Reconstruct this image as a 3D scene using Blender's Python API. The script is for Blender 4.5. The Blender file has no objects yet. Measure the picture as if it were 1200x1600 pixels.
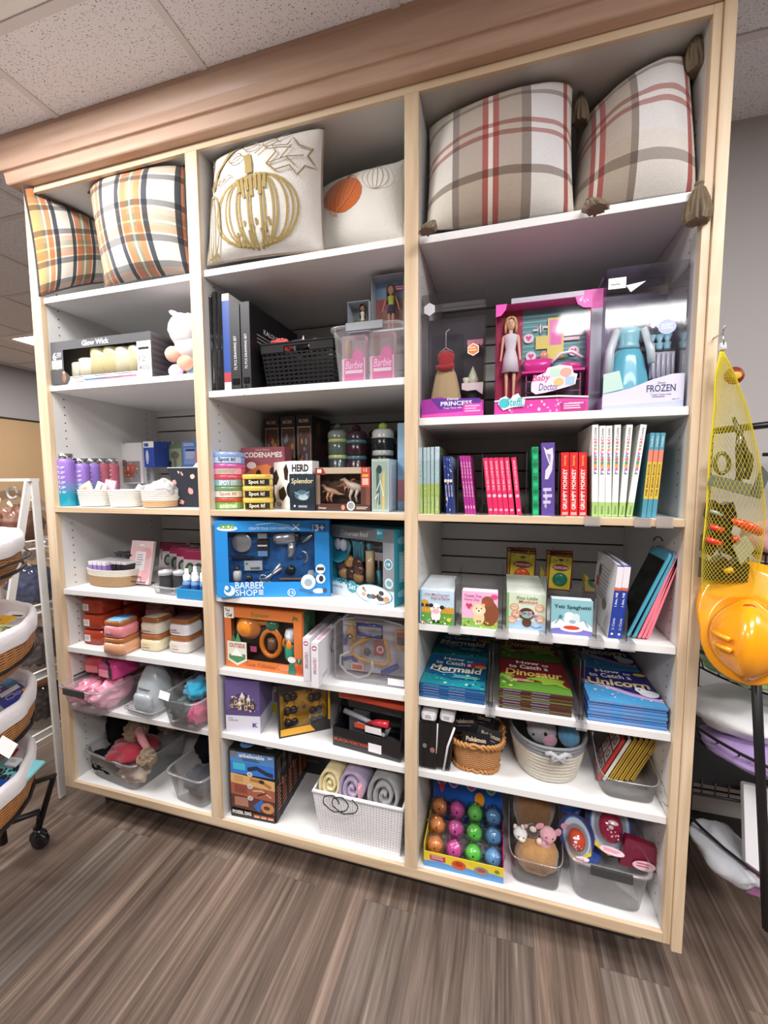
import bpy, bmesh, math, random
from mathutils import Vector, Matrix, noise
random.seed(7)
PI = math.pi
S = bpy.context.scene
COL = S.collection

# ---------------------------------------------------------------- camera
CAM = Vector((0.2272, -1.1504, 1.3409)); YAW, PITCH, ROLL = map(math.radians, (-15.859, -4.661, -0.255)); FPX = 645.4
_f = Vector((math.sin(YAW)*math.cos(PITCH), math.cos(YAW)*math.cos(PITCH), math.sin(PITCH)))
_r0 = Vector((math.cos(YAW), -math.sin(YAW), 0)); _u0 = _r0.cross(_f)
_r = math.cos(ROLL)*_r0 + math.sin(ROLL)*_u0; _u = -math.sin(ROLL)*_r0 + math.cos(ROLL)*_u0
cam = bpy.data.objects.new('camera', bpy.data.cameras.new('camera')); COL.objects.link(cam)
cam.matrix_world = Matrix.Translation(CAM) @ Matrix((_r, _u, -_f)).transposed().to_4x4()
cam.data.sensor_fit = 'HORIZONTAL'; cam.data.sensor_width = 36; cam.data.lens = FPX/1200*36
cam.data.clip_start = 0.02; S.camera = cam

# ---------------------------------------------------------------- world, light, exposure
S.view_settings.view_transform = 'Standard'; S.view_settings.look = 'None'
S.view_settings.gamma = 1; S.view_settings.use_curve_mapping = False
S.view_settings.exposure = 0.22
W = bpy.data.worlds.new('world'); S.world = W; W.use_nodes = True
W.node_tree.nodes['Background'].inputs[0].default_value = (1, .98, .96, 1)
W.node_tree.nodes['Background'].inputs[1].default_value = 0.4
LIGHT_EMIT = 9.0      # ceiling troffer lenses
AREA_W = 26.0         # watts per troffer area lamp
# troffer rectangles on the ceiling (x0, x1, y0, y1), room lighting
TROFFERS = [(-1.72, -0.61, -0.85, -0.32), (0.55, 1.65, -1.42, -0.88), (-1.72, -0.61, -2.5, -1.98), (0.55, 1.65, -2.5, -1.98),
            (-3.74, -2.62, 1.32, 1.86), (-3.96, -2.84, -0.85, -0.32), (2.25, 3.3, -0.85, -0.32)]
CEIL = 2.5

# ---------------------------------------------------------------- from a pixel to the place
def ray(u, v): return _f + _r*((u-600)/FPX) - _u*((v-800)/FPX)
def aty(u, v, y): d = ray(u, v); return CAM + d*((y-CAM.y)/d.y)
def atz(u, v, z): d = ray(u, v); return CAM + d*((z-CAM.z)/d.z)
def atx(u, v, x): d = ray(u, v); return CAM + d*((x-CAM.x)/d.x)
def atplane(u, v, p, n): d = ray(u, v); return CAM + d*((p-CAM).dot(n)/d.dot(n))
def face(bl, br, tl, z, dz=0.0005):
    "front face standing on height z: returns (location, turn, width, height)"
    a, b = atz(*bl, z), atz(*br, z); w = (b-a).length; rz = math.atan2(b.y-a.y, b.x-a.x)
    n = Vector((math.sin(rz), -math.cos(rz), 0)); t = atplane(*tl, a, n)
    return Vector((a.x, a.y, z+dz)), rz, w, t.z-z
def facey(bl, br, tl, y, z):
    "the same for a face whose foot is hidden: y and z known, upright and square to the shelf"
    a, b, t = aty(*bl, y), aty(*br, y), aty(*tl, y)
    return Vector((a.x, y, z+.0005)), 0.0, b.x-a.x, t.z-z

# ---------------------------------------------------------------- colour and materials
def lin(c):
    if isinstance(c, str):
        c = c.lstrip('#'); c = ''.join(q*2 for q in c) if len(c) == 3 else c; c = [int(c[i:i+2], 16)/255 for i in (0, 2, 4)]
    return tuple((x/12.92 if x <= .04045 else ((x+.055)/1.055)**2.4) for x in c[:3]) + (1,)
_M = {}
def mat(name, col=None, rough=.5, metal=0, bump=0, bscale=200, var=0, spec=.5, coat=0, sheen=0, fuzz=None):
    "plain procedural material; col None reads the printed colours of the mesh"
    if name in _M: return _M[name]
    m = bpy.data.materials.new(name); m.use_nodes = True; _M[name] = m
    nt = m.node_tree; b = nt.nodes['Principled BSDF']
    b.inputs['Roughness'].default_value = rough; b.inputs['Metallic'].default_value = metal
    b.inputs['Specular IOR Level'].default_value = spec; b.inputs['Coat Weight'].default_value = coat
    b.inputs['Sheen Weight'].default_value = sheen
    tc = nt.nodes.new('ShaderNodeTexCoord')
    if col is None:
        a = nt.nodes.new('ShaderNodeVertexColor'); a.layer_name = 'Col'; src = a.outputs['Color']
    else:
        r = nt.nodes.new('ShaderNodeRGB'); r.outputs[0].default_value = lin(col); src = r.outputs[0]
    if var:
        n = nt.nodes.new('ShaderNodeTexNoise'); n.inputs['Scale'].default_value = bscale*.3; n.inputs['Detail'].default_value = 3
        nt.links.new(tc.outputs['Object'], n.inputs['Vector'])
        mr = nt.nodes.new('ShaderNodeMapRange'); mr.inputs['To Min'].default_value = 1-var; mr.inputs['To Max'].default_value = 1+var*.6
        nt.links.new(n.outputs[0], mr.inputs['Value'])
        mx = nt.nodes.new('ShaderNodeVectorMath'); mx.operation = 'MULTIPLY'
        nt.links.new(src, mx.inputs[0]); nt.links.new(mr.outputs[0], mx.inputs[1]); src = mx.outputs[0]
    nt.links.new(src, b.inputs['Base Color'])
    if bump:
        n = nt.nodes.new('ShaderNodeTexNoise'); n.inputs['Scale'].default_value = bscale; n.inputs['Detail'].default_value = 4
        nt.links.new(tc.outputs['Object'], n.inputs['Vector'])
        bp = nt.nodes.new('ShaderNodeBump'); bp.inputs['Strength'].default_value = bump; bp.inputs['Distance'].default_value = .002
        nt.links.new(n.outputs[0], bp.inputs['Height']); nt.links.new(bp.outputs[0], b.inputs['Normal'])
    return m
def clear(name, tint=(1, 1, 1), amount=.12, rough=.08, haze=0.0, hazecol=(.9, .9, .92)):
    "thin clear plastic: see-through film with a gloss and an optional milky haze"
    if name in _M: return _M[name]
    m = bpy.data.materials.new(name); m.use_nodes = True; _M[name] = m
    nt = m.node_tree; nt.nodes.clear()
    o = nt.nodes.new('ShaderNodeOutputMaterial'); t = nt.nodes.new('ShaderNodeBsdfTransparent'); t.inputs[0].default_value = (*tint, 1)
    g = nt.nodes.new('ShaderNodeBsdfGlossy'); g.inputs['Roughness'].default_value = rough
    d0 = nt.nodes.new('ShaderNodeBsdfDiffuse'); d0.inputs[0].default_value = (*hazecol, 1); d1 = nt.nodes.new('ShaderNodeBsdfTranslucent'); d1.inputs[0].default_value = (*hazecol, 1); d = nt.nodes.new('ShaderNodeMixShader'); d.inputs[0].default_value = .45 if .1 < haze < .4 else 0; nt.links.new(d0.outputs[0], d.inputs[1]); nt.links.new(d1.outputs[0], d.inputs[2])
    lw = nt.nodes.new('ShaderNodeLayerWeight'); lw.inputs['Blend'].default_value = .25
    ma = nt.nodes.new('ShaderNodeMath'); ma.operation = 'MULTIPLY_ADD'; ma.inputs[1].default_value = .55; ma.inputs[2].default_value = amount*.35
    nt.links.new(lw.outputs['Fresnel'], ma.inputs[0])
    m1 = nt.nodes.new('ShaderNodeMixShader'); m1.inputs[0].default_value = haze
    nt.links.new(t.outputs[0], m1.inputs[1]); nt.links.new(d.outputs[0], m1.inputs[2])
    m2 = nt.nodes.new('ShaderNodeMixShader')
    nt.links.new(ma.outputs[0], m2.inputs[0]); nt.links.new(m1.outputs[0], m2.inputs[1]); nt.links.new(g.outputs[0], m2.inputs[2])
    nt.links.new(m2.outputs[0], o.inputs[0])
    return m
def PRINT(): return mat('printed_card', None, .38)
def MATTE(): return mat('matte_coloured', None, .75)
def GLOSS(): return mat('glossy_plastic', None, .22, coat=.3)
def CLOTH(): return mat('cloth', None, .95, bump=.5, bscale=500, sheen=.3)
def PLUSH(): return mat('plush_fur', None, 1, bump=1, bscale=350, var=.25, sheen=.6)
def FOIL(): return mat('crinkled_film', None, .25, bump=1, bscale=60, coat=.5)
def CLEAR(): return clear('clear_film', (.97, .97, .98), .10, .06)
def BINP(): return clear('milky_bin_plastic', (.97, .97, .98), .2, .18, .20, (.97, .97, 1))
def ACRY(): return clear('clear_acrylic', (.88, .88, .89), .14, .03, .03)

# ---------------------------------------------------------------- mesh builder
class M:
    def __init__(s): s.v = []; s.f = []; s.c = []; s.sm = []; s.uv = None
    def add(s, vs, fs, col='#ffffff', smooth=False):
        o = len(s.v); s.v += [tuple(p) for p in vs]; cl = lin(col) if not (isinstance(col, tuple) and len(col) == 4) else col
        for f in fs: s.f.append(tuple(o+i for i in f)); s.c.append(cl); s.sm.append(smooth)
        return s
    def box(s, x0, x1, y0, y1, z0, z1, col='#ffffff'):
        return s.add([(x0,y0,z0),(x1,y0,z0),(x1,y1,z0),(x0,y1,z0),(x0,y0,z1),(x1,y0,z1),(x1,y1,z1),(x0,y1,z1)],
            [(0,3,2,1),(4,5,6,7),(0,1,5,4),(1,2,6,5),(2,3,7,6),(3,0,4,7)], col)
    def hexa(s, p, col='#ffffff'):
        return s.add(p, [(0,3,2,1),(4,5,6,7),(0,1,5,4),(1,2,6,5),(2,3,7,6),(3,0,4,7)], col)
    def prism(s, pts, y0, y1, col='#ffffff', smooth=False):
        "outline of (x, z) points pushed from y0 to y1"
        n = len(pts); vs = [(x, y0, z) for x, z in pts] + [(x, y1, z) for x, z in pts]
        s.add(vs, [tuple(range(n)), tuple(range(2*n-1, n-1, -1))], col)
        return s.add(vs, [(i, n+i, n+(i+1) % n, (i+1) % n) for i in range(n)], col, smooth)
    def lathe(s, prof, cx=0, cy=0, n=24, sx=1, sy=1, p=2, col='#ffffff', caps=True, smooth=True, z0=0, cols=None):
        "profile of (radius, z); p is the superellipse power of the plan"
        vs = []
        for r, z in prof:
            for k in range(n):
                a = 2*PI*k/n; c, q = math.cos(a), math.sin(a)
                vs.append((cx+sx*r*math.copysign(abs(c)**(2/p), c), cy+sy*r*math.copysign(abs(q)**(2/p), q), z+z0))
        for j in range(len(prof)-1):
            cc = cols[j] if cols else col
            fs = [(j*n+k, j*n+(k+1) % n, (j+1)*n+(k+1) % n, (j+1)*n+k) for k in range(n)]
            if j == 0: s.add(vs, fs, cc, smooth); base = len(s.v)-len(vs)
            else:
                cl = lin(cc)
                for f in fs: s.f.append(tuple(base+i for i in f)); s.c.append(cl); s.sm.append(smooth)
        if caps:
            s.f.append(tuple(base+i for i in range(n-1, -1, -1))); s.c.append(lin(cols[0] if cols else col)); s.sm.append(False)
            e = len(prof)-1; s.f.append(tuple(base+e*n+i for i in range(n))); s.c.append(lin(cols[-1] if cols else col)); s.sm.append(False)
        return s
    def ell(s, c, r, col='#ffffff', n=14, m=9, rot=None, amp=0, fr=6, seed=0):
        "ellipsoid, lumpy with amp"
        vs = []; R = rot or Matrix.Identity(3)
        for j in range(m+1):
            t = PI*j/m
            for k in range(n):
                a = 2*PI*k/n; d = Vector((math.sin(t)*math.cos(a), math.sin(t)*math.sin(a), -math.cos(t)))
                q = 1+amp*noise.noise(d*fr*.4+Vector((seed, seed*2, 3))) if amp else 1
                vs.append(Vector(c)+R@Vector((d.x*r[0]*q, d.y*r[1]*q, d.z*r[2]*q)))
        return s.add(vs, [(j*n+k, j*n+(k+1) % n, (j+1)*n+(k+1) % n, (j+1)*n+k) for j in range(m) for k in range(n)], col, True)
    def tube(s, pts, r, n=6, col='#ffffff', closed=False, caps=True):
        pts = [Vector(p) for p in pts]; N = len(pts); vs = []
        rr = r if isinstance(r, (list, tuple)) else [r]*N
        up = None
        for i, p in enumerate(pts):
            a = pts[(i-1) % N] if (closed or i > 0) else p; b = pts[(i+1) % N] if (closed or i < N-1) else p
            t = (b-a).normalized()
            if up is None: up = Vector((0, 0, 1)) if abs(t.z) < .9 else Vector((1, 0, 0))
            x = t.cross(up)
            if x.length < 1e-4: x = t.orthogonal()
            x.normalize(); y = x.cross(t).normalized(); up = y
            for k in range(n):
                w = 2*PI*k/n; vs.append(p+(x*math.cos(w)+y*math.sin(w))*rr[i])
        fs = [(i*n+k, ((i+1) % N)*n+k, ((i+1) % N)*n+(k+1) % n, i*n+(k+1) % n) for i in range(N if closed else N-1) for k in range(n)]
        if caps and not closed: fs += [tuple(range(n)), tuple((N-1)*n+k for k in range(n-1, -1, -1))]
        return s.add(vs, fs, col, True)
    def stretch(s, k): s.v = [(x, y, z*k) for x, y, z in s.v]; return s
    def merge(s, o, mw=None):
        k = len(s.v); s.v += [tuple(mw@Vector(p)) if mw else p for p in o.v]
        s.f += [tuple(i+k for i in f) for f in o.f]; s.c += o.c; s.sm += o.sm; return s
    def build(s, name, m=None, parent=None, loc=None, rz=0, bevel=0, seg=2, sub=0, solid=0, uv=None, label=None):
        me = bpy.data.meshes.new(name); me.from_pydata(s.v, [], s.f); me.validate()
        if len(me.polygons) == len(s.f):
            ca = me.color_attributes.new('Col', 'FLOAT_COLOR', 'CORNER'); buf = []
            for f, c in zip(s.f, s.c): buf += list(c)*len(f)
            ca.data.foreach_set('color', buf)
            me.polygons.foreach_set('use_smooth', s.sm)
        else: print('BAD MESH', name)
        if uv:
            l = me.uv_layers.new(name='UVMap'); me_l = [0]*len(me.loops); me.loops.foreach_get('vertex_index', me_l)
            l.data.foreach_set('uv', [c for i in me_l for c in uv[i]])
        me.materials.append(m or MATTE())
        o = bpy.data.objects.new(name, me); COL.objects.link(o)
        if parent: o.parent = parent
        if loc is not None: o.location = loc
        if rz: o.rotation_euler.z = rz
        if bevel:
            b = o.modifiers.new('bevel', 'BEVEL'); b.width = bevel; b.segments = seg; b.limit_method = 'ANGLE'
        if solid:
            b = o.modifiers.new('solid', 'SOLIDIFY'); b.thickness = solid; b.offset = 0
        if sub:
            b = o.modifiers.new('sub', 'SUBSURF'); b.levels = b.render_levels = sub
        if label: o['label'] = label
        return o

# ---------------------------------------------------------------- things
def tag(o, label=None, cat=None, group=None, kind=None):
    if label: o['label'] = label
    if cat: o['category'] = cat
    if group: o['group'] = group
    if kind: o['kind'] = kind
    return o
def thing(name, label, cat, loc=(0, 0, 0), rz=0, group=None):
    o = bpy.data.objects.new(name, None); o.empty_display_size = .02; COL.objects.link(o)
    o.location = loc; o.rotation_euler.z = rz
    return tag(o, label, cat, group)
def struct(o): o['kind'] = 'structure'; return o
def dup(root, loc, rz=0, label=None, group=None):
    r = root.copy(); COL.objects.link(r); r.location = loc; r.rotation_euler.z = rz
    if label: r['label'] = label
    if group: r['group'] = group
    for ch in list(root.children):
        c = ch.copy(); COL.objects.link(c); c.parent = r
        for g in ch.children:
            d = g.copy(); COL.objects.link(d); d.parent = c
    return r

# ---------------------------------------------------------------- lettering and flat print
_T = {}
def glyphs(txt, bold=0, space=1, shear=0):
    k = (txt, bold, space, shear)
    if k not in _T:
        cu = bpy.data.curves.new('t', 'FONT'); cu.body = txt; cu.resolution_u = 2; cu.offset = bold; cu.space_character = space; cu.shear = shear
        o = bpy.data.objects.new('t', cu); COL.objects.link(o)
        dg = bpy.context.evaluated_depsgraph_get(); me = bpy.data.meshes.new_from_object(o.evaluated_get(dg))
        vs = [(v.co.x, v.co.y) for v in me.vertices]; fs = [tuple(p.vertices) for p in me.polygons]
        nz = [p.normal.z for p in me.polygons]; fs = [f if z > 0 else f[::-1] for f, z in zip(fs, nz)]
        bpy.data.objects.remove(o); bpy.data.curves.remove(cu); bpy.data.meshes.remove(me)
        if vs:
            x0 = min(v[0] for v in vs); x1 = max(v[0] for v in vs); y0 = min(v[1] for v in vs); y1 = max(v[1] for v in vs)
            vs = [((x-x0)/(x1-x0), (y-y0)/(y1-y0)) for x, y in vs]
        _T[k] = (vs, fs)
    return _T[k]
class Art:
    "flat print, coordinates 0..1 across and up the face; later shapes lie on top"
    STEP = .00012
    def __init__(s): s.items = []
    def poly(s, pts, col): s.items.append((pts, [tuple(range(len(pts)))], col)); return s
    def rect(s, x0, y0, x1, y1, col): return s.poly([(x0,y0),(x1,y0),(x1,y1),(x0,y1)], col)
    def ell(s, cx, cy, rx, ry, col, n=18, a0=0): return s.poly([(cx+rx*math.cos(a0+2*PI*k/n), cy+ry*math.sin(a0+2*PI*k/n)) for k in range(n)], col)
    def ring(s, cx, cy, rx, ry, t, col, n=20):
        o = [(cx+rx*math.cos(2*PI*k/n), cy+ry*math.sin(2*PI*k/n)) for k in range(n)]; i = [(cx+(rx-t)*math.cos(2*PI*k/n), cy+(ry-t*ry/rx)*math.sin(2*PI*k/n)) for k in range(n)]
        s.items.append((o+i, [(k, (k+1) % n, n+(k+1) % n, n+k) for k in range(n)], col)); return s
    def frame(s, x0, y0, x1, y1, t, col, ty=None):
        ty = ty or t; s.items.append(([(x0,y0),(x1,y0),(x1,y1),(x0,y1),(x0+t,y0+ty),(x1-t,y0+ty),(x1-t,y1-ty),(x0+t,y1-ty)], [(0,1,5,4),(1,2,6,5),(2,3,7,6),(3,0,4,7)], col)); return s
    def line(s, pts, t, col, ar=1):
        P = [Vector((x*ar, y)) for x, y in pts]; L = []; R = []
        for i, p in enumerate(P):
            d = (P[min(i+1, len(P)-1)]-P[max(i-1, 0)]); d = d.normalized() if d.length else Vector((1, 0)); n = Vector((-d.y, d.x))*t/2
            L.append(((p+n).x/ar, (p+n).y)); R.append(((p-n).x/ar, (p-n).y))
        k = len(P); s.items.append((L+R, [(i, k+i, k+i+1, i+1) for i in range(k-1)], col)); return s
    def text(s, t, x0, y0, x1, y1, col, rot=0, bold=.01, space=1, shear=0, arc=0):
        vs, fs = glyphs(t, bold, space, shear); out = []
        for a, b in vs:
            if arc: b = b+arc*(1-(2*a-1)**2)
            if rot == 90: a, b = 1-b, a
            elif rot == -90: a, b = b, 1-a
            out.append((x0+a*(x1-x0), y0+b*(y1-y0)))
        s.items.append((out, fs, col)); return s
    def lines(s, x0, y0, x1, y1, n, col, fill=.45):
        h = (y1-y0)/n
        for i in range(n): s.rect(x0, y1-(i+fill)*h, x0+(x1-x0)*(1-.25*random.random()), y1-i*h, col)
        return s
    def speck(s, n, x0, y0, x1, y1, r, cols, ar=1):
        for i in range(n):
            q = r*(.5+random.random()); s.ell(random.uniform(x0, x1), random.uniform(y0, y1), q, q*ar, random.choice(cols), 7)
        return s
    def onto(s, m, o, ux, uy, lift=.0003, curve=None):
        o, ux, uy = Vector(o), Vector(ux), Vector(uy); n = ux.cross(uy).normalized()
        for i, (pts, fs, col) in enumerate(s.items):
            q = n*(lift+i*s.STEP)
            if curve: m.add([curve(a, b, lift+i*s.STEP) for a, b in pts], fs, col)
            else: m.add([o+ux*a+uy*b+q for a, b in pts], fs, col)
        return m
def front(m, w, h, art, y=0, x0=0, z0=0): return art.onto(m, (x0, y, z0), (w, 0, 0), (0, 0, h))
def rightside(m, w, d, h, art, z0=0): return art.onto(m, (w, 0, z0), (0, d, 0), (0, 0, h))
def leftside(m, d, h, art, z0=0): return art.onto(m, (0, d, z0), (0, -d, 0), (0, 0, h))
def topside(m, w, d, h, art): return art.onto(m, (0, 0, h), (w, 0, 0), (0, d, 0))
# ---------------------------------------------------------------- materials of the setting
def nodes(name):
    m = bpy.data.materials.new(name); m.use_nodes = True; _M[name] = m
    return m, m.node_tree, m.node_tree.nodes['Principled BSDF'], m.node_tree.nodes.new, m.node_tree.links.new
def ramp(N, stops, interp='LINEAR'):
    r = N('ShaderNodeValToRGB'); cr = r.color_ramp; cr.interpolation = interp
    while len(cr.elements) < len(stops): cr.elements.new(.5)
    for e, (p, c) in zip(cr.elements, stops): e.position = p
    for e, (p, c) in zip(cr.elements, stops): e.color = lin(c)
    return r
def wood(name, c0, c1, c2, axis, rough=.45):
    m, nt, b, N, L = nodes(name); tc = N('ShaderNodeTexCoord'); mp = N('ShaderNodeMapping')
    sc = [14, 14, 14]; sc[axis] = .9; mp.inputs['Scale'].default_value = sc
    L(tc.outputs['Object'], mp.inputs[0]); n = N('ShaderNodeTexNoise'); n.inputs['Scale'].default_value = 2.2; n.inputs['Detail'].default_value = 7; n.inputs['Distortion'].default_value = .6
    L(mp.outputs[0], n.inputs['Vector']); r = ramp(N, [(.3, c0), (.52, c1), (.72, c2)]); L(n.outputs[0], r.inputs[0]); L(r.outputs[0], b.inputs['Base Color'])
    b.inputs['Roughness'].default_value = rough; b.inputs['Coat Weight'].default_value = .05
    return m
maple_v = wood('maple_upright', '#c6ab8b', '#d8bf9f', '#e3ceb2', 2)
maple_h = wood('maple_level', '#c6ab8b', '#d8bf9f', '#e3ceb2', 0)
crown_m = wood('stained_maple', '#b39078', '#c3a18a', '#cdae98', 0, .6)
melamine = mat('white_melamine', '#d2d0cd', .35, bump=.04, bscale=300)
shelf_m = mat('white_shelf', '#e8e7e6', .3)
# floor: long vinyl planks running towards the shelves
floor_m, nt, b, N, L = nodes('vinyl_plank_floor')
tc = N('ShaderNodeTexCoord'); mp = N('ShaderNodeMapping'); mp.inputs['Rotation'].default_value = (0, 0, PI/2); L(tc.outputs['Object'], mp.inputs[0])
br = N('ShaderNodeTexBrick'); br.inputs['Scale'].default_value = 1; br.inputs['Brick Width'].default_value = 1.3; br.inputs['Row Height'].default_value = .17
br.inputs['Mortar Size'].default_value = .0006; br.inputs['Color1'].default_value = (0, 0, 0, 1); br.inputs['Color2'].default_value = (1, 1, 1, 1); br.inputs['Mortar'].default_value = (.5, .5, .5, 1); br.offset = .37
L(mp.outputs[0], br.inputs['Vector'])
off = N('ShaderNodeVectorMath'); off.operation = 'MULTIPLY_ADD'; off.inputs[1].default_value = (3, 7, 5); L(br.outputs['Color'], off.inputs[0]); L(tc.outputs['Object'], off.inputs[2])
mg = N('ShaderNodeMapping'); mg.inputs['Scale'].default_value = (26, .9, 1); L(off.outputs[0], mg.inputs[0])
n1 = N('ShaderNodeTexNoise'); n1.inputs['Scale'].default_value = 1.3; n1.inputs['Detail'].default_value = 6; n1.inputs['Roughness'].default_value = .65; n1.inputs['Distortion'].default_value = .35; L(mg.outputs[0], n1.inputs['Vector'])
r1 = ramp(N, [(.28, '#4c433d'), (.42, '#635850'), (.56, '#7f736a'), (.74, '#a89c8f')]); L(n1.outputs[0], r1.inputs[0])
mg2 = N('ShaderNodeMapping'); mg2.inputs['Scale'].default_value = (150, 2.5, 1); L(off.outputs[0], mg2.inputs[0])
n2 = N('ShaderNodeTexNoise'); n2.inputs['Scale'].default_value = 1; n2.inputs['Detail'].default_value = 3; L(mg2.outputs[0], n2.inputs['Vector'])
mr = N('ShaderNodeMapRange'); mr.inputs['From Min'].default_value = .3; mr.inputs['From Max'].default_value = .7; mr.inputs['To Min'].default_value = .74; mr.inputs['To Max'].default_value = 1.2; L(n2.outputs[0], mr.inputs['Value'])
mul = N('ShaderNodeVectorMath'); mul.operation = 'MULTIPLY'; L(r1.outputs[0], mul.inputs[0]); L(mr.outputs[0], mul.inputs[1])
tint = N('ShaderNodeMix'); tint.data_type = 'RGBA'; tint.blend_type = 'MULTIPLY'; tint.inputs[0].default_value = 1
rt = ramp(N, [(0, '#ffffff'), (.35, '#e2d8d6'), (.7, '#fff2ea'), (1, '#f0e4df')]); L(br.outputs['Color'], rt.inputs[0]); L(mul.outputs[0], tint.inputs[6]); L(rt.outputs[0], tint.inputs[7])
mo = N('ShaderNodeMix'); mo.data_type = 'RGBA'; mo.inputs[7].default_value = lin('#554b46'); L(br.outputs['Fac'], mo.inputs[0]); L(tint.outputs[2], mo.inputs[6])
L(mo.outputs[2], b.inputs['Base Color']); b.inputs['Roughness'].default_value = .42; b.inputs['Specular IOR Level'].default_value = .4
# ceiling tile: speckled mineral fibre
tile_m, nt, b, N, L = nodes('ceiling_tile')
tc = N('ShaderNodeTexCoord'); mp = N('ShaderNodeMapping'); mp.inputs['Scale'].default_value = (1, 1.9, 1); L(tc.outputs['Object'], mp.inputs[0])
vo = N('ShaderNodeTexVoronoi'); vo.inputs['Scale'].default_value = 135; L(mp.outputs[0], vo.inputs['Vector'])
nn = N('ShaderNodeTexNoise'); nn.inputs['Scale'].default_value = 60; L(mp.outputs[0], nn.inputs['Vector'])
ms = N('ShaderNodeMath'); ms.operation = 'MULTIPLY_ADD'; ms.inputs[1].default_value = -.55; L(nn.outputs[0], ms.inputs[0]); L(vo.outputs['Distance'], ms.inputs[2])
rr = ramp(N, [(0, '#6f655f'), (.0, '#7a706c'), (.03, '#e8e5e8'), (1, '#e8e5e8')]); L(ms.outputs[0], rr.inputs[0]); 
ms2 = N('ShaderNodeMath'); ms2.operation = 'ADD'; ms2.inputs[1].default_value = .07; L(ms.outputs[0], ms2.inputs[0]); L(ms2.outputs[0], rr.inputs[0])
L(rr.outputs[0], b.inputs['Base Color']); b.inputs['Roughness'].default_value = .95
wall_m = mat('painted_wall', '#b3afae', .8, bump=.1, bscale=150)
tan_m = mat('tan_panel', '#c9a67c', .6, var=.06, bscale=20)
white_p = mat('white_paint', '#e8e6e3', .4)
tbar_m = mat('ceiling_tee', '#d6d0cf', .5)
# ---------------------------------------------------------------- room
X0, X1, Y0, Y1 = -4.62, 3.4, -4.6, 3.6
YB = 0.557
struct(M().box(X0-.1, X1+.1, Y0-.1, Y1+.1, -.1, 0).build('floor', floor_m))
ce = struct(M().box(X0-.1, X1+.1, Y0-.1, Y1+.1, CEIL, CEIL+.1).build('ceiling', tile_m))
g = M()
for k in range(-9, 9):
    x = -.605-.56*k
    if X0 < x < X1: g.box(x-.011, x+.011, Y0, Y1, CEIL-.004, CEIL-.0002)
    y = -.302+.558*k
    if Y0 < y < Y1: g.box(X0, X1, y-.011, y+.011, CEIL-.0045, CEIL-.0007)
g.build('ceiling_grid', tbar_m, ce)
struct(M().box(X0-.1, X0, Y0, Y1, 0, CEIL).build('wall_left', wall_m))
struct(M().box(X1, X1+.1, Y0, Y1, 0, CEIL).build('wall_right', mat('far_shop_wall', '#77716d', .9)))
struct(M().box(X0, X1, Y0-.1, Y0, 0, CEIL).build('wall_front', mat('far_shop_wall', '#77716d', .9)))
struct(M().box(X0, X1, Y1, Y1+.1, 0, CEIL).build('wall_far', wall_m))
struct(M().box(-1.40, X1, YB, YB+.12, 0, CEIL).build('wall_back', wall_m))
tp = struct(M().box(X0+.001, X0+.03, .4, Y1-.01, .001, 1.96).build('trim_1', tan_m))
M().box(X0+.0305, X0+.036, .4, Y1-.01, 1.955, 1.972, '#2a2522').build('dark_top_edge', MATTE(), tp)
struct(M().box(.70, X1, YB-.012, YB-.0005, .001, .1).build('baseboard_back', mat('dark_baseboard', '#2b2624', .6)))
# ceiling troffers
def emit(name, col, k):
    m = bpy.data.materials.new(name); m.use_nodes = True; nt = m.node_tree; nt.nodes.clear()
    e = nt.nodes.new('ShaderNodeEmission'); e.inputs[0].default_value = (*col, 1); e.inputs[1].default_value = k
    o = nt.nodes.new('ShaderNodeOutputMaterial'); nt.links.new(e.outputs[0], o.inputs[0]); return m
lens = emit('troffer_lens', (1, .985, 1), LIGHT_EMIT)
where = ['nearest over the shelves, at top left corner', 'above the right bay behind the viewer', 'far behind the viewer on the left', 'far behind the viewer on the right',
         'seen left of the shelving unit', 'over the baskets at far left', 'over the room at far right']
for (x0, x1, y0, y1), wh in zip(TROFFERS, where):
    t = thing('ceiling_light', 'recessed rectangular ceiling light panel '+wh, 'ceiling light', ((x0+x1)/2, (y0+y1)/2, CEIL), 0, 'recessed ceiling lights')
    a, bb = (x1-x0)/2, (y1-y0)/2; f = M(); i1, i2 = .02, .068
    for (r0, r1, za, zb) in ((0, i1, -.008, -.008), (i1, i2, -.008, -.002)):
        o = [(-a+r0, -bb+r0), (a-r0, -bb+r0), (a-r0, bb-r0), (-a+r0, bb-r0)]; i = [(-a+r1, -bb+r1), (a-r1, -bb+r1), (a-r1, bb-r1), (-a+r1, bb-r1)]
        f.add([(*p, za) for p in o]+[(*p, zb) for p in i], [(k, 4+k, 4+(k+1) % 4, (k+1) % 4) for k in range(4)])
    f.add([(-a, -bb, -.001), (a, -bb, -.001), (a, bb, -.001), (-a, bb, -.001), (-a, -bb, -.008), (a, -bb, -.008), (a, bb, -.008), (-a, bb, -.008)], [(0, 4, 5, 1), (1, 5, 6, 2), (2, 6, 7, 3), (3, 7, 4, 0)])
    f.build('troffer_frame', white_p, t)
    M().add([(-a+i2, -bb+i2, -.0022), (-a+i2, bb-i2, -.0022), (a-i2, bb-i2, -.0022), (a-i2, -bb+i2, -.0022)], [(0, 1, 2, 3)]).build('diffuser', lens, t)
    la = bpy.data.lights.new('troffer_lamp', 'AREA'); la.shape = 'RECTANGLE'; la.size = 2*(a-i2); la.size_y = 2*(bb-i2); la.energy = AREA_W; la.color = (1, .975, .95)
    lo = bpy.data.objects.new('troffer_lamp', la); COL.objects.link(lo); lo.parent = t; lo.location = (0, 0, -.012); la.cycles.use_multiple_importance_sampling = True
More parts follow.
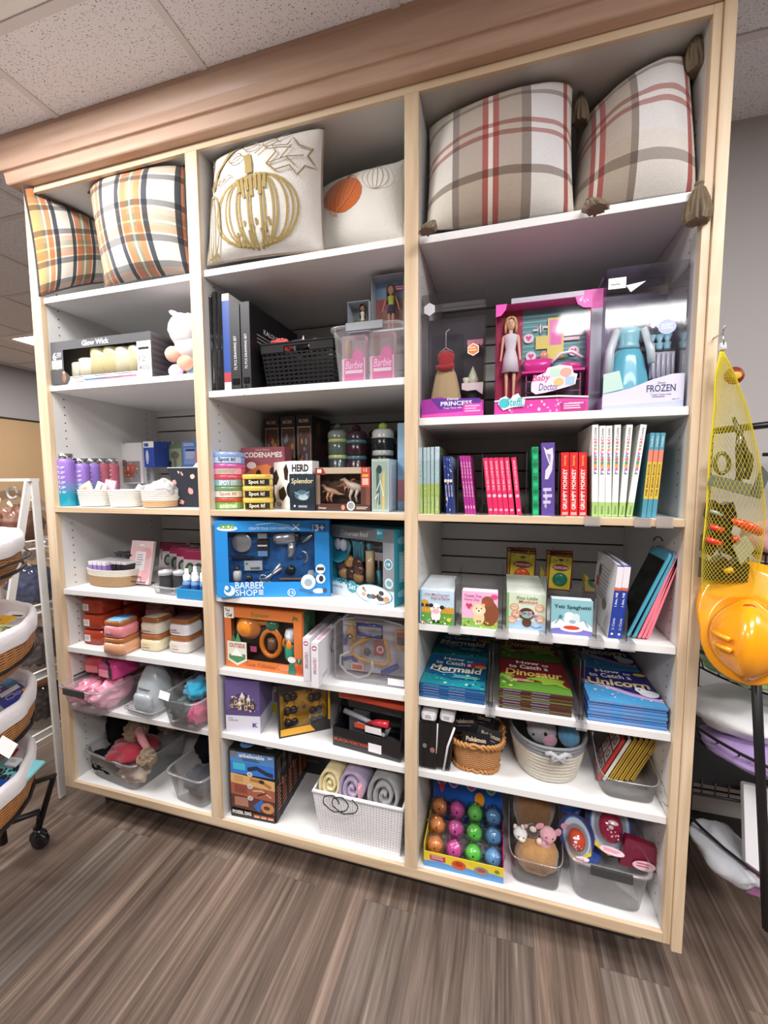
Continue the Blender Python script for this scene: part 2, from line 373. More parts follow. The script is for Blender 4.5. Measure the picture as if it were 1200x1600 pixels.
# ---------------------------------------------------------------- shelving unit
XL, D1L, D1R, D2L, D2R, XR = -1.3838, -.7385, -.695, -.0384, 0, .6551
TOPZ, BOTZ, MIDT, YS, YK = 2.351, .15, 1.2395, .0106, .5
unit = thing('shelving_unit', 'tall three-bay white shelving unit with pale maple edges and a wooden crown', 'shelving unit', (0, 0, 0))
def part(m, name, mt, bevel=.001, label=None): return m.build(name, mt, unit, bevel=bevel, label=label)
part(M().box(XL-.045, XL, -.001, .02, .122, 2.375), 'stile', maple_v, label='left maple edge')
part(M().box(D1L, D1R, -.001, .0104, .1505, TOPZ), 'stile', maple_v)
part(M().box(D2L, D2R, -.001, .0104, .1505, TOPZ), 'stile', maple_v)
part(M().box(XR, XR+.018, -.001, .02, .122, 2.5), 'stile', maple_v)
part(M().box(XR+.0185, XR+.042, -.008, .03, .112, 2.495), 'filler_strip', maple_v)
part(M().box(XL, XR, -.001, .0104, TOPZ, 2.40), 'top_rail', maple_h)
part(M().box(XL, XR, -.001, .0104, .122, BOTZ), 'bottom_rail', maple_h)
for a, c in ((XL, D1L), (D1R, D2L), (D2R, XR)): part(M().box(a+.0003, c-.0003, -.0008, .0104, MIDT-.0195, MIDT), 'mid_rail', maple_h)
part(M().box(XL+.06, XR-.045, .012, .03, .104, .1215), 'base_rail', maple_h)
part(M().box(XL+.03, XR-.03, .10, .118, .0005, .1035), 'toe_kick', mat('dark_toe_kick', '#332b27', .6))
part(M().box(XL-.045, XL, .0205, YB-.002, .122, 2.49), 'side_panel', melamine)
part(M().box(XR, XR+.018, .0205, YB-.002, .122, 2.49), 'side_panel', melamine)
part(M().box(D1L, D1R, .0106, YK, .1505, TOPZ+.01), 'divider_panel', melamine)
part(M().box(D2L, D2R, .0106, YK, .1505, TOPZ+.01), 'divider_panel', melamine)
part(M().box(XL, XR, .0106, YB-.002, TOPZ+.011, TOPZ+.03), 'top_panel', melamine)
part(M().box(XL, XR, .0106, YB-.002, .124, BOTZ), 'bottom_panel', shelf_m)
bk = M(); z = .15
gz = sorted([1.097-.0675*k for k in range(0, 14)]+[1.097+.0675*k for k in range(1, 19)]); zs = [BOTZ+.001]+[q for q in gz if .16 < q < 2.34]+[TOPZ+.01]
for a, c in zip(zs[:-1], zs[1:]): bk.box(XL, XR, YK, YK+.012, a+.003, c-.003)
part(bk, 'slatwall', melamine, 0)
part(M().box(XL, XR, YK+.013, YK+.03, BOTZ+.001, TOPZ+.01), 'slatwall_grooves', mat('dark_groove', '#3a332f', .7), 0, 'dark recessed grooves')
LV = {'a': [1.9985, 1.6866, None, .9232, .6952, .4621], 'b': [2.0013, 1.6251, None, .9493, .6925, .4639], 'c': [1.9948, 1.5092, None, .918, .6892, .4639]}
BX = {'a': (XL, D1L), 'b': (D1R, D2L), 'c': (D2R, XR)}
for k in 'abc':
    a, c = BX[k]
    for z in LV[k]:
        if z: part(M().box(a+.0006, c-.0006, YS, YK-.002, z-.0205, z), 'shelf', shelf_m)
    part(M().box(a+.0006, c-.0006, YS, YK-.002, MIDT-.0195, MIDT), 'shelf', shelf_m)
holes = M()
def hole(x, y, z, s):
    n = 8; vs = [(x+s*.0002, y+.0028*math.cos(2*PI*k/n), z+.0028*math.sin(2*PI*k/n)) for k in range(n)]
    holes.add(vs, [tuple(range(n)) if s > 0 else tuple(range(n-1, -1, -1))], '#2c2624')
for x, s in ((XL, 1), (D1R, 1), (D2R, 1), (XR, -1), (D1L, -1), (D2L, -1)):
    for y in (.06, .44):
        z = .2
        while z < 2.2:
            if not (MIDT-.05 < z < MIDT+.05): hole(x, y, z, s)
            z += .0295
part(holes, 'shelf_pin_holes', MATTE(), 0)
# crown: two stepped boards with a return at the left end
def crown(prof, name):
    m = M(); n = len(prof); rings = []
    for x, k in ((XR+.3, 0), (XL-.045, 1), (XL-.045, 2)):
        r = []
        for (d, z) in prof:
            if k == 0: r.append((XR+.0182, -d, z))
            elif k == 1: r.append((XL-.045-d, -d, z))
            else: r.append((XL-.045-d, YB-.01, z))
        rings.append(r)
    for a, c in ((0, 1), (1, 2)):
        vs = rings[a]+rings[c]; m.add(vs, [(i, n+i, n+(i+1) % n, (i+1) % n) for i in range(n)])
    m.add(rings[0], [tuple(range(n))]); m.add(rings[2], [tuple(range(n-1, -1, -1))])
    return m
part(crown([(.0015, 2.371), (.0015, 2.4995), (.068, 2.4995), (.066, 2.485), (.05, 2.44), (.047, 2.412), (.045, 2.4095), (.040, 2.4095), (.036, 2.407), (.034, 2.39), (.032, 2.3755), (.028, 2.372)], 'c'), 'crown_molding', crown_m, .0015, 'stained maple crown')
# ---------------------------------------------------------------- frames for reading positions (origin and step of each look)
def fr(x, y, s): return lambda a, b: (x+a*s, y+b*s)
K1, K2, K3, K4, K5, K6, K7 = fr(0,180,.28741), fr(300,160,.3), fr(640,20,.43333), fr(640,400,.43333), fr(60,620,.23333), fr(320,630,.275), fr(640,640,.39167)
K8, K9, K10, K11, K12, K13 = fr(640,830,.375), fr(90,1000,.216667), fr(330,920,.266667), fr(330,1130,.266667), fr(640,1080,.366667), fr(640,1200,.366667)
JJ, JM, JD, JE, JP = fr(100,920,.191667), fr(650,440,.13757), fr(765,450,.141667), fr(930,400,.15625), fr(220,490,.075)
WH, BK = '#f4f3f1', '#151416'
def carton(name, label, cat, F, d, body, art=None, right=None, left=None, top=None, group=None, bevel=.0006):
    loc, rz, w, h = F; m = M().box(0, w, 0, d, 0, h, body)
    if art: front(m, w, h, art)
    if right: rightside(m, w, d, h, right)
    if left: leftside(m, d, h, left)
    if top: topside(m, w, d, h, top)
    o = m.build(name, PRINT(), None, loc, rz); return tag(o, label, cat, group)
def windowbox(name, label, cat, F, d, body, art, win, inside='#222222', right=None, left=None, top=None, group=None, back=None, tray=.05):
    "carton with a see-through window; win = (x0, z0, x1, z1) as fractions; the contents are added as parts"
    loc, rz, w, h = F; t = thing(name, label, cat, loc, rz, group); x0, z0, x1, z1 = win[0]*w, win[1]*h, win[2]*w, win[3]*h
    m = M(); k = .0012
    m.box(0, w, d-k, d, 0, h, body); m.box(0, k, 0, d-k, 0, h, body); m.box(w-k, w, 0, d-k, 0, h, body); m.box(k, w-k, 0, d-k, 0, k, body); m.box(k, w-k, 0, d-k, h-k, h, body)
    o = [(0,0,0),(w,0,0),(w,0,h),(0,0,h),(x0,0,z0),(x1,0,z0),(x1,0,z1),(x0,0,z1)]; m.add(o, [(0,1,5,4),(1,2,6,5),(2,3,7,6),(3,0,4,7)], body)
    if art: front(m, w, h, art)
    if right: rightside(m, w, d, h, right)
    if left: leftside(m, d, h, left)
    if top: topside(m, w, d, h, top)
    m.build('carton', PRINT(), t)
    ty = min(d-.006, tray); b = M().box(k*1.5, w-k*1.5, ty, ty+.004, k*1.5, h-k*1.5, inside)
    if back: front(b, w-.004, h-.004, back, y=ty, x0=.002, z0=.002)
    b.build('inner_tray', PRINT(), t)
    M().add([(x0, .0006, z0), (x1, .0006, z0), (x1, .0006, z1), (x0, .0006, z1)], [(0, 1, 2, 3)]).build('clear_window', CLEAR(), t)
    return t, w, h
def shellbin(name, label, cat, c, rz, w, d, h, taper=.86, p=7, mt=None, group=None, rim=.006, handle=None, hcol='#5d5f63', n=48, openfront=False):
    "tapering open bin, its foot centred on c"
    t = thing(name, label, cat, c, rz, group); mt = mt or BINP(); a, b = w/2, d/2
    m = M(); m.lathe([(.001, .0012), (taper*.97, .0012), (taper, .006), (taper+(1-taper)*.5, h*.5), (1, h-.003)], n=n, sx=a, sy=b, p=p, caps=False); m.build('bin_body', mt, t)
    r = M(); q = 1+rim/min(a, b); 
    r.lathe([(1, h-.006), (q, h-.006), (q, h), (.992, h), (.992, h-.006)], n=n, sx=a, sy=b, p=p, caps=False); r.build('bin_rim', mt, t)
    if handle:
        for s in handle:
            x = s*(a+.004) if abs(s) == 1 else 0
            hm = M()
            if abs(s) == 1: hm.box(x-.005, x+.007*s+.004, -b*.45, b*.45, h-.022, h+.004, hcol)
            else: hm.box(-a*.5, a*.5, -b-.014, -b-.0065, h-.022, h+.003, hcol)
            hm.build('handle', GLOSS(), t, bevel=.002)
    return t
def ropebasket(name, label, c, rz, w, d, h, cols, taper=.85, p=3, coils=9, group=None, cat='basket'):
    "coiled rope basket; cols lists one colour per coil from the foot up"
    t = tag(bpy.data.objects.new(name, None), label, cat, group); COL.objects.link(t); t.location = c; t.rotation_euler.z = rz
    prof = [(.001, .003), (taper*.96, .003)]; cc = [cols[0]]*2
    for i in range(coils):
        z0 = h*i/coils; R = lambda f: taper+(1-taper)*((i+f)/coils)**.8
        for f, o in ((.05, 0), (.3, .018), (.7, .018), (.95, 0)): prof.append((R(f)+o, z0+f*h/coils+.001)); cc.append(cols[min(i, len(cols)-1)])
    prof += [(.97, h), (.93, h-.004), (taper*.93, .006), (.001, .006)]; cc += [cols[-1]]*4
    M().lathe(prof, n=44, sx=w/2/1.02, sy=d/2/1.02, p=p, caps=False, cols=cc).build('basket_body', mat('cotton_rope', None, .9, bump=1, bscale=450, var=.12), t)
    return t
def gridwall(m, P00, P10, P11, P01, nx, ny, hole, col, shape='diamond', th=.0025, shift=0):
    "perforated wall of thickness th: every cell has its own hole"
    P00, P10, P11, P01 = map(Vector, (P00, P10, P11, P01)); nrm = (P10-P00).cross(P01-P00).normalized()*th
    Q = lambda u, v: (P00*(1-u)+P10*u)*(1-v)+(P01*(1-u)+P11*u)*v
    for j in range(ny):
        for i in range(nx):
            u0, v0, du, dv = i/nx, j/ny, 1/nx, 1/ny
            k = hole if not shape.startswith('slot') or (i+j) % 2 or shape == 'slotall' else 0
            o = [(0, 0), (1, 0), (1, 1), (0, 1)]
            if k == 0: vs = [Q(u0+a*du, v0+b*dv) for a, b in o]; m.add(vs+[x-nrm for x in vs], [(0, 1, 2, 3), (7, 6, 5, 4)], col); continue
            if shape == 'diamond': c = [(.5, .5-k), (.5+k, .5), (.5, .5+k), (.5-k, .5)]
            else: c = [(.5-k, .5-k*.5), (.5+k, .5-k*.5), (.5+k, .5+k*.5), (.5-k, .5+k*.5)]
            if shape == 'diamond': fs = [(0, 1, 5, 4), (1, 2, 6, 5), (2, 3, 7, 6), (3, 0, 4, 7)]
            else: fs = [(0, 1, 5, 4), (1, 2, 6, 5), (2, 3, 7, 6), (3, 0, 4, 7)]
            vs = [Q(u0+a*du, v0+b*dv) for a, b in o+c]; m.add(vs, fs, col); m.add([x-nrm for x in vs], [f[::-1] for f in fs], col)
            m.add([vs[4], vs[5], vs[6], vs[7]]+[x-nrm for x in vs[4:8]], [(0, 1, 5, 4), (1, 2, 6, 5), (2, 3, 7, 6), (3, 0, 4, 7)], col)
    return m
def pillow_points(C, th, n=30, puff=1.0, wr=.006, seed=1, ear=.06):
    "C = corner points BL, BR, TR, TL; returns (front grid fn, mesh builder data)"
    C = [Vector(c) for c in C]; nr = (C[1]-C[0]).cross(C[3]-C[0]).normalized(); size = (C[1]-C[0]).length
    def S_(a, b, side=1, lift=0):
        x, y = 2*a-1, 2*b-1
        # sides bow inwards between the corners
        sx = 1-ear*(1-y*y); sy = 1-ear*(1-x*x); a2, b2 = (x*sx+1)/2, (y*sy+1)/2
        p = (C[0]*(1-a2)+C[1]*a2)*(1-b2)+(C[3]*(1-a2)+C[2]*a2)*b2
        q = (max(0, 1-abs(x)**2.2)*max(0, 1-abs(y)**2.2))**.62
        w = noise.noise(Vector((a*4+seed, b*4, seed*1.7)))*.6+noise.noise(Vector((a*9+seed, b*7, seed)))*.35
        e = min(1, 6*min(a, 1-a, b, 1-b))
        return p+nr*(side*(q*th/2*puff)+w*wr*e*side+lift)
    return S_, nr
def pillow(name, label, cat, C, th, mt, n=30, seed=1, group=None, trim=None, ear=.06, wr=.006, clamp=None):
    S_, nr = pillow_points(C, th, n, 1, wr, seed, ear); vs = []; uv = []; fs = []
    g = lambda i, j, s: (s*(n+1)+j)*(n+1)+i
    for s in (0, 1):
        for j in range(n+1):
            for i in range(n+1):
                p = S_(i/n, j/n, 1 if s == 0 else -1, 0.0004 if s == 0 else -.0004)
                if clamp: p = clamp(p)
                vs.append(p); uv.append((i/n, j/n))
        for j in range(n):
            for i in range(n):
                q = (g(i, j, s), g(i+1, j, s), g(i+1, j+1, s), g(i, j+1, s)); fs.append(q if s == 0 else q[::-1])
    edge = [(i, 0) for i in range(n)]+[(n, j) for j in range(n)]+[(i, n) for i in range(n, 0, -1)]+[(0, j) for j in range(n, 0, -1)]
    for k in range(len(edge)):
        a, b = edge[k], edge[(k+1) % len(edge)]; fs.append((g(*a, 0), g(*b, 0), g(*b, 1), g(*a, 1))[::-1])
    c = sum((Vector(x) for x in C), Vector())/4; foot = Vector((c.x, c.y, min(v.z for v in vs)))
    t = thing(name, label, cat, foot, 0, group)
    m = M().add([v-foot for v in vs], fs, '#ffffff', True); m.build('cushion_cover', mt, t, uv=uv)
    if trim:
        pts = [S_(a/n, b/n, 0, 0)-foot for a, b in edge]
        if clamp: pts = [clamp(p+foot)-foot for p in pts]
        M().tube(pts, .0035, 6, trim, closed=True).build('piping', CLOTH(), t)
    return t, S_, foot
def plaid(name, sx, sy, rough=.95):
    m, nt, b, N, L = nodes(name); tc = N('ShaderNodeTexCoord'); sp = N('ShaderNodeSeparateXYZ'); L(tc.outputs['UV'], sp.inputs[0])
    a = ramp(N, sx, 'CONSTANT'); c = ramp(N, sy, 'CONSTANT'); L(sp.outputs[0], a.inputs[0]); L(sp.outputs[1], c.inputs[0])
    mx = N('ShaderNodeMix'); mx.data_type = 'RGBA'; mx.blend_type = 'MULTIPLY'; mx.inputs[0].default_value = .78
    L(a.outputs[0], mx.inputs[6]); L(c.outputs[0], mx.inputs[7])
    n = N('ShaderNodeTexNoise'); n.inputs['Scale'].default_value = 400; L(tc.outputs['Object'], n.inputs['Vector'])
    bp = N('ShaderNodeBump'); bp.inputs['Strength'].default_value = .6; bp.inputs['Distance'].default_value = .002; L(n.outputs[0], bp.inputs['Height']); L(bp.outputs[0], b.inputs['Normal'])
    mr = N('ShaderNodeMapRange'); mr.inputs['To Min'].default_value = .82; mr.inputs['To Max'].default_value = 1.12; L(n.outputs[0], mr.inputs['Value'])
    vm = N('ShaderNodeVectorMath'); vm.operation = 'MULTIPLY'; L(mx.outputs[2], vm.inputs[0]); L(mr.outputs[0], vm.inputs[1]); L(vm.outputs[0], b.inputs['Base Color'])
    b.inputs['Roughness'].default_value = rough; b.inputs['Sheen Weight'].default_value = .2
    return m
def spiral(m, c, r, turns, length, col, cols2=None, axis='y', seed=0, th=.6):
    "rolled cloth: a spiral sheet seen end-on"
    N = int(turns*22); pts = []
    for i in range(N+1):
        a = 2*PI*turns*i/N; q = r*(.12+.88*i/N)*(1+.05*noise.noise(Vector((a, seed, 0)))); pts.append((q*math.cos(a), q*math.sin(a)))
    t = r/turns*th*.5; vs = []
    for i, (x, z) in enumerate(pts):
        d = math.hypot(x, z); k = max(0.01, (d-t)/d)
        for q, y in ((1, 0), (1, length), (k, length), (k, 0)): vs.append((c[0]+x*q, c[1]+y+(noise.noise(Vector((i*.3, seed, y)))*.004), c[2]+z*q))
    fs = []
    for i in range(N):
        for k in range(4): fs.append((i*4+k, i*4+4+k, i*4+4+(k+1) % 4, i*4+(k+1) % 4))
    fs += [(0, 1, 2, 3), (N*4+3, N*4+2, N*4+1, N*4)]
    m.add(vs, fs, col, True); return m
def drape(name, mt, parent, c, r, col, seed=0, n=26, amp=.35, fr_=3.2, flat=.35, label=None, floor=None, ratio=1):
    "crumpled heap of cloth: a lumpy dome"
    m = M(); vs = []; k = n*2
    for j in range(n+1):
        t = PI*j/n
        for i in range(k):
            a = 2*PI*i/k; d = Vector((math.sin(t)*math.cos(a), math.sin(t)*math.sin(a), -math.cos(t)))
            q = 1+amp*(noise.noise(d*fr_*.6+Vector((seed, 1, 2)))+.5*abs(noise.noise(d*fr_*1.6+Vector((seed, 5, 2)))))
            p = Vector((d.x*r[0]*q, d.y*r[1]*q, d.z*r[2]*q))
            if floor is not None: p.z = max(p.z, floor-c[2])
            vs.append(Vector(c)+p)
    m.add(vs, [(j*k+i, j*k+(i+1) % k, (j+1)*k+(i+1) % k, (j+1)*k+i) for j in range(n) for i in range(k)], col, True)
    return m.build(name, mt, parent, label=label)
# ---------------------------------------------------------------- cushions on the top shelves
CRM, NVY, ORG, SAG, PNK = '#e9e4dc', '#4a4d56', '#dc9468', '#a5a287', '#e0b09c'
sx = [(0, '#d9a06c'), (.07, SAG), (.10, '#e8dfc8'), (.12, ORG), (.17, CRM), (.19, NVY), (.235, CRM), (.39, NVY), (.435, CRM), (.45, ORG), (.51, SAG), (.54, '#ece6cf'), (.565, SAG), (.60, ORG), (.655, CRM), (.67, NVY), (.72, CRM), (.94, NVY), (.98, ORG)]
sy = [(0, '#8b6450'), (.05, NVY), (.09, CRM), (.22, CRM), (.235, NVY), (.29, CRM), (.305, ORG), (.36, SAG), (.39, '#ece6cf'), (.41, SAG), (.46, PNK), (.51, CRM), (.53, NVY), (.585, CRM), (.78, NVY), (.83, CRM), (.85, PNK), (.90, SAG), (.94, ORG)]
plaid_autumn = plaid('autumn_plaid', sx, sy)
za = LV['a'][0]+.004
cl_a = lambda p: Vector((min(max(p.x, XL+.005), D1L-.005) if p.y > -.006 else p.x, p.y, min(2.348, max(p.z, za)) if p.y > .003 else p.z))
A = lambda k, x, y, yy: aty(*k(x, y), yy)
pillow('throw_pillow', 'black, orange and cream plaid pillow at far left end of top shelf', 'pillow',
       [A(K1, 215, 985, -.02), A(K1, 600, 905, .24), A(K1, 560, 470, .26), A(K1, 125, 390, -.02)], .11, plaid_autumn, seed=3, trim='#3c3e44', ear=.055, clamp=cl_a)
pillow('throw_pillow', 'black, orange and cream plaid pillow leaning right of its twin beside the first divider', 'pillow',
       [A(K1, 575, 940, .02), A(K1, 1040, 865, .06), A(K1, 1005, 240, .04), A(K1, 475, 345, .05)], .14, plaid_autumn, seed=8, trim='#3c3e44', ear=.04, clamp=cl_a)
# cream pillows with pumpkins
linen = mat('cream_linen', '#ddd8d2', .95, bump=.7, bscale=260, sheen=.2)
linen2 = mat('cream_gauze', '#ddd9d0', .95, bump=.9, bscale=150, sheen=.2)
zb = LV['b'][0]+.004
cl_b = lambda p: Vector((min(max(p.x, D1R+.005), D2L-.005), p.y, min(2.348, max(p.z, zb)) if p.y > .003 else p.z))
t, SF, foot = pillow('throw_pillow', 'cream pillow embroidered with large gold pumpkins and grey trim', 'pillow',
       [A(K2, 80, 850, .02), A(K2, 690, 775, .035), A(K2, 690, 118, .035), A(K2, 120, 290, .05)], .15, linen, seed=5, trim='#8d7c6e', ear=.045, clamp=cl_b)
G, G2 = '#a38c50', '#8d7a4b'
a = Art()
def arcs(a, cx, cy, rx, ry, ks, col, th, e=1.0):
    for k in ks: a.line([(cx+k*rx*math.sin(PI*u/14)**.7, cy-ry*math.cos(PI*u/14)*(1-.12*abs(k))) for u in range(1, 14)], th, col)
arcs(a, .46, .35, .26, .24, (-1, -.92, -.72, -.62, -.42, -.34, -.12, -.05, .2, .28, .48, .57, .78, .9, 1), G, .012)
for k in range(9): a.line([(.34+.028*k, .13+.004*abs(k-4)), (.35+.025*k, .22+.03*(k % 3))], .016, G)
for k in range(7): a.line([(.36+.03*k, .56), (.38+.026*k, .46-.04*(k % 2))], .02, G)
a.line([(.44, .58), (.43, .66), (.41, .74)], .045, G)
arcs(a, .12, .33, .12, .24, (-.9, -.5, -.2, .15, .5, .9), G2, .012)
a.line([(.02, .14), (.1, .10), (.2, .13)], .02, G)
a.line([(.16, .58), (.19, .70), (.27, .84), (.31, .92)], .03, G)
for k in range(6): a.line([(.13+.02*k, .58), (.07+.045*k, .64+.02*math.sin(k)), (.02+.06*k, .60)], .009, G2)
leaf = [(.55, .62), (.60, .70), (.57, .76), (.66, .75), (.68, .82), (.72, .75), (.79, .74), (.77, .68), (.84, .62), (.76, .61), (.72, .54), (.68, .60), (.60, .57), (.55, .62)]
a.line(leaf, .011, G2); a.line([(.55, .62), (.66, .66), (.75, .68)], .008, G2); a.line([(.63, .65), (.68, .75)], .007, G2); a.line([(.66, .66), (.71, .60)], .007, G2)
for c in ((.42, .82), (.55, .80), (.08, .80), (.33, .74)): a.line([(c[0]+.045*math.cos(u*.6), c[1]+.04*math.sin(u*.6)) for u in range(11)], .008, G2)
a.line([(.47, .72), (.52, .78), (.6, .84), (.64, .88)], .009, G2)
cv = lambda S_, f: (lambda u, v, l: cl_b(S_(min(max(u, .01), .99), min(max(v, .01), .99), 1, l+.0012))-f)
a.items = [([(.50+(x-.46)*1.38, .44+(y-.47)*1.2) for x, y in p], f, c) for p, f, c in a.items]
m = M(); a.onto(m, (0, 0, 0), (1, 0, 0), (0, 0, 1), curve=cv(SF, foot)); m.build('gold_embroidery', CLOTH(), t)
t, SF, foot = pillow('throw_pillow', 'small cream pillow with one orange and one white pumpkin beside middle divider', 'pillow',
       [A(K2, 650, 778, .10), A(K2, 1112, 712, .06), A(K2, 1112, 300, .14), A(K2, 632, 470, .24)], .12, linen2, seed=12, trim='#b9b0a2', ear=.05, clamp=cl_b)
a = Art()
def disc(a, cx, cy, rx, ry, col, rot=0):
    pts = []; fs = []
    for j in range(5):
        for k in range(20):
            x, y = rx*j/4*math.cos(k*PI/10), ry*j/4*math.sin(k*PI/10); pts.append((cx+x*math.cos(rot)-y*math.sin(rot), cy+x*math.sin(rot)+y*math.cos(rot)))
    for j in range(4):
        for k in range(20): fs.append((j*20+k, (j+1)*20+k, (j+1)*20+(k+1) % 20, j*20+(k+1) % 20))
    a.items.append((pts, fs, col))
disc(a, .76, .66, .17, .19, '#e9e3da'); disc(a, .40, .50, .23, .25, '#c4601f', .35)
for k in (-.75, -.45, -.15, .15, .45, .75):
    a.line([(.76+.17*k*math.sin(PI*u/8), .66-.185*math.cos(PI*u/8)) for u in range(9)], .006, '#9a8f84')
    a.line([(.40+.21*k*math.sin(PI*u/8)-.07*math.cos(PI*u/8), .50-.23*math.cos(PI*u/8)+.05*k) for u in range(9)], .008, '#e08a4c')
a.line([(.76, .86), (.79, .92), (.86, .95)], .022, '#6f7358'); a.line([(.47, .72), (.51, .79)], .025, '#7c7f52')
m = M(); a.onto(m, (0, 0, 0), (1, 0, 0), (0, 0, 1), curve=cv(SF, foot)); m.build('pumpkin_print', CLOTH(), t)
# grey, taupe and red plaid pillows with tassels
TP, TD, RD, LG = '#bdb0a3', '#968a83', '#b0625c', '#ecebec'
px = [(0, CRM), (.19, TD), (.235, TP), (.395, RD), (.435, CRM), (.465, RD), (.505, TP), (.655, TD), (.715, LG), (.93, RD), (.96, CRM)]
py = [(0, CRM), (.17, '#84705f'), (.215, LG), (.42, RD), (.455, '#f0eeea'), (.50, RD), (.535, LG), (.745, '#94867a'), (.79, CRM)]
plaid_red = plaid('red_taupe_plaid', px, py)
plaid_red2 = plaid('red_taupe_plaid_shifted', [(0, TP), (.12, RD), (.16, CRM), (.19, RD), (.235, TP), (.44, TD), (.50, '#eceae8'), (.86, LG), (.90, RD), (.94, CRM)], [(0, CRM), (.10, '#94867a'), (.15, CRM), (.24, LG), (.40, RD), (.44, '#f0eeea'), (.48, RD), (.52, LG), (.70, '#94867a'), (.75, CRM)])
zc = LV['c'][0]+.004
cl_c = lambda p: Vector((min(max(p.x, D2R+.005), XR-.005), p.y, min(2.348, max(p.z, zc-.002)) if p.y > .0 else p.z))
def tassel(par, foot, p, length, tilt=(0, 0), r=.019):
    p = Vector(p)-foot; m = M(); n = 28; vs = []; prof = [(.3, .0), (.42, -.04), (.32, -.12), (.5, -.2), (.85, -.5), (1.02, -.85), (.9, -1.0), (.1, -.97)]
    for (q, z) in prof:
        for k in range(n):
            a_ = 2*PI*k/n; rr = q*r*(1+(.16 if k % 2 else -.1)*(z < -.15))*(1+.15*math.sin(k*2.1)*(z < -.8))
            vs.append(p+Vector((rr*math.cos(a_)+tilt[0]*-z*length, rr*math.sin(a_)+tilt[1]*-z*length, z*length)))
    e = len(prof)-1
    m.add(vs, [(j*n+k, (j+1)*n+k, (j+1)*n+(k+1) % n, j*n+(k+1) % n) for j in range(e) for k in range(n)]+[tuple(range(n)), tuple(e*n+k for k in range(n-1, -1, -1))], '#75644d', False)
    m.build('tassel', CLOTH(), par, label='brown yarn tassel')
t, SF, foot = pillow('throw_pillow', 'grey and cream plaid pillow with red lines standing at left of right bay', 'pillow',
       [A(K3, 60, 790, .02), A(K3, 592, 715, .03), A(K3, 590, 225, .10), A(K3, 70, 400, .12)], .17, plaid_red, seed=21, ear=.03, clamp=cl_c)
tassel(t, foot, aty(*K3(85, 752), -.03), .035, (-.4, -.6), .02); tassel(t, foot, aty(*K3(618, 290), .13), .075, (0, 0))
t, SF, foot = pillow('throw_pillow', 'grey and cream plaid pillow with red lines leaning on the right side panel', 'pillow',
       [A(K3, 590, 715, .06), A(K3, 1045, 640, .03), A(K3, 1005, 100, .12), A(K3, 600, 420, .24)], .19, plaid_red2, seed=27, ear=.03, clamp=cl_c)
tassel(t, foot, aty(*K3(650, 672), -.02), .04, (.3, -.6), .024); tassel(t, foot, aty(*K3(1030, 75), .06), .085, (.1, 0), .022); tassel(t, foot, aty(*K3(1045, 610), -.012), .085, (0, 0), .023)
# ================================================================ LEFT BAY
a1, a2, am, a4, a5, a6, a7 = 1.9985, 1.6866, MIDT, .9232, .6952, .4621, BOTZ
# ---- candle gift box
F = face(K1(288, 1470), K1(830, 1425), K1(272, 1238), a2)
g = '#56575a'
A_ = Art(); A_.rect(0, .80, 1, 1, g); A_.text('Glow Wick', .33, .845, .60, .965, WH, bold=.02); A_.rect(0, 0, 1, .17, '#f0eeee'); A_.rect(0, .35, .13, .8, g)
A_.text('6', .02, .58, .06, .76, WH, bold=.02); A_.lines(.065, .62, .115, .74, 3, '#d8d8d8'); A_.rect(.01, .37, .115, .57, '#e7e5e4'); A_.lines(.02, .39, .11, .55, 5, '#9a9a9a')
A_.rect(.87, .0, 1, .80, '#f1efef'); A_.text('12', .885, .36, .945, .49, '#7d7a80', bold=.01); A_.text('400', .88, .17, .98, .28, '#7d7a80', bold=.01); A_.lines(.885, .52, .985, .60, 2, '#b9b6ba'); A_.rect(.885, .62, .98, .67, '#2a2528'); A_.lines(.885, .69, .97, .77, 3, '#b9b6ba')
A_.rect(.34, .06, .45, .085, '#2c6fb8'); A_.rect(.45, .06, .56, .085, '#433a7c'); A_.rect(.56, .06, .72, .085, '#7a2c63'); A_.rect(.72, .06, .86, .085, '#d8447c'); A_.rect(.25, .05, .34, .08, '#d7c79b')
for q in (.22, .45, .68): A_.lines(q, .10, q+.14, .15, 1, '#77757a')
A_.poly([(.0, .0), (.16, .0), (.2, .17), (.13, .35), (0, .35)], '#4c4b4d')
SD = Art(); [SD.rect(.05, .08+.13*k, .95, .15+.13*k, '#4a4146') for k in range(7)]
t, w, h = windowbox('candle_gift_box', 'long grey gift box of flameless pillar candles', 'gift box', F, .11, g, A_, (.13, .17, .87, .80), '#6a645a', right=SD)
for i, (x, hh, c) in enumerate(((.19, .52, '#f1ead0'), (.30, .58, '#f4eed8'), (.425, .79, '#f2e6b2'), (.555, .79, '#efe2ac'), (.675, .75, '#f4eccb'), (.80, .75, '#efe4b8'))):
    r = .045 if i > 0 else .035
    M().lathe([(.001, .004), (r, .004), (r, hh*h), (r*.9, hh*h+.004), (r*.7, hh*h-.002), (.001, hh*h-.003)], cx=x*w, cy=.052, n=24, col=c, caps=False).build('candle', GLOSS(), t)
m = M()
for q, (x, r) in enumerate(((.055, .020), (.115, .017))):
    for k in range(6): m.ell((x*w+r*.6*math.cos(k*PI/3), -.0005+.018*0+.0, .045+r*.1), (r*.55, .006, r), '#dd9a78', 8, 6)
m = Art()
for cx, cy, s_ in ((.07, .18, .055), (.135, .15, .035)):
    for k in (-1, 1, 0): m.ell(cx+k*s_*.6, cy, s_*.6, .17*s_/.055, '#d58a62' if k else '#e3a27e'); 
    m.rect(cx-.01, cy+.15*s_/.055, cx+.012, cy+.22*s_/.055, '#e6b899')
front(mm := M(), w, h, m, y=-.003); mm.build('pumpkin_print', PRINT(), t)
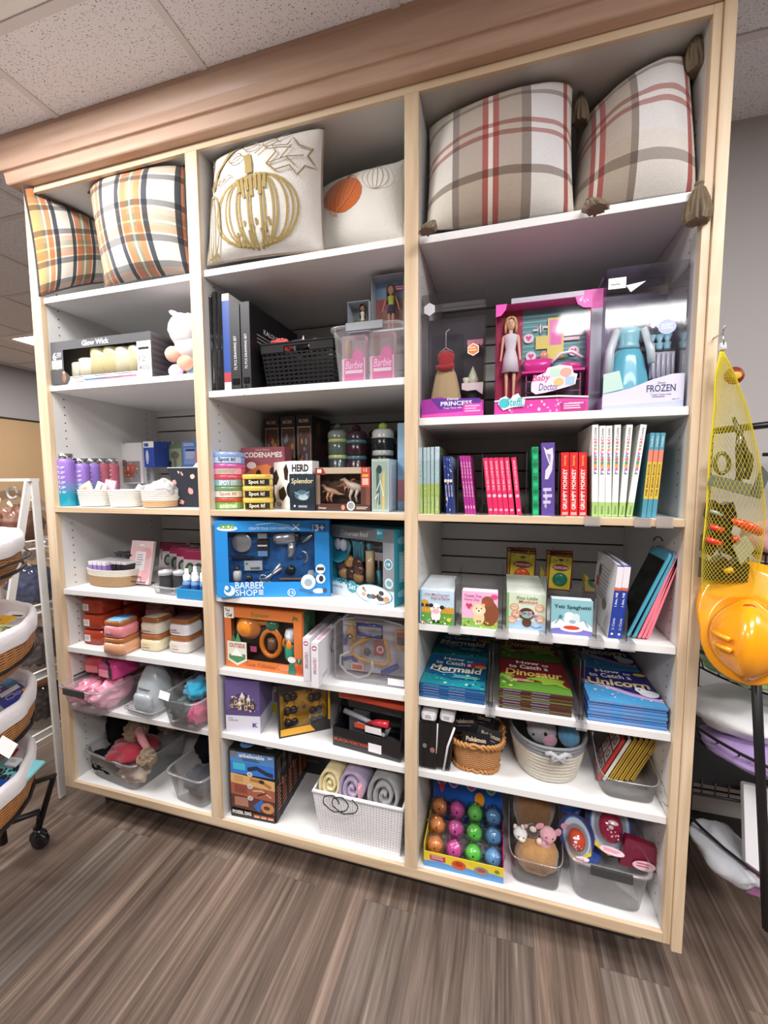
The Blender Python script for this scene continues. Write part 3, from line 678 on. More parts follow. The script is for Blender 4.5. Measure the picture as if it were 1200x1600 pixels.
# ---- plush toys beside the candle box
def plush(name, label, c, rz, parts, cat='plush toy', mt=None, group=None):
    "parts: (name, centre, radii, colour, lumpiness[, tilt about y])"
    t = thing(name, label, cat, c, rz, group)
    for p in parts:
        R = Matrix.Rotation(p[5], 3, 'Y') if len(p) > 5 else None
        M().ell(p[1], p[2], p[3], 20, 14, R, p[4], 8, len(p[0])).build(p[0], GLOSS() if p[0] in ('eye', 'nose') else (mt or PLUSH()), t)
    return t
p = atz(*JP(680, 1290), a2); X, Y_ = p.x, .09
plush('swaddled_doll', 'soft baby doll in white hood with peach body in clear pack', (X-.005, Y_, a2+.001), 0,
      [('hood', (0, 0, .165), (.058, .05, .062), '#e4e3e6', .12), ('hood_tip', (-.03, -.01, .222), (.030, .014, .010), '#eeedf0', .1, .5), ('skirt', (.01, 0, .105), (.048, .042, .045), '#dcdadd', .1),
       ('hand', (-.03, -.03, .083), (.030, .022, .027), '#e8b39c', .05), ('foot', (.018, -.03, .05), (.030, .02, .025), '#e3a98f', .05), ('rattle', (-.018, -.035, .024), (.029, .014, .023), '#cdb3d6', .05)], mt=CLOTH())
p = atz(*JP(1010, 1290), a2)
t = plush('wrapped_doll', 'pink hooded baby doll pack with teal card touching the first divider', (D1L-.048, .13, a2+.001), 0,
      [('hood', (0, 0, .16), (.044, .04, .045), '#e5799f', .15), ('hood_band', (-.02, -.02, .185), (.03, .02, .016), '#f1d6df', .1, .4)], mt=CLOTH())
m = M().box(-.045, .042, -.055, -.05, .002, .118, '#dfc7b8'); A_ = Art(); A_.rect(0, .72, 1, 1, '#a9c8bf'); A_.rect(.5, .75, .6, 1, '#f1efe8'); A_.ell(.28, .38, .24, .33, '#8fb8dc'); A_.ring(.28, .38, .26, .36, .04, WH); A_.ell(.2, .68, .17, .13, '#f2eff2'); A_.ell(.18, .66, .06, .05, '#8f8296')
front(m, .087, .116, A_, y=-.055, x0=-.045, z0=.002); m.build('backing_card', PRINT(), t)
# ---- water bottles
bott_p, nt, b, N, L = nodes('bottle_purple_teal')
def gradm(name, c0, c1, h):
    m, nt, b, N, L = nodes(name); tc = N('ShaderNodeTexCoord'); sp = N('ShaderNodeSeparateXYZ'); L(tc.outputs['Object'], sp.inputs[0])
    mr = N('ShaderNodeMapRange'); mr.inputs['From Max'].default_value = h; L(sp.outputs[2], mr.inputs['Value']); r = ramp(N, [(.25, c0), (.6, c1)]); L(mr.outputs[0], r.inputs[0]); L(r.outputs[0], b.inputs['Base Color']); b.inputs['Roughness'].default_value = .3
    return m
GP = gradm('teal_to_purple_plastic', '#1f9bb4', '#9272c4', .17); GR = gradm('plum_to_red_plastic', '#a76f98', '#bc6476', .17)
def bottle(label, x, y, mt, r=.0295, H=.185):
    t = thing('water_bottle', label, 'water bottle', (x, y, am+.0008), 0, 'ombre water bottles with motivation marks'); t.rotation_euler.z = .5
    M().lathe([(.001, 0), (r*.93, 0), (r, .004), (r, H-.035), (r*.94, H-.024), (r*.80, H-.020), (.001, H-.020)], n=26, caps=False).build('bottle_body', mt, t)
    M().lathe([(r*.82, H-.0198), (r*.88, H-.017), (r*.88, H), (.001, H)], n=26, caps=False).build('cap', mat('chrome', '#c9c9cc', .12, 1), t)
    A_ = Art(); cv = lambda u, v, l: Vector(((r+l)*math.sin((u-.5)*2.2), -(r+l)*math.cos((u-.5)*2.2), v*(H-.03)))
    for k in range(6):
        z = .30+.11*k; A_.ell(.38, z+.03, .03, .02, WH, 6); A_.rect(.5, z+.012, .66, z+.03, WH); A_.rect(.36, z-.012, .60, z-.004, '#e6e2f0')
    m = M(); A_.onto(m, (0, 0, 0), (1, 0, 0), (0, 0, 1), lift=.0004, curve=cv); m.build('hour_marks', PRINT(), t); return t
q = aty(*K5(196, 731), .03)
p0 = aty(*K5(196, 728), .05); bottle('teal and purple water bottle at front beside left side panel', p0.x, .05, GP, .031, .20)
for k, (lab, mt) in enumerate((('teal and purple water bottle second from left, behind first basket', GP), ('teal and purple water bottle in middle of its row', GP), ('red water bottle fourth from left', GR), ('red water bottle at right end of its row, beside the hanging bag', GR))):
    u, v = K5((282, 352, 415, 485)[k], 415); yy = .10+.045*k; pp = aty(u, v, yy); bottle(lab, pp.x, yy, mt, .0285, min(.235, pp.z-am))
# ---- three cream rope baskets with their packs
def cardset(base, rz, items, prefix, cat='package', z=0):
    for nm, lab, dx, dy, dz, w, h, th, tilt, col, art, mt in items:
        m = M().box(-w/2, w/2, -th/2, th/2, 0, h, col)
        if art: front(m, w, h, art, y=-th/2, x0=-w/2)
        o = m.build(nm, mt or PRINT(), None, (base[0]+dx, base[1]+dy, base[2]+dz)); o.rotation_euler = (tilt[0], tilt[1], tilt[2]+rz); tag(o, lab, cat)
CW = ['#e9e4da']
for k, (x0, x1, lab) in enumerate(((250, 468, 'small cream rope basket nearest the purple bottles'), (452, 678, 'small cream rope basket in the middle of three'), (672, 900, 'small cream rope basket with tan foot beside floral bin'))):
    pa, pb = atz(*K5(x0+18, 735), am), atz(*K5(x1-18, 742), am); c = (pa+pb)/2; w = (pb-pa).length*1.10; c.y = .075; c.x = (aty(*K5(x0, 700), .05).x+aty(*K5(x1, 700), .05).x)/2; w = .128; c.z = am+.0008
    ropebasket('rope_basket', lab, c, 0, w, .11, .062, (['#c9a67e']*3+CW if k == 2 else CW), taper=.88, p=2.6, coils=8)
    if k == 0:
        cardset(c, 0, [('skin_care_sachet', 'pink sachet with skin tone panel in first cream basket, leftmost', -.035, 0, .02, .05, .075, .006, (-.2, -.5, .2), '#e8c4b9', Art().rect(.15, .2, .6, .8, '#c69a80'), None),
            ('skin_care_sachet', 'white and pink striped sachet in first cream basket, centre', .0, -.005, .022, .05, .07, .006, (-.2, .3, -.1), '#f3eeee', Art().rect(.1, .1, .3, .9, '#e7c2c8').rect(.5, .1, .65, .9, '#8d8088'), None),
            ('skin_care_sachet', 'bright pink sachet in first cream basket, rightmost', .035, .01, .02, .05, .08, .006, (-.15, .15, 0), '#f0b7c6', None, None)], '')
    if k == 1:
        cardset(c, 0, [('eye_mask_pack', 'white pack lying in the middle cream basket', -.02, 0, .035, .08, .04, .01, (-.9, 0, .1), '#f2f0ef', None, None),
            ('eye_mask_pack', 'mint green pack in the middle cream basket', .03, .01, .03, .05, .05, .01, (-.3, .5, .1), '#a9cfc4', None, None)], '')
    if k == 2:
        o = drape('bagged_combs', FOIL(), None, Vector((0, 0, .03)), (.062, .04, .04), '#b9b6b5', 4, floor=.012); o.location = c+Vector((0, 0, .028)); tag(o, 'clear crinkled bag of grey combs in tan-footed cream basket', 'package')
# ---- floral bin with tissue
pa, pb = atz(*K5(908, 738), am), atz(*K5(1083, 742), am)
fl, nt, b, N, L = nodes('navy_floral_cloth'); tc = N('ShaderNodeTexCoord'); vo = N('ShaderNodeTexVoronoi'); vo.inputs['Scale'].default_value = 26; L(tc.outputs['Object'], vo.inputs['Vector'])
no = N('ShaderNodeTexNoise'); no.inputs['Scale'].default_value = 90; L(tc.outputs['Object'], no.inputs['Vector']); ad = N('ShaderNodeMath'); ad.operation = 'MULTIPLY_ADD'; ad.inputs[1].default_value = .45; L(no.outputs[0], ad.inputs[0]); L(vo.outputs['Distance'], ad.inputs[2])
r1_ = ramp(N, [(0, '#000000'), (.50, '#000000'), (.52, '#ffffff')], 'LINEAR'); L(ad.outputs[0], r1_.inputs[0]); hs = ramp(N, [(0, '#e79a94'), (.35, '#f0c3b4'), (.6, '#8fa58c'), (.8, '#f2e6df')], 'CONSTANT'); sr = N('ShaderNodeSeparateColor'); L(vo.outputs['Color'], sr.inputs[0]); L(sr.outputs[0], hs.inputs[0])
mx = N('ShaderNodeMix'); mx.data_type = 'RGBA'; L(r1_.outputs[0], mx.inputs[0]); L(hs.outputs[0], mx.inputs[6]); mx.inputs[7].default_value = lin('#22242f'); L(mx.outputs[2], b.inputs['Base Color']); b.inputs['Roughness'].default_value = .85
t = thing('fabric_bin', 'navy floral fabric bin holding white tissue, against the first divider', 'bin', (pa.x-.005, pa.y+.004, am+.0008))
w, d, h = D1L-pa.x-.012, .12, .142; m = M(); e = .026
m.add([(e, 0, 0), (w, 0, 0), (w, d, 0), (e, d, 0), (-e*.4, -.01, h), (w+.004, -.006, h), (w+.004, d, h), (-e*.4, d, h)], [(0, 3, 2, 1), (0, 1, 5, 4), (1, 2, 6, 5), (2, 3, 7, 6), (3, 0, 4, 7)]); m.build('bin_body', fl, t, solid=.002)
M().tube([(-e*.4, -.01, h), (w+.004, -.006, h), (w+.004, d, h), (-e*.4, d, h)], .002, 5, '#b9bcc4', closed=True).build('bin_piping', CLOTH(), t)
o = drape('tissue_paper', mat('tissue', '#eeeaf0', .8), None, Vector((0, 0, 0)), (.042, .035, .035), WH, 9); o.location = (pa.x+w*.5, pa.y+.065, am+h-.012); tag(o, 'white tissue paper sticking out of the navy floral bin', 'tissue paper')
# ---- packs hanging on the slatwall
def pack(name, label, k, x0, y0, x1, y1, y, z0, col, art=None, th=.012, group=None, mt=None, cat='package', hook=True):
    a_, b_ = aty(*k(x0, y0), y), aty(*k(x1, y0), y); zt = a_.z; w = b_.x-a_.x; zb_ = aty(*k(x0, y1), y).z if z0 is None else z0; h = zt-zb_
    m = M().box(0, w, 0, th, 0, h, col)
    if art: front(m, w, h, art)
    o = m.build(name, mt or PRINT(), None, (a_.x, y, zb_)); tag(o, label, cat, group)
    return o, w, h
def peg(parent_label, x, z, y0, col='#c9c9cb'):
    m = M(); m.tube([(0, 0, .0), (0, y0-YK+.002, 0), (0, y0-YK-.008, .012)], .002, 5, col); o = m.build('display_hook', mat('hook_wire', '#c4c4c6', .25, .9), None, (x, YK-.001, z)); tag(o, parent_label, 'hook'); return o
A_ = Art(); A_.rect(.1, .02, .9, .55, '#8d8a8c'); A_.ell(.4, .28, .26, .14, '#a65a4c'); A_.ell(.55, .40, .2, .1, '#c3685a'); A_.ell(.25, .5, .12, .09, '#7d5a50'); A_.speck(24, .2, .1, .8, .55, .03, ['#e9a996', '#6f6a60', '#c94f3c', '#d8d2cc'], .6)
o, w, h = pack('dried_flower_bag', 'clear bag of red dried petals hanging on slatwall behind baskets', K5, 528, 312, 690, 580, .30, None, '#dcdadb', A_, .02, mt=FOIL()); peg('wire hook carrying the bag of red dried petals', o.location.x+w*.3, o.location.z+h-.004, .29)
for k in range(6):
    A_ = Art(); A_.rect(0, .76, 1, 1, WH); A_.rect(.1, .8, .5, .93, '#3a58b0'); A_.ell(.35, .4, .14, .26, '#d7dbe4'); A_.rect(.27, .12, .43, .35, '#c9ced8')
    u = 700+k*26; o, w, h = pack('night_light_box', 'small blue box with white top on slatwall peg, %s' % ['frontmost of six', 'second of six from front', 'third of six from front', 'fourth of six from front', 'fifth of six from front', 'rearmost of six'][k], K5, u, 300-k*0, 770+k*20, 470, .31+.022*k, None, '#2c4fae', A_, .016, 'blue boxes on a peg')
A_ = Art(); A_.rect(0, .82, 1, 1, '#6f8262'); A_.ell(.55, .55, .28, .16, '#7a7468'); A_.rect(.45, .0, .65, .45, '#837d70'); A_.ell(.2, .25, .12, .08, '#3f4a3a'); A_.ell(.2, .1, .12, .08, '#3f4a3a')
o, w, h = pack('serving_tool_card', 'green card holding a grey spoon-shaped tool on the slatwall', K5, 858, 318, 955, 485, .42, None, '#a7b294', A_, .01)
peg('wire hook above the green spoon card', o.location.x+w*.6, o.location.z+h-.004, .41)
A_ = Art(); A_.rect(.1, .1, .9, .75, '#88a5dc'); A_.rect(.2, .62, .75, .7, '#2d3c7a'); A_.lines(.2, .3, .8, .58, 4, '#dfe6f6'); A_.lines(.1, .8, .8, .92, 2, '#dfe6f6')
o, w, h = pack('blue_face_mask_pack', 'light blue hanging pack above the floral bin', K5, 960, 300, 1075, 470, .34, None, '#5f86cc', A_, .012)
o, w, h = pack('pink_hair_pack', 'dark pink patterned pack seen behind the floral bin tissue', K5, 1045, 372, 1090, 470, .26, None, '#d8939c', None, .012)
o, w, h = pack('white_card_pack', 'white long card hanging behind the bag of petals', K5, 705, 475, 760, 600, .36, None, '#cfd0d4', Art().ell(.5, .5, .3, .2, '#a7a9b0'), .01)
# ---- shelf a4
pa, pb = atz(*K5(262, 1280), a4), atz(*K5(560, 1272), a4); c = (pa+pb)/2+Vector((0, .075, 0)); c.z = a4+.0008
ropebasket('rope_basket', 'oval cream and tan rope basket holding purple and black packs', c, -.06, .245, .15, .066, ['#b3926c']*6+['#ddd5c8']*4, taper=.93, p=2.3, coils=10)
for i in range(4):
    for jn, (dx, dy, col, nm) in enumerate(((-.065+.023*i, -.03+.0*i, '#9a7cc0', 'purple'),)):
        o = M().box(-.010, .010, -.045, .045, 0, .05, col).box(-.0102, .0102, -.0455, .0455, .035, .0505, '#eceaf0').build('cream_tube_box', PRINT(), None, (c.x+dx, c.y-.01, a4+.045), -.1, bevel=.002)
        tag(o, ['white-topped purple box at left end of oval basket', 'white-topped purple box second in oval basket', 'white-topped purple box third in oval basket', 'white-topped purple box fourth in oval basket'][i], 'box', 'purple boxes in the oval basket')
for i in range(3):
    o = M().box(-.012, .012, -.045, .045, 0, .05, '#26242a').box(-.0122, .0122, -.0455, .0455, .038, .0505, '#d9d7da').build('cream_tube_box', PRINT(), None, (c.x+.035+.026*i, c.y+.005, a4+.047), -.1, bevel=.002)
    tag(o, ['white-topped black box left of two more in oval basket', 'white-topped black box between two others in oval basket', 'white-topped black box at right end of oval basket'][i], 'box', 'black boxes in the oval basket')
o = drape('black_sleep_mask', CLOTH(), None, Vector((0, 0, 0)), (.06, .022, .012), '#1d1b1f', 2, amp=.5); o.location = (c.x+.03, c.y+.03, a4+.112); tag(o, 'black strapped mask lying on boxes in the oval basket', 'sleep mask')
# pink pack on a wire stand
F = face(K5(572, 1262), K5(735, 1278), K5(610, 1040), a4)
p = F[0]; A_ = Art(); A_.rect(.05, .05, .95, .85, '#f0c4c6'); A_.ell(.75, .7, .22, .14, '#e9aab0'); A_.ell(.25, .25, .2, .14, '#e9b4b6'); A_.ell(.8, .2, .18, .12, '#efb0b6'); A_.rect(.27, .32, .72, .75, '#f4f2f3'); A_.lines(.34, .4, .65, .68, 5, '#b9a9b0'); A_.rect(.4, .88, .6, .92, '#fff')
w, h = .112, .17; t = thing('pink_heat_pack', 'pale pink floral pack with white label on black wire stand', 'package', (p.x, p.y+.012, a4+.001), F[1])
m = M().box(0, w, 0, .012, 0, h, '#ecd3d4'); front(m, w, h, A_); o = m.build('pack_body', PRINT(), t, (0, .0, .006)); o.rotation_euler.x = -.22
t2 = M().tube([(.018, -.012, .018), (.018, -.012, .038), (w-.018, -.012, .038), (w-.018, -.012, .018)], .002, 6, '#26252a', closed=True).tube([(.018, -.012, .018), (.018, .05, .001)], .002, 6, '#26252a').tube([(w-.018, -.012, .018), (w-.018, .05, .001)], .002, 6, '#26252a').build('wire_stand', GLOSS(), None, (p.x, p.y+.008, a4+.002), F[1]); tag(t2, 'small black wire stand holding the pale pink pack', 'display stand')
# clear tray with two black jars
pa, pb = atz(*K5(760, 1322), a4), atz(*K5(915, 1332), a4)
t = shellbin('clear_tray', 'low clear tray holding two black-lidded jars', 'tray', Vector(((pa.x+pb.x)/2+.006, pa.y+.052, a4+.001)), -.12, .115, .10, .03, .94, 8)
for i, (dx, dy, lab) in enumerate(((-.026, -.012, 'round glass jar of black hair ties at left of clear tray'), (.028, .0, 'round glass jar of black hair ties at right of clear tray'))):
    j = thing('glass_jar', lab, 'jar', (t.location.x+dx, t.location.y+dy, a4+.004), 0, 'jars of black hair ties')
    M().lathe([(.001, 0), (.022, 0), (.0235, .003), (.0235, .058), (.001, .058)], n=22, caps=False, col='#1c1b1e').build('hair_ties', MATTE(), j)
    M().lathe([(.0245, 0), (.0245, .062)], n=22, caps=False).build('glass_wall', ACRY(), j)
    M().lathe([(.001, .062), (.0255, .062), (.0255, .075), (.023, .078), (.001, .079)], n=22, caps=False, col='#b9bcc0').build('lid', GLOSS(), j, label='pale lid')
    M().lathe([(.001, .0793), (.012, .0793), (.012, .0796), (.001, .0797)], n=16, caps=False, col='#eceaea').build('lid_sticker', PRINT(), j)
# blue tray of spray bottles
pa, pb = atz(*K5(925, 1352), a4), atz(*K5(1112, 1370), a4); w = D1L-pa.x-.004
t = thing('blue_tray', 'bright blue display tray holding small spray bottles', 'tray', (pa.x, pa.y, a4+.001))
bl = '#2b8fc9'; m = M().box(0, w, 0, .10, 0, .004, bl).box(0, w, 0, .004, .004, .036, bl).box(0, .004, .004, .096, .004, .036, bl).box(w-.004, w, .004, .096, .004, .036, bl).box(0, w, .096, .1, .004, .05, bl); m.build('tray_body', GLOSS(), t, bevel=.002)
n = 0
for r_ in range(2):
    for k in range(3):
        x = pa.x+.024+k*.036; 
        if x > D1L-.018: x = D1L-.0185
        n += 1; s_ = thing('spray_bottle', 'white-capped mini spray bottle, %s of the %s row in blue tray' % (['left', 'middle', 'right'][k], ['front', 'back'][r_]), 'spray bottle', (x, pa.y+.026+.042*r_, a4+.0055), 0, 'spray bottles in the blue tray')
        M().lathe([(.001, 0), (.0145, 0), (.0145, .05), (.009, .056), (.001, .056)], n=18, caps=False, col='#5d8fc4').build('bottle_body', PRINT(), s_)
        M().lathe([(.0147, .012), (.0147, .042)], n=18, caps=False, cols=['#31568f']).build('bottle_label', PRINT(), s_)
        M().lathe([(.012, .0563), (.0125, .074), (.007, .078), (.0065, .097), (.001, .098)], n=18, caps=False, col='#f0f0f2').build('spray_cap', GLOSS(), s_)
# pink clamshell packs at the back
for k in range(5):
    A_ = Art(); A_.rect(0, .72, 1, 1, '#a42c55'); A_.ell(.22, .4, .15, .22, '#3f5a48'); A_.ell(.5, .4, .15, .22, '#3f5a48'); A_.ell(.22, .4, .08, .12, '#9fb4a2'); A_.ell(.5, .4, .08, .12, '#9fb4a2'); A_.rect(.7, .15, .95, .6, '#d8c9cc'); A_.speck(8, .05, .05, .95, .3, .03, ['#d04f7c', '#f0d9de'])
    x, y = (K5(720+58*k+(30 if k == 0 else 0), 945-8*k)); pp = aty(x, y, .36-.035*k)
    m = M().box(0, .15, 0, .02, 0, .12, '#e5d3d8'); front(m, .15, .12, A_); o = m.build('beauty_sponge_pack', PRINT(), None, (min(pp.x, D1L-.16), .40-.045*k, a4+.002+.03)); o.rotation_euler.x = -.12; o.location.z = a4+.006
    tag(o, 'pink-topped pack with green ovals at the back, %s' % ['leaning on the slatwall', 'second from the slatwall', 'third from the slatwall', 'second from the front', 'frontmost of five'][k], 'package', 'pink-topped packs at the back')
# ---- shelf a5: tubs and jars
def squarejar(label, x, y, z, w, d, h, col, lid=None, lidtop=None, art=None, name='candle_jar', group=None, mt=None, cat='jar', rz=.0):
    t = thing(name, label, cat, (x, y, z), rz, group); pw = 4.5
    hb = h-(.018 if lid else .004)
    M().lathe([(.001, 0), (.9, 0), (1, .006), (1, hb-.010), (.90, hb), (.001, hb)], n=32, sx=w/2, sy=d/2, p=pw, caps=False, col=col).build('jar_body', mt or GLOSS(), t)
    if lid:
        M().lathe([(.86, hb+.0003), (.93, hb+.001), (.95, hb+.004), (.95, h-.003), (.9, h), (.001, h+.0005)], n=32, sx=w/2, sy=d/2, p=pw, caps=False, col=lid).build('lid', GLOSS(), t, label='bronze lid')
        if lidtop: M().lathe([(.001, h+.0012), (.8, h+.001), (.8, h+.0006)], n=24, sx=w/2, sy=d/2, p=pw, caps=False, col=lidtop).build('lid_sticker', PRINT(), t)
    if art:
        m = M(); front(m, w*.6, hb*.7, art, y=-d/2-.0002, x0=-w*.3, z0=hb*.12); m.build('jar_label', PRINT(), t)
    return t
rt_ = '#b8402c'
tra = clear('amber_red_tub', (.85, .35, .25), .15, .1, .75, (.50, .06, .025))
LB = Art().rect(0, .15, .45, .8, '#ece4e2').lines(.04, .25, .42, .7, 4, '#8d8486')
n_ = ['bottom', 'middle', 'top']; 
pj = atz(*JJ(210, 460), a5)
for c_ in range(3):
    for r_ in range(3):
        squarejar('red plastic-wrapped candle tub, %s of the %s stack by left side panel' % (n_[r_], ['front', 'second', 'rear'][c_]), pj.x+.004, pj.y+.058+.112*c_, a5+.001+.0615*r_, .108, .108, .0605, rt_, None, None, LB if c_ == 0 else None, 'candle_tub', 'red candle tubs', tra)
def jarpair(u0, u1, v, dy, b_col, t_col, t_lid, lab, btxt=None, ttxt=None):
    pa, pb = atz(*JJ(u0, v), a5), atz(*JJ(u1, v), a5); w = (pb-pa).length; x = (pa.x+pb.x)/2; y = pa.y+.045+dy; w = .098
    A1 = Art(); A1.text(btxt or 'sweet', .05, .15, .6, .4, '#8d6f60' if not btxt else '#b04a5a'); A1.lines(.05, .5, .6, .75, 2, '#d8c0a8')
    A2 = Art(); A2.text(ttxt or 'TUSK', .0, .4, .45, .7, '#f2e9e4' if not btxt else '#a23a4c'); A2.rect(.0, .2, .7, .28, '#5a4440')
    squarejar('lower '+lab, x, y, a5+.001, w, w, .062, b_col, '#a8683a', None, A1, 'candle_jar', None)
    squarejar('upper '+lab, x, y, a5+.0643, w*.93, w*.93, .062, t_col, '#9c5f36', t_lid, A2, 'candle_jar', None)
jarpair(315, 520, 530, 0, '#dda37e', '#e08a92', '#6fa8cf', 'jar of the peach and pink pair with blue lid sticker in front')
jarpair(628, 800, 500, .0, '#e6dcb8', '#e0d6c4', '#d9c8b2', 'jar of the cream pair with beige lid sticker')
jarpair(860, 1040, 515, 0, '#e0d8d0', '#e9e6ea', '#5d3a40', 'jar of the white pair with dark lid sticker', 'Apple', 'vanilla')
jarpair(500, 640, 445, .10, '#c99a84', '#d07f88', '#5f9cc0', 'jar of the pink pair behind, with teal lid sticker')
for i, (u, col, lab) in enumerate(((430, '#8a3a5a', 'plum'), (620, '#8f8a4a', 'olive'), (760, '#8a5a40', 'brown'), (880, '#b8a080', 'tan'), (1020, '#8a4a48', 'maroon'))):
    pp = aty(*JJ(u, 130), .34); 
    for r_ in range(2): squarejar('%s wrapped candle jar in the back row, %s of its pair' % (lab, ['lower', 'upper'][r_]), pp.x, .34+.0*i, a5+.001+.075*r_, .088, .09, .073, col, '#7d4a2c', None, None, 'candle_jar', None)
pp = atz(*JJ(1145, 505), a5); t = thing('body_mist_bottle', 'slim teal bottle on candle shelf beside first divider', 'bottle', (D1L-.021, pp.y+.02, a5+.001))
M().lathe([(.001, 0), (.016, 0), (.018, .003), (.018, .078), (.001, .09)], n=18, caps=False, cols=['#3a3c40', '#3a3c40', '#3a3c40', '#5fa5b0', '#7fb5bc']).build('bottle_body', GLOSS(), t); M().lathe([(.009, .088), (.009, .115), (.001, .116)], n=14, caps=False, col='#5a3040').build('cap', GLOSS(), t)
# ---- shelf a6: bins
def clutter(par_t, name, lab, cat, c, r, col, mt=None, seed=1, amp=.45, floor=None, group=None):
    o = drape(name, mt or CLOTH(), None, Vector((0, 0, 0)), r, col, seed, amp=amp, floor=floor); o.location = c; return tag(o, lab, cat, group)
b1_ = shellbin('storage_bin', 'clear storage bin of pink purses overhanging at left below the tubs', 'storage bin', Vector((-1.264, .075, a6+.001)), -.06, .215, .25, .105, .84, 7, handle=(-1, 0), hcol='#2c2a2d')
clutter(0, 'pink_purse', 'pale pink purse pressed in the left end of upper clear bin', 'purse', Vector((-1.325, .05, a6+.050)), (.045, .07, .040), '#d98ba4', FOIL(), 3)
clutter(0, 'pink_purse', 'pale pink purse filling right half of the upper clear bin', 'purse', Vector((-1.225, .06, a6+.053)), (.045, .08, .042), '#e29ab0', FOIL(), 5)
def cube_bag(lab, x, y, z, w, d, h, col, col2, rz=0, strap=True):
    t = thing('mini_backpack', lab, 'bag', (x, y, z), rz)
    M().lathe([(.001, 0), (.93, 0), (1, .01), (1, h-.01), (.9, h), (.001, h)], n=28, sx=w/2, sy=d/2, p=5, caps=False, col=col).build('bag_body', FOIL(), t)
    M().box(-w*.33, w*.33, -d/2-.004, -d/2+.001, h*.12, h*.6, col2).build('bag_pocket', FOIL(), t, bevel=.003)
    if strap: M().tube([(-w*.3, -d*.3, h*1.0), (-w*.1, -d*.42, h*1.10), (w*.2, -d*.45, h*.9), (w*.35, -d*.55, h*.5), (w*.3, -d*.5, h*.1)], .006, 6, '#2a262b').build('bag_strap', CLOTH(), t)
cube_bag('coral red wrapped bag on top of the pink bin, leftmost', -1.335, .12, a6+.108, .085, .12, .058, '#e0606c', '#ef8b92', .1, False)
cube_bag('coral and pink wrapped bag with black strap on the pink bin', -1.232, .10, a6+.108, .10, .12, .060, '#ec4f9a', '#f29aaf', -.1)
# grey backpack
c = atz(*K9(610, 545), a6); t = thing('grey_backpack', 'grey plastic-wrapped mini backpack between the two upper bins', 'backpack', (c.x+.005, c.y+.06, a6+.001), -.1)
m = M(); m.lathe([(.001, 0), (.85, 0), (1, .02), (.98, .07), (.85, .11), (.62, .145), (.4, .168), (.001, .172)], n=30, sx=.062, sy=.055, p=3, caps=False, col='#b3bbc0'); m.build('bag_body', FOIL(), t)
M().lathe([(.001, .014), (.8, .014), (1, .025), (1, .065), (.8, .078), (.001, .08)], cy=-.050, n=24, sx=.045, sy=.016, p=3, caps=False, col='#a9b2b8').build('bag_pocket', FOIL(), t)
M().tube([(-.02, 0, .165), (-.02, -.005, .195), (.02, -.005, .195), (.02, 0, .165)], .006, 6, '#a5adb3').build('bag_handle', FOIL(), t)
M().tube([(-.05, -.03, .085), (-.02, -.052, .10), (.02, -.052, .10), (.05, -.03, .085)], .0025, 5, '#7d868c').build('zipper', GLOSS(), t)
t = shellbin('clear_tray', 'shallow clear tray under the grey wrapped backpack', 'tray', Vector((c.x+.004, c.y+.064, a6+.0003)), -.1, .15, .16, .03, .95, 7)
b2_ = shellbin('storage_bin', 'clear storage bin of teal and pink items against the first divider', 'storage bin', Vector((D1L-.096, .09, a6+.001)), -.05, .165, .24, .115, .84, 7, handle=(0,), hcol='#5d5f62')
clutter(0, 'folded_scarf', 'dark green folded cloth inside the teal and pink bin', 'cloth', Vector((D1L-.125, .05, a6+.048)), (.038, .06, .035), '#4a5f5c', CLOTH(), 7)
clutter(0, 'folded_scarf', 'bright pink folded cloth inside the teal and pink bin', 'cloth', Vector((D1L-.060, .05, a6+.05)), (.030, .06, .038), '#d83f7c', CLOTH(), 8)
clutter(0, 'teal_bag', 'teal crumpled cloth bag heaped on the right upper bin', 'bag', Vector((D1L-.075, .06, a6+.125)), (.050, .05, .032), '#1f86a8', CLOTH(), 9)
clutter(0, 'dark_bag', 'black and plum wrapped bag behind the teal cloth bag', 'bag', Vector((D1L-.09, .17, a6+.13)), (.07, .05, .045), '#4a2a3c', FOIL(), 11)
clutter(0, 'dark_bag', 'dark grey wrapped bag behind the grey backpack', 'bag', Vector((-1.00, .26, a6+.075)), (.12, .05, .056), '#3c3c40', FOIL(), 12)
o = M().box(-.027, .027, -.0005, .0005, 0, .026, '#f0eff0').build('price_tag', PRINT(), None, (D1L-.148, -.0385, a6+.118)); tag(o, 'white price tag standing on rim of the teal bin', 'price tag'); o.rotation_euler = (-.3, 0, -.2)
def KNIT(): return mat('dark_knit', None, 1, bump=.6, bscale=300, spec=.15)
# ---- bottom shelf bins with winter hats
b3_ = shellbin('storage_bin', 'large clear bin of black, red and fur hats at bottom left', 'storage bin', Vector((-1.203, .145, a7+.001)), -.12, .30, .27, .118, .86, 7, handle=None)
b4_ = shellbin('storage_bin', 'clear bin of dark navy knitwear at bottom beside the first divider', 'storage bin', Vector((D1L-.105, .135, a7+.001)), -.10, .18, .27, .125, .84, 7)
M().box(-.166, -.157, -.04, .05, .095, .124, '#7b8286').build('clip_handle', GLOSS(), b3_, bevel=.002)
clutter(0, 'black_knit_hat', 'big heap of black knit hats in bottom left bin', 'hat', Vector((-1.262, .19, a7+.148)), (.098, .12, .105), '#0c0c0d', KNIT(), 20, .2)
clutter(0, 'black_knit_hat', 'black knit hat pressed against the front of bottom left bin', 'hat', Vector((-1.27, .075, a7+.055)), (.085, .045, .048), '#141416', KNIT(), 22, .3)
clutter(0, 'red_knit_hat', 'dark red knit hat spilling over front of bottom left bin', 'hat', Vector((-1.155, .075, a7+.128)), (.085, .07, .032), '#8c1a2c', CLOTH(), 24, .35)
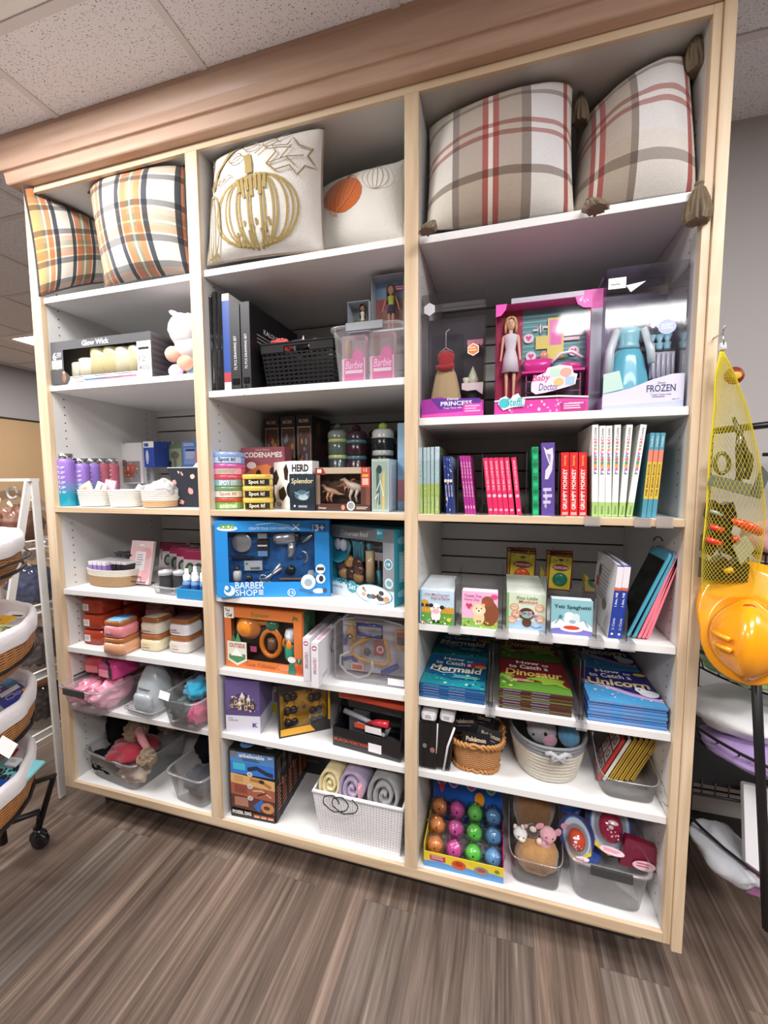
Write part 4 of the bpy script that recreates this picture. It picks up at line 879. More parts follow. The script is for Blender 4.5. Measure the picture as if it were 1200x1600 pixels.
clutter(0, 'cream_knit_hat', 'cream knit hat seen through the front of bottom left bin', 'hat', Vector((-1.13, .055, a7+.055)), (.062, .04, .036), '#c9b7a4', CLOTH(), 25, .3)
fur = mat('brown_fur', '#8a745c', 1, bump=1, bscale=120, var=.6, sheen=.4)
def pompom(lab, c, r):
    m = M(); n, k = 14, 22; random.seed(int(r*1e5)); vs = []
    for j in range(n+1):
        for i in range(k):
            th_, ph = PI*j/n, 2*PI*i/k; q = r*(1+random.uniform(-.22, .2)); vs.append((q*math.sin(th_)*math.cos(ph), q*math.sin(th_)*math.sin(ph), q*math.cos(th_)))
    m.add(vs, [(j*k+i, (j+1)*k+i, (j+1)*k+(i+1) % k, j*k+(i+1) % k) for j in range(n) for i in range(k)], '#a08a70', False)
    o = m.build('fur_pompom', fur, None, c); return tag(o, lab, 'pompom')
pompom('brown fur pompom on the black hats, left of the pink mitten', Vector((-1.17, .10, a7+.185)), .043)
pompom('brown fur pompom hanging over the right rim of large bin', Vector((-1.050, .035, a7+.135)), .032)
pompom('brown fur pompom at the back of large bin', Vector((-1.09, .19, a7+.18)), .04)
o = M().tube([(-.05, .0, .02), (-.03, 0, .05), (.0, -.02, .035), (.04, -.03, .0)], [.012, .014, .014, .012], 10, '#cf8a90').build('pink_knit_strap', CLOTH(), None, (-1.10, .08, a7+.155)); tag(o, 'folded dusty pink knit band on the red hat', 'headband')
clutter(0, 'navy_knit_hat', 'heap of navy and black knitwear in bottom right bin of left bay', 'hat', Vector((D1L-.105, .20, a7+.14)), (.075, .10, .09), '#0d0e16', KNIT(), 26, .3)
clutter(0, 'grey_knit_hat', 'charcoal knitwear seen through front of right bottom bin', 'hat', Vector((D1L-.105, .085, a7+.060)), (.060, .06, .045), '#4a4c52', CLOTH(), 27, .3)
o = M().box(-.018, .018, -.0006, .0006, 0, .034, '#f1f0f2').build('price_tag', PRINT(), None, (-1.165, .012, a7+.092), -.16); tag(o, 'white price tag on front rim of large bottom bin', 'price tag')
# ================================================================ MIDDLE BAY
b1, b2, bm, b4, b5, b6, b7 = 2.0013, 1.6251, MIDT, .9493, .6925, .4639, BOTZ
RX = D2L-.003
def fy2(k, x0, x1, ytop, y, z, right=None):
    "upright front face square to the shelf: left and right edge, top edge, at depth y"
    a_, b_ = aty(*k(x0, ytop), y), aty(*k(x1, ytop), y); w = b_.x-a_.x
    if right: w = min(w, right-a_.x)
    return Vector((a_.x, y, z+.0008)), 0.0, w, a_.z-z
# ---- drawing sets and wrapped sketch sets
wrap = mat('crumpled_black_film', '#1b1b1e', .15, bump=1, bscale=45, coat=1)
for i, (x0, x1, yt, lab) in enumerate(((78, 98, 1010, 'shiny black wrapped portfolio against left divider panel'), (100, 124, 985, 'shiny black wrapped portfolio second from left, tallest'), (126, 150, 988, 'shiny black wrapped portfolio third from left'))):
    F = fy2(K2, x0, x1, yt, .03+.004*i, b2); m = M().box(0, F[2]-.001, 0, .33, 0, F[3]); n = 14; vs = []
    tag(m.build('wrapped_portfolio', wrap, None, F[0], bevel=.004), lab, 'portfolio')
    x = F[0].x
F = fy2(K2, 154, 190, 1000, .04, b2); A_ = Art(); A_.rect(0, .55, 1, .98, '#e5e6ea'); A_.rect(0, .2, 1, .93, '#2f4f9c'); A_.rect(0, .1, 1, .2, '#b0404a')
carton('sketch_pad', 'blue and white sketch pad spine between wrapped portfolios and black drawing sets', 'sketch pad', F, .3, '#dfe0e4', A_)
for i, (x0, x1, yt, y) in enumerate(((192, 246, 1058, .03), (250, 298, 1042, .025))):
    F = fy2(K2, x0, x1, yt, y, b2); w, h = F[2]-.001, F[3]; t = thing('drawing_set_case', ['black zipped drawing set case, left of the pair', 'black zipped drawing set case with white lettering on its side, right of the pair'][i], 'art case', F[0], 0, 'zipped drawing set cases')
    m = M().box(0, w, 0, .32, 0, h, '#1a191b'); A_ = Art(); A_.rect(0, .03, 1, .97, '#222124'); A_.rect(.1, .16, .9, .70, '#1b1b1d'); A_.text('72 PCS DRAWING SET', .36, .24, .62, .64, '#cfcfd2', rot=90)
    front(m, w, h, A_)
    if i:
        R_ = Art(); R_.rect(.05, .02, 1, .98, '#161518'); R_.text('KALOUR', .25, .72, .55, .78, '#e2e2e4'); R_.rect(.58, .70, .70, .78, '#d9d9dc'); R_.lines(.12, .55, .75, .68, 3, '#8c8c90', .35); R_.lines(.2, .25, .6, .45, 3, '#59595d', .35)
        rightside(m, w, .32, h, R_)
    m.build('case_body', mat('black_case_cloth', None, .45), t, bevel=.003)
    M().box(.006, w-.006, -.003, -.0012, .02, h*.14, '#0f0f10').build('zip_pull_flap', GLOSS(), t)
    if i: M().tube([(w*.5, -.004, .012), (w*.45, -.012, -.012), (w*.4, -.013, -.022)], .0022, 6, '#141415').build('zip_pull', GLOSS(), t)
# ---- black slotted basket
pa, pb = aty(*K2(392, 1475), .06), aty(*K2(738, 1460), .06); x0, x1 = pa.x, pb.x; h = .142; z = b2+.001
t = thing('slotted_basket', 'black slotted plastic basket of small items between drawing sets and clear bin', 'basket', (x0, .06, z))
w, d, e = x1-x0, .19, .010; m = M(); bc = '#1c1b1c'
gridwall(m, (0, 0, .012), (w, 0, .012), (w+e*.3, -e, h-.03), (-e, -e, h-.03), 14, 8, .36, bc, 'slotall')
gridwall(m, (0, d, .012), (0, 0, .012), (-e, -e, h-.03), (-e, d, h-.03), 14, 8, .36, bc, 'slotall')
gridwall(m, (w, 0, .012), (w, d, .012), (w+e*.3, d, h-.03), (w+e*.3, -e, h-.03), 14, 8, .36, bc, 'slotall')
m.box(0, w, 0, d, 0, .012, bc)
m.build('basket_body', GLOSS(), t)
r_ = M(); 
for (p, q) in (((-e-.002, -e-.003), (w*.30, -e)), ((w*.68, -e-.003), (w+e*.3+.002, -e))): r_.box(p[0], q[0], p[1], q[1]+.004, h-.03, h-.004, bc)
r_.box(w*.30, w*.68, -e-.003, -e+.004, h-.012, h-.004, bc); r_.box(-e-.002, w+e*.3+.002, -e-.005, -e+.004, h-.004, h, bc).box(-e-.005, -e+.001, -e+.004, d, h-.03, h, bc).box(w+e*.3-.003, w+e*.3+.003, -e+.004, d, h-.03, h, bc).box(-e, w+e*.3, d, d+.004, .012, h, bc)
r_.build('basket_rim', mat('black_matte', '#19181a', .7, spec=.2), t)
clutter(0, 'red_pouch', 'red soft item poking out of black basket at its left', 'pouch', Vector((x0+.032, .11, z+h+.004)), (.034, .04, .022), '#cf4a4c', CLOTH(), 31)
clutter(0, 'black_pouch', 'black soft item poking out of middle of black basket', 'pouch', Vector((x0+.10, .13, z+h+.0)), (.04, .05, .022), '#252326', CLOTH(), 32)
clutter(0, 'orange_pouch', 'orange soft item poking out of right of black basket', 'pouch', Vector((x0+.16, .12, z+h-.004)), (.03, .04, .022), '#d88b4a', CLOTH(), 33)
M().lathe([(.006, 0), (.0001, .022)], n=10, col='#dcdcdc', caps=False).build('white_tip', GLOSS(), None, (x0+.112, .10, z+h+.012)); tag(bpy.data.objects['white_tip'], 'white pointed item sticking up from the black basket', 'toy')
# ---- clear bin with doll packs
pa, pb = aty(*K2(740, 1455), .05), aty(*K2(1098, 1438), .05); xw0, xw1 = aty(*K2(700, 1195), .03).x, RX-.002
t = shellbin('storage_bin', 'clear bin of pink doll packs beside middle divider, below two boxed dolls', 'storage bin', Vector(((xw0+xw1)/2, .17, b2+.001)), 0, xw1-xw0-.014, .27, .165, .88, 8, handle=(0,), hcol='#6c6f74')
def dollpack(lab, x, y, z, w, h, hair, ry=0):
    t = thing('doll_package', lab, 'boxed doll', (x, y, z), 0, 'pink carded dolls in clear bin'); A_ = Art(); A_.rect(.0, .0, 1, 1, '#eacbd8'); A_.rect(.0, .5, 1, 1, '#8b6a72'); A_.rect(.1, 0, .95, .48, '#e0359a'); A_.ell(.7, .5, .24, .2, '#e0359a'); A_.text('Barbie', .14, .27, .9, .44, '#f9d3e8', shear=.3); A_.rect(.15, .17, .9, .24, '#f6e4ee')
    m = M().box(0, w, 0, .035, 0, h, '#e8b9cf'); front(m, w, h, A_); m.build('card_box', PRINT(), t)
    M().tube([(w*.30, -.004, h*.50), (w*.28, -.004, h*.75), (w*.32, -.004, h*.9)], [.006, .009, .007], 8, hair).build('doll_hair', PLUSH(), t)
dollpack('pink carded doll at left inside clear bin', xw0+.035, .065, b2+.012, .074, .135, '#c9a070')
dollpack('pink carded doll at right inside clear bin', xw0+.125, .065, b2+.012, .074, .138, '#8a5f3c')
# fashion doll builder (generic dolls, boxed)
def doll(par, x, y, z, H, skin, hair, top, skirt=None, legs='#2a2830', coat=None, armout=.25, hairlen=.3, shoes='#2a2830', headr=.062):
    "standing doll of height H facing -y: body, hair and clothes as parts"
    m = bpy.data.meshes.new('body'); u = H
    J = {'pel': (0, 0, .50), 'wst': (0, 0, .60), 'cst': (0, 0, .72), 'nck': (0, 0, .80), 'hd0': (0, 0, .85), 'hd1': (0, 0, .95),
         'sl': (-.085, 0, .775), 'el': (-.085-.06*armout*2, 0, .64), 'hl': (-.09-.09*armout*2, -.02, .51), 'fl': (-.092-.1*armout*2, -.03, .47), 'sr': (.085, 0, .775), 'er': (.085+.06*armout*2, 0, .64), 'hr': (.09+.09*armout*2, -.02, .51), 'fr': (.092+.1*armout*2, -.03, .47),
         'pl': (-.045, 0, .47), 'kl': (-.045, -.01, .26), 'al': (-.042, 0, .04), 'tl': (-.042, -.05, .012), 'pr': (.045, 0, .47), 'kr': (.045, -.01, .26), 'ar': (.042, 0, .04), 'tr': (.042, -.05, .012)}
    Rr = {'pel': .062, 'wst': .045, 'cst': .062, 'nck': .024, 'hd0': .030, 'hd1': .03, 'sl': .030, 'el': .020, 'hl': .015, 'fl': .014, 'sr': .030, 'er': .020, 'hr': .015, 'fr': .014, 'pl': .045, 'kl': .028, 'al': .018, 'tl': .014, 'pr': .045, 'kr': .028, 'ar': .018, 'tr': .014}
    ks = list(J); E = [('pel', 'wst'), ('wst', 'cst'), ('cst', 'nck'), ('nck', 'hd0'), ('hd0', 'hd1'), ('cst', 'sl'), ('sl', 'el'), ('el', 'hl'), ('hl', 'fl'), ('cst', 'sr'), ('sr', 'er'), ('er', 'hr'), ('hr', 'fr'), ('pel', 'pl'), ('pl', 'kl'), ('kl', 'al'), ('al', 'tl'), ('pel', 'pr'), ('pr', 'kr'), ('kr', 'ar'), ('ar', 'tr')]
    m.from_pydata([Vector(J[k])*u for k in ks], [(ks.index(a), ks.index(b)) for a, b in E], [])
    o = bpy.data.objects.new('body', m); COL.objects.link(o); o.parent = par; o.location = (x, y, z)
    sv = m.skin_vertices[0] if m.skin_vertices else None
    md = o.modifiers.new('skin', 'SKIN'); md.use_smooth_shade = True
    sl = m.skin_vertices[0].data if m.skin_vertices else None
    if sl:
        for i, k in enumerate(ks): sl[i].radius = (Rr[k]*u, Rr[k]*u*.8); sl[i].use_root = (k == 'pel')
    o.modifiers.new('sub', 'SUBSURF').levels = 1
    m.materials.append(mat('doll_skin_'+skin.strip('#'), skin, .45, spec=.4))
    hm = M().ell((0, -.004*u, .905*u), (headr*u*.86, headr*u*.9, headr*u*1.15), skin, 18, 14)
    A_ = Art()
    for s in (-1, 1):
        A_.ell(.5+s*.17, .50, .11, .085, '#f6f3f0'); A_.ell(.5+s*.17, .50, .065, .075, '#2f2a30'); A_.line([(.5+s*.30, .62), (.5+s*.15, .655), (.5+s*.06, .63)], .02, '#4a3428')
    A_.ell(.5, .235, .10, .035, '#b8495a'); A_.ell(.5, .35, .03, .02, '#c98a78')
    hz, hr_ = .905*u, headr*u
    cv = lambda a, b, l: Vector(((a-.5)*1.5*hr_*.86, -.004*u-math.sqrt(max(.02, 1-((a-.5)*1.5)**2-((b-.5)*1.5)**2))*hr_*.9-l-.0003, hz+(b-.5)*1.5*hr_*1.15))
    A_.onto(hm, (0, 0, 0), (1, 0, 0), (0, 0, 1), curve=cv); hm.build('head', mat('doll_face', None, .4), par, (x, y, z))
    hh = M(); vs = []; n = 22; pr = [(.2, 1.28), (.7, 1.2), (1.0, .9), (1.12, .45), (1.15, 0), (1.15, -.6), (1.1, -1.2-hairlen*6)]
    full = 2*PI
    for j, (q, zz) in enumerate(pr):
        for k in range(n):
            a = PI/2+(2*PI*(k/(n-1)-.5))*(1 if j < 2 else (.80 if j < 4 else .66))
            vs.append((q*hr_*.95*math.cos(a), q*hr_*1.0*math.sin(a)+.002*u-(.12*hr_ if j < 3 else 0), hz+zz*hr_*1.02))
    hh.add(vs, [(j*n+k, j*n+k+1, (j+1)*n+k+1, (j+1)*n+k) for j in range(len(pr)-1) for k in range(n-1)]+[tuple(range(n))], hair, True)
    hh.build('hair', mat('doll_hair_'+hair.strip('#'), hair, .35, bump=.6, bscale=300), par, (x, y, z), solid=.004*u/.2)
    tp = M(); tp.lathe([(.068*u, .50*u), (.056*u, .60*u), (.070*u, .70*u), (.085*u, .76*u), (.070*u, .785*u), (.03*u, .80*u)], n=20, sy=.72, col=top, caps=False); tp.build('top', CLOTH(), par, (x, y, z))
    if skirt: s_ = M(); s_.lathe([(.060*u, .60*u), (.085*u, .50*u), (skirt[1]*u, skirt[2]*u), (skirt[1]*.97*u, skirt[2]*u)], n=24, sy=.8, col=skirt[0], caps=False); s_.build('skirt', CLOTH(), par, (x, y, z))
    return par
def dollbox(lab, F, d, back, kw, txt=None):
    loc, rz, w, h = F; A_ = Art()
    t, w, h = windowbox('doll_box', lab, 'boxed doll', F, d, '#b9c3cc', A_, (.02, .04, .98, .98), '#8fb4d8', back=back)
    return t, w, h
bkA = Art().rect(0, .7, 1, 1, '#8fb8dd').rect(0, 0, 1, .7, '#b07a68').rect(.1, .5, .5, .68, '#c94f5a').rect(.55, .8, 1, .93, '#d8468a').lines(.6, .82, .95, .91, 2, '#fff')
F = fy2(K2, 932, 1104, 905, .12, b2+.168, RX); F = (F[0], 0, F[2], F[3]); F[0].z = b2+.168
t, w, h = dollbox('larger boxed brunette doll in yellow vest standing on clear bin beside divider', F, .06, bkA, None)
doll(t, w*.55, .025, h*.10-.10*h, h*.85, '#d9a58a', '#6a4a33', '#cbd85a', ('#3a3c58', .085, .42), armout=.5, headr=.085)
bkB = Art().rect(0, .6, 1, 1, '#8a9aa5').rect(0, 0, 1, .6, '#6f8a5c').rect(.1, .1, .5, .5, '#4f6f45')
F = fy2(K2, 808, 925, 1040, .10, b2+.168); F[0].z = b2+.168
t, w, h = dollbox('smaller boxed dark-haired doll standing at left on clear bin', (F[0], 0, F[2]-.003, F[3]), .06, bkB, None)
doll(t, w*.6, .025, -.02*h, h*.95, '#a8714f', '#4a2f22', '#d5d6c8', None, armout=.4, headr=.10)
# ---- games shelf at eye level
def tin(lab, x, y, z, r, h, side, band, text, tcol, lidc=None, group='round game tins', rot=0):
    t = thing('game_tin', lab, 'game tin', (x, y, z), math.atan2(CAM.x-x, y-CAM.y)*.8, group)
    M().lathe([(.001, 0), (r*.98, 0), (r, .003), (r, h*.66), (.001, h*.66)], n=36, caps=False, col=side).build('tin_body', GLOSS(), t)
    M().lathe([(r*1.025, h*.62), (r*1.03, h*.66), (r*1.03, h-.003), (r*1.0, h), (.001, h)], n=36, caps=False, col=lidc or side).build('lid', GLOSS(), t)
    A_ = Art(); A_.rect(0, 0, 1, 1, band); A_.text(text, .22, .1, .78, .9, tcol, bold=.03)
    if rot: A_.ell(.12, .5, .05, .3, '#e8d8d8'); A_.ell(.88, .5, .05, .3, '#e89a9a')
    vs = []; m = M(); n = 16
    A2 = Art(); 
    for (pts, fs, c) in A_.items: A2.items.append((pts, fs, c))
    cv = lambda u, v, l: Vector(((r+l)*math.sin((u-.5)*1.9), -(r+l)*math.cos((u-.5)*1.9), h*(.06+v*.54)))
    # the band is a curved strip, the lettering follows it
    st = [(k/n, q) for q in (0, 1) for k in range(n+1)]; A2.items[0] = (st, [(k, k+1, n+2+k, n+1+k) for k in range(n)], band)
    A2.onto(m, (0, 0, 0), (1, 0, 0), (0, 0, 1), lift=.0006, curve=cv); m.build('tin_label', PRINT(), t)
    return t
p = aty(*K6(145, 600), .075); R_ = (aty(*K6(222, 500), .075).x-aty(*K6(68, 500), .075).x)/2*.97; hz = (aty(*K6(145, 278), .075-R_).z-bm-.001)/5
for i, (s_, bnd, tx, tc_, lc, lab) in enumerate((('#7aa04a', '#7fb05a', 'animal', '#e6e9d0', '#b8553c', 'green round game tin at the foot of the multicoloured stack'), ('#6a8a58', '#e9e6e4', 'Spot it!', '#c48a5c', '#6f9a6a', 'white banded round tin second from foot of the stack'), ('#b8505a', '#8cb6c0', 'SPOT IT!', '#f0eeea', '#c84a5c', 'red tin with pale blue band in middle of the stack'), ('#d85a6c', '#e8a0b8', 'party', '#7ac06a', '#c45a9a', 'pink round game tin second from top of the stack'), ('#7f9fd8', '#b9cdf0', 'Spot it!', '#252830', '#8aa6dc', 'light blue round game tin on top of the stack'))):
    tin(lab, p.x, .075, bm+.001+i*(hz+.0003), R_, hz, s_, bnd, tx, tc_, lc)
p = aty(*K6(297, 604), .05); R2 = (aty(*K6(374, 500), .05).x-aty(*K6(222, 500), .05).x)/2*.95; hz = (aty(*K6(297, 405), .05-R2).z-bm-.001)/3
for i in range(3): tin(['yellow and black round tin at the foot of three', 'yellow and black round tin between two identical ones', 'yellow and black round tin on top of three'][i], p.x, .06, bm+.001+i*(hz+.0003), R2, hz, '#d8b54a', '#1e1c1e', 'Spot it!', '#f0e6c8', '#e0bf55', 'yellow and black round tins')
# boxed games
A_ = Art(); A_.rect(0, 0, 1, 1, '#9a5560'); A_.poly([(0, 0), (1, 0), (1, .55), (.6, .72), (.3, .68), (0, .5)], '#d9814c'); A_.ell(.5, .35, .4, .2, '#eda45c'); A_.ell(.24, .70, .11, .06, '#f0e2dc'); A_.ell(.40, .56, .06, .07, '#3c2a2c'); A_.rect(.33, 0, .47, .5, '#3c2a2c'); A_.ell(.72, .6, .06, .07, '#31242a'); A_.rect(.65, 0, .8, .54, '#31242a'); A_.text('CODENAMES', .08, .83, .95, .92, '#f6ece8', bold=.03); A_.text('Czech Games', .35, .945, .66, .975, '#e4c8c4')
F = fy2(K6, 205, 452, 255, .16, bm); carton('board_game_box', 'maroon and orange board game box standing behind yellow tins', 'board game', F, .045, '#8a4a55', A_)
A_ = Art(); A_.rect(0, 0, 1, 1, '#efeeec'); A_.text('HERD', .15, .78, .85, .93, '#1c1b1c', bold=.04); A_.text('MENTALITY', .15, .67, .86, .74, '#1c1b1c', bold=.02); A_.ell(.2, .4, .3, .2, '#1c1b1c')
L_ = Art(); L_.rect(0, 0, 1, 1, '#efeeec')
for c_ in (((.75, .85), (.9, .95), (1, .8), (.95, .6), (.8, .62)), ((.1, .7), (.35, .85), (.5, .65), (.35, .5), (.15, .5)), ((.45, .38), (.75, .48), (.9, .3), (.7, .16), (.5, .2)), ((0, .3), (.2, .36), (.3, .15), (.15, .03), (0, .05))): L_.poly(list(c_)[::-1], '#1c1b1c')
L_.text('Q', .35, .04, .6, .12, '#1c1b1c')
pa = aty(*K6(480, 600), .065); pb = aty(*K6(615, 600), .065); pc = aty(*K6(392, 600), .20); zt = aty(*K6(480, 330), .065).z
t_ = M(); w, h = pb.x-pa.x, zt-bm; x2 = pc.x-pa.x; dd = .12
vs = [(0, 0, 0), (w, 0, 0), (w+x2, dd, 0), (x2, dd, 0)]; ang = math.atan2(dd, x2)
m = M().add([(0, 0, 0), (w, 0, 0), (w, .05, 0), (x2, dd, 0), (0, 0, h), (w, 0, h), (w, .05, h), (x2, dd, h)], [(0, 3, 2, 1), (4, 5, 6, 7), (0, 1, 5, 4), (1, 2, 6, 5), (2, 3, 7, 6), (3, 0, 4, 7)], '#efeeec')
front(m, w, h, A_); L_.onto(m, (x2, dd, 0), (-x2, -dd, 0), (0, 0, h)); tag(m.build('board_game_box', PRINT(), None, (pa.x, .065, bm+.0008)), 'white board game box with black cow patches and black HERD lettering', 'board game')
A_ = Art(); A_.rect(0, 0, 1, 1, '#26323c'); A_.poly([(.0, .35), (.3, .6), (.6, .5), (1, .7), (1, 0), (0, 0)], '#1c2730'); A_.ell(.5, .42, .3, .14, '#4f6a78'); A_.ell(.55, .36, .2, .08, '#a9bcc4'); A_.line([(.2, .5), (.5, .4), (.8, .52)], .03, '#8fa5b0'); A_.text('Splendor', .08, .70, .95, .88, '#e9dcb0', bold=.01, shear=.1); A_.ell(.2, .12, .04, .03, '#d8dce0'); A_.rect(.35, .08, .7, .14, '#8f9aa2')
F = fy2(K6, 480, 622, 404, .04, bm); carton('board_game_box', 'dark blue game box with cream Splendor lettering in front of cow-patch box', 'board game', F, .02, '#1a2228', A_)
# dinosaur window box
A_ = Art(); A_.rect(0, .86, 1, 1, '#b8a48c'); A_.rect(0, 0, 1, .14, '#4a3028'); A_.rect(0, .14, .08, .86, '#8a7462'); A_.rect(.92, .14, 1, .86, '#7a4a3c'); A_.rect(.84, .55, 1, 1, '#b8463a'); A_.text('12', .88, .9, .95, .97, '#f3d8b0'); A_.rect(.86, .6, .97, .75, '#d9b0a0'); A_.rect(.86, .78, .97, .84, '#e0a04a'); A_.ell(.65, .12, .075, .11, '#d9d4cc'); A_.ell(.65, .12, .055, .08, '#8f949a'); A_.ell(.51, .08, .035, .06, '#d8846c'); A_.text('Dinosaur', .05, .04, .2, .09, '#e8d8c8'); A_.lines(.75, .03, .97, .1, 2, '#d8c8b8')
A_.poly([(0, .84), (.2, .84), (.14, .99), (0, .99)], '#8f2f2a'); A_.rect(.04, .88, .12, .96, '#e8dcc8')
bkD = Art().rect(0, 0, 1, 1, '#4a362c').poly([(0, .1), (.4, .5), (.8, .3), (1, .6), (1, 1), (0, 1)], '#6a5240').speck(20, .1, .2, .9, .8, .04, ['#7d6048', '#3a2c26', '#8a6a50'])
F = fy2(K6, 628, 940, 368, .05, bm); t, w, h = windowbox('dinosaur_toy_box', 'brown window box of toy dinosaur figures with red corner', 'toy box', F, .05, '#5a3a30', A_, (.09, .16, .83, .85), '#3b2c26', back=bkD)
def dino(par, x, z, s, col, name='dinosaur_figure', face_=1):
    P = [(-.5, .28), (-.3, .30), (-.1, .38), (.1, .42), (.25, .50), (.36, .62), (.48, .60)]; R0 = [.015, .05, .10, .12, .08, .055, .03]
    m = M().tube([(x+face_*a*s, .02, z+b*s) for a, b in P], [r*s for r in R0], 10, col)
    for a, b in ((-.05, 0), (.12, .04)):
        m.tube([(x+face_*a*s, .016, z+.34*s), (x+face_*(a+.06)*s, .012, z+.16*s), (x+face_*(a+.02)*s, .012, z)], [.06*s, .035*s, .025*s], 8, col)
    m.tube([(x+face_*.26*s, .012, z+.42*s), (x+face_*.34*s, .010, z+.34*s)], [.02*s, .012*s], 6, col)
    m.build(name, GLOSS(), par)
dino(t, w*.26, h*.20, h*.62, '#c49a78', face_=-1); dino(t, w*.52, h*.42, h*.5, '#a8604c'); dino(t, w*.72, h*.2, h*.85, '#d8c8b4', 'dinosaur_skeleton', -1); dino(t, w*.2, h*.17, h*.35, '#7a3a3c')
# tin case, blue book edge
A_ = Art(); A_.rect(.0, 0, 1, 1, '#a9b4ac'); A_.rect(.06, .05, .94, .95, '#8fa398'); A_.poly([(.3, .1), (.5, .15), (.4, .9), (.25, .8)], '#47605c'); A_.poly([(.6, .05), (.75, .05), (.78, .8), (.62, .7)], '#c9b06a'); A_.ell(.45, .8, .15, .08, '#2f3c40'); A_.line([(.3, .4), (.5, .6), (.7, .3)], .04, '#d8e0d0'); A_.line([(.2, .25), (.4, .35), (.35, .1)], .04, '#e9e4d0')
F = fy2(K6, 948, 1045, 318, .04, bm); carton('collector_tin', 'grey green collector tin with pale streaked picture beside dinosaur box', 'tin', (F[0], -.0, F[2], F[3]), .12, '#9fb2be', A_, right=Art().rect(.05, .03, .95, .97, '#b3c5d2').rect(.3, .1, .9, .9, '#a3b7c6'))
F = fy2(K6, 1095, 1138, 115, .13, bm, RX); carton('picture_book', 'tall pale blue book edge against middle divider', 'book', (F[0], 0, max(.014, RX-F[0].x), F[3]), .16, '#9fc4e0', Art().rect(0, .1, 1, .35, '#c98a9a').rect(0, .4, 1, .6, '#8fb5d8'))
# back row: figure boxes
for i, (x0, x1, yt, yy, c0, c1, lab) in enumerate(((335, 425, 85, .30, '#3a2a28', '#c9743c', 'dark figure box with orange foot, leftmost at back'), (428, 515, 80, .28, '#2f2226', '#d8a83c', 'dark figure box with yellow foot, middle at back'), (518, 610, 72, .26, '#231c20', '#2b2224', 'black figure box with gold emblem at back'))):
    A_ = Art(); A_.rect(.08, .42, .92, .88, '#5a4038'); A_.frame(.08, .42, .92, .88, .03, '#c9a888', .012); A_.speck(14, .2, .48, .8, .82, .07, ['#a83a3c', '#38507a', '#8a8488', '#c9903c'], .5); A_.rect(0, 0, 1, .38, c1); A_.ell(.5, .2, .26, .12, '#2a1f1c'); A_.ell(.5, .2, .2, .08, '#d89a4a'); A_.ell(.42, .23, .06, .035, '#2a1f1c'); A_.ell(.58, .18, .06, .035, '#2a1f1c'); A_.text('MACHINE', .2, .92, .8, .96, '#d8c0a0')
    F = fy2(K6, x0, x1, yt, yy, bm)
    carton('figure_box', lab, 'toy box', (F[0], 0, F[2]-.002, F[3]), .09+.04*i, c0, A_, right=Art().rect(.1, .5, .9, .9, '#4a3230').speck(12, .15, .1, .85, .9, .08, ['#6a3a34', '#3a2c30', '#7a5a40']))
# shaker cups at the back
def cup(lab, x, y, r, H, bands, top, knob):
    t = thing('snack_cup', lab, 'snack cup', (x, y, bm+.0008), 0, 'stacked snack shaker cups'); z = 0
    for i, (hh, c) in enumerate(bands): M().lathe([(.001, z), (r*.97, z), (r, z+.004), (r, z+hh-.004), (r*.95, z+hh-.0005), (.001, z+hh-.0005)], n=26, caps=False, col=c).build('cup_tier', GLOSS(), t); z += hh
    M().lathe([(r*1.02, z), (r*1.02, z+.02), (r*.8, z+.03), (.001, z+.032)], n=26, caps=False, col=top).build('lid', GLOSS(), t)
    M().ell((0, 0, z+.04), (.016, .016, .014), knob, 12, 8).build('carry_knob', GLOSS(), t)
    return t
for (x, yt, yy, bands, top, knob, lab) in ((757, 125, .27, ((.05, '#5a6a6c'), (.012, '#c8d08a'), (.075, '#3f4f58'), (.012, '#c8d08a'), (.035, '#5f7268'), (.012, '#c8d08a')), '#7d8a80', '#6f7d78', 'grey shaker cup with pale green bands at back'),
        (862, 130, .27, ((.05, '#4a2a3a'), (.012, '#5a8a94'), (.075, '#46222f'), (.012, '#5a8a94'), (.035, '#46222f'), (.012, '#5a8a94')), '#3c2430', '#4a2234', 'maroon shaker cup with teal bands at back'),
        (1012, 118, .22, ((.065, '#23262a'), (.012, '#d8dcd8'), (.055, '#22262a'), (.014, '#e0e4e0'), (.03, '#22262a')), '#d5dad0', '#9abf52', 'black shaker cup with white bands and green knob at back'),
        (1090, 165, .34, ((.06, '#2a2d30'), (.012, '#4a4e50'), (.09, '#26282b')), '#303335', '#2f3234', 'plain black shaker cup behind the green-knobbed one'),
        (955, 160, .36, ((.06, '#2a2d30'), (.012, '#5a6060'), (.09, '#2c2f32')), '#303335', '#2f3234', 'dark shaker cup with grey band behind the green-knobbed one')):
    pp = aty(*K6(x, yt), yy); H = pp.z-bm; s_ = (H-.05)/sum(b[0] for b in bands); cup(lab, pp.x, yy, .037, H, [(b[0]*s_, b[1]) for b in bands], top, knob)
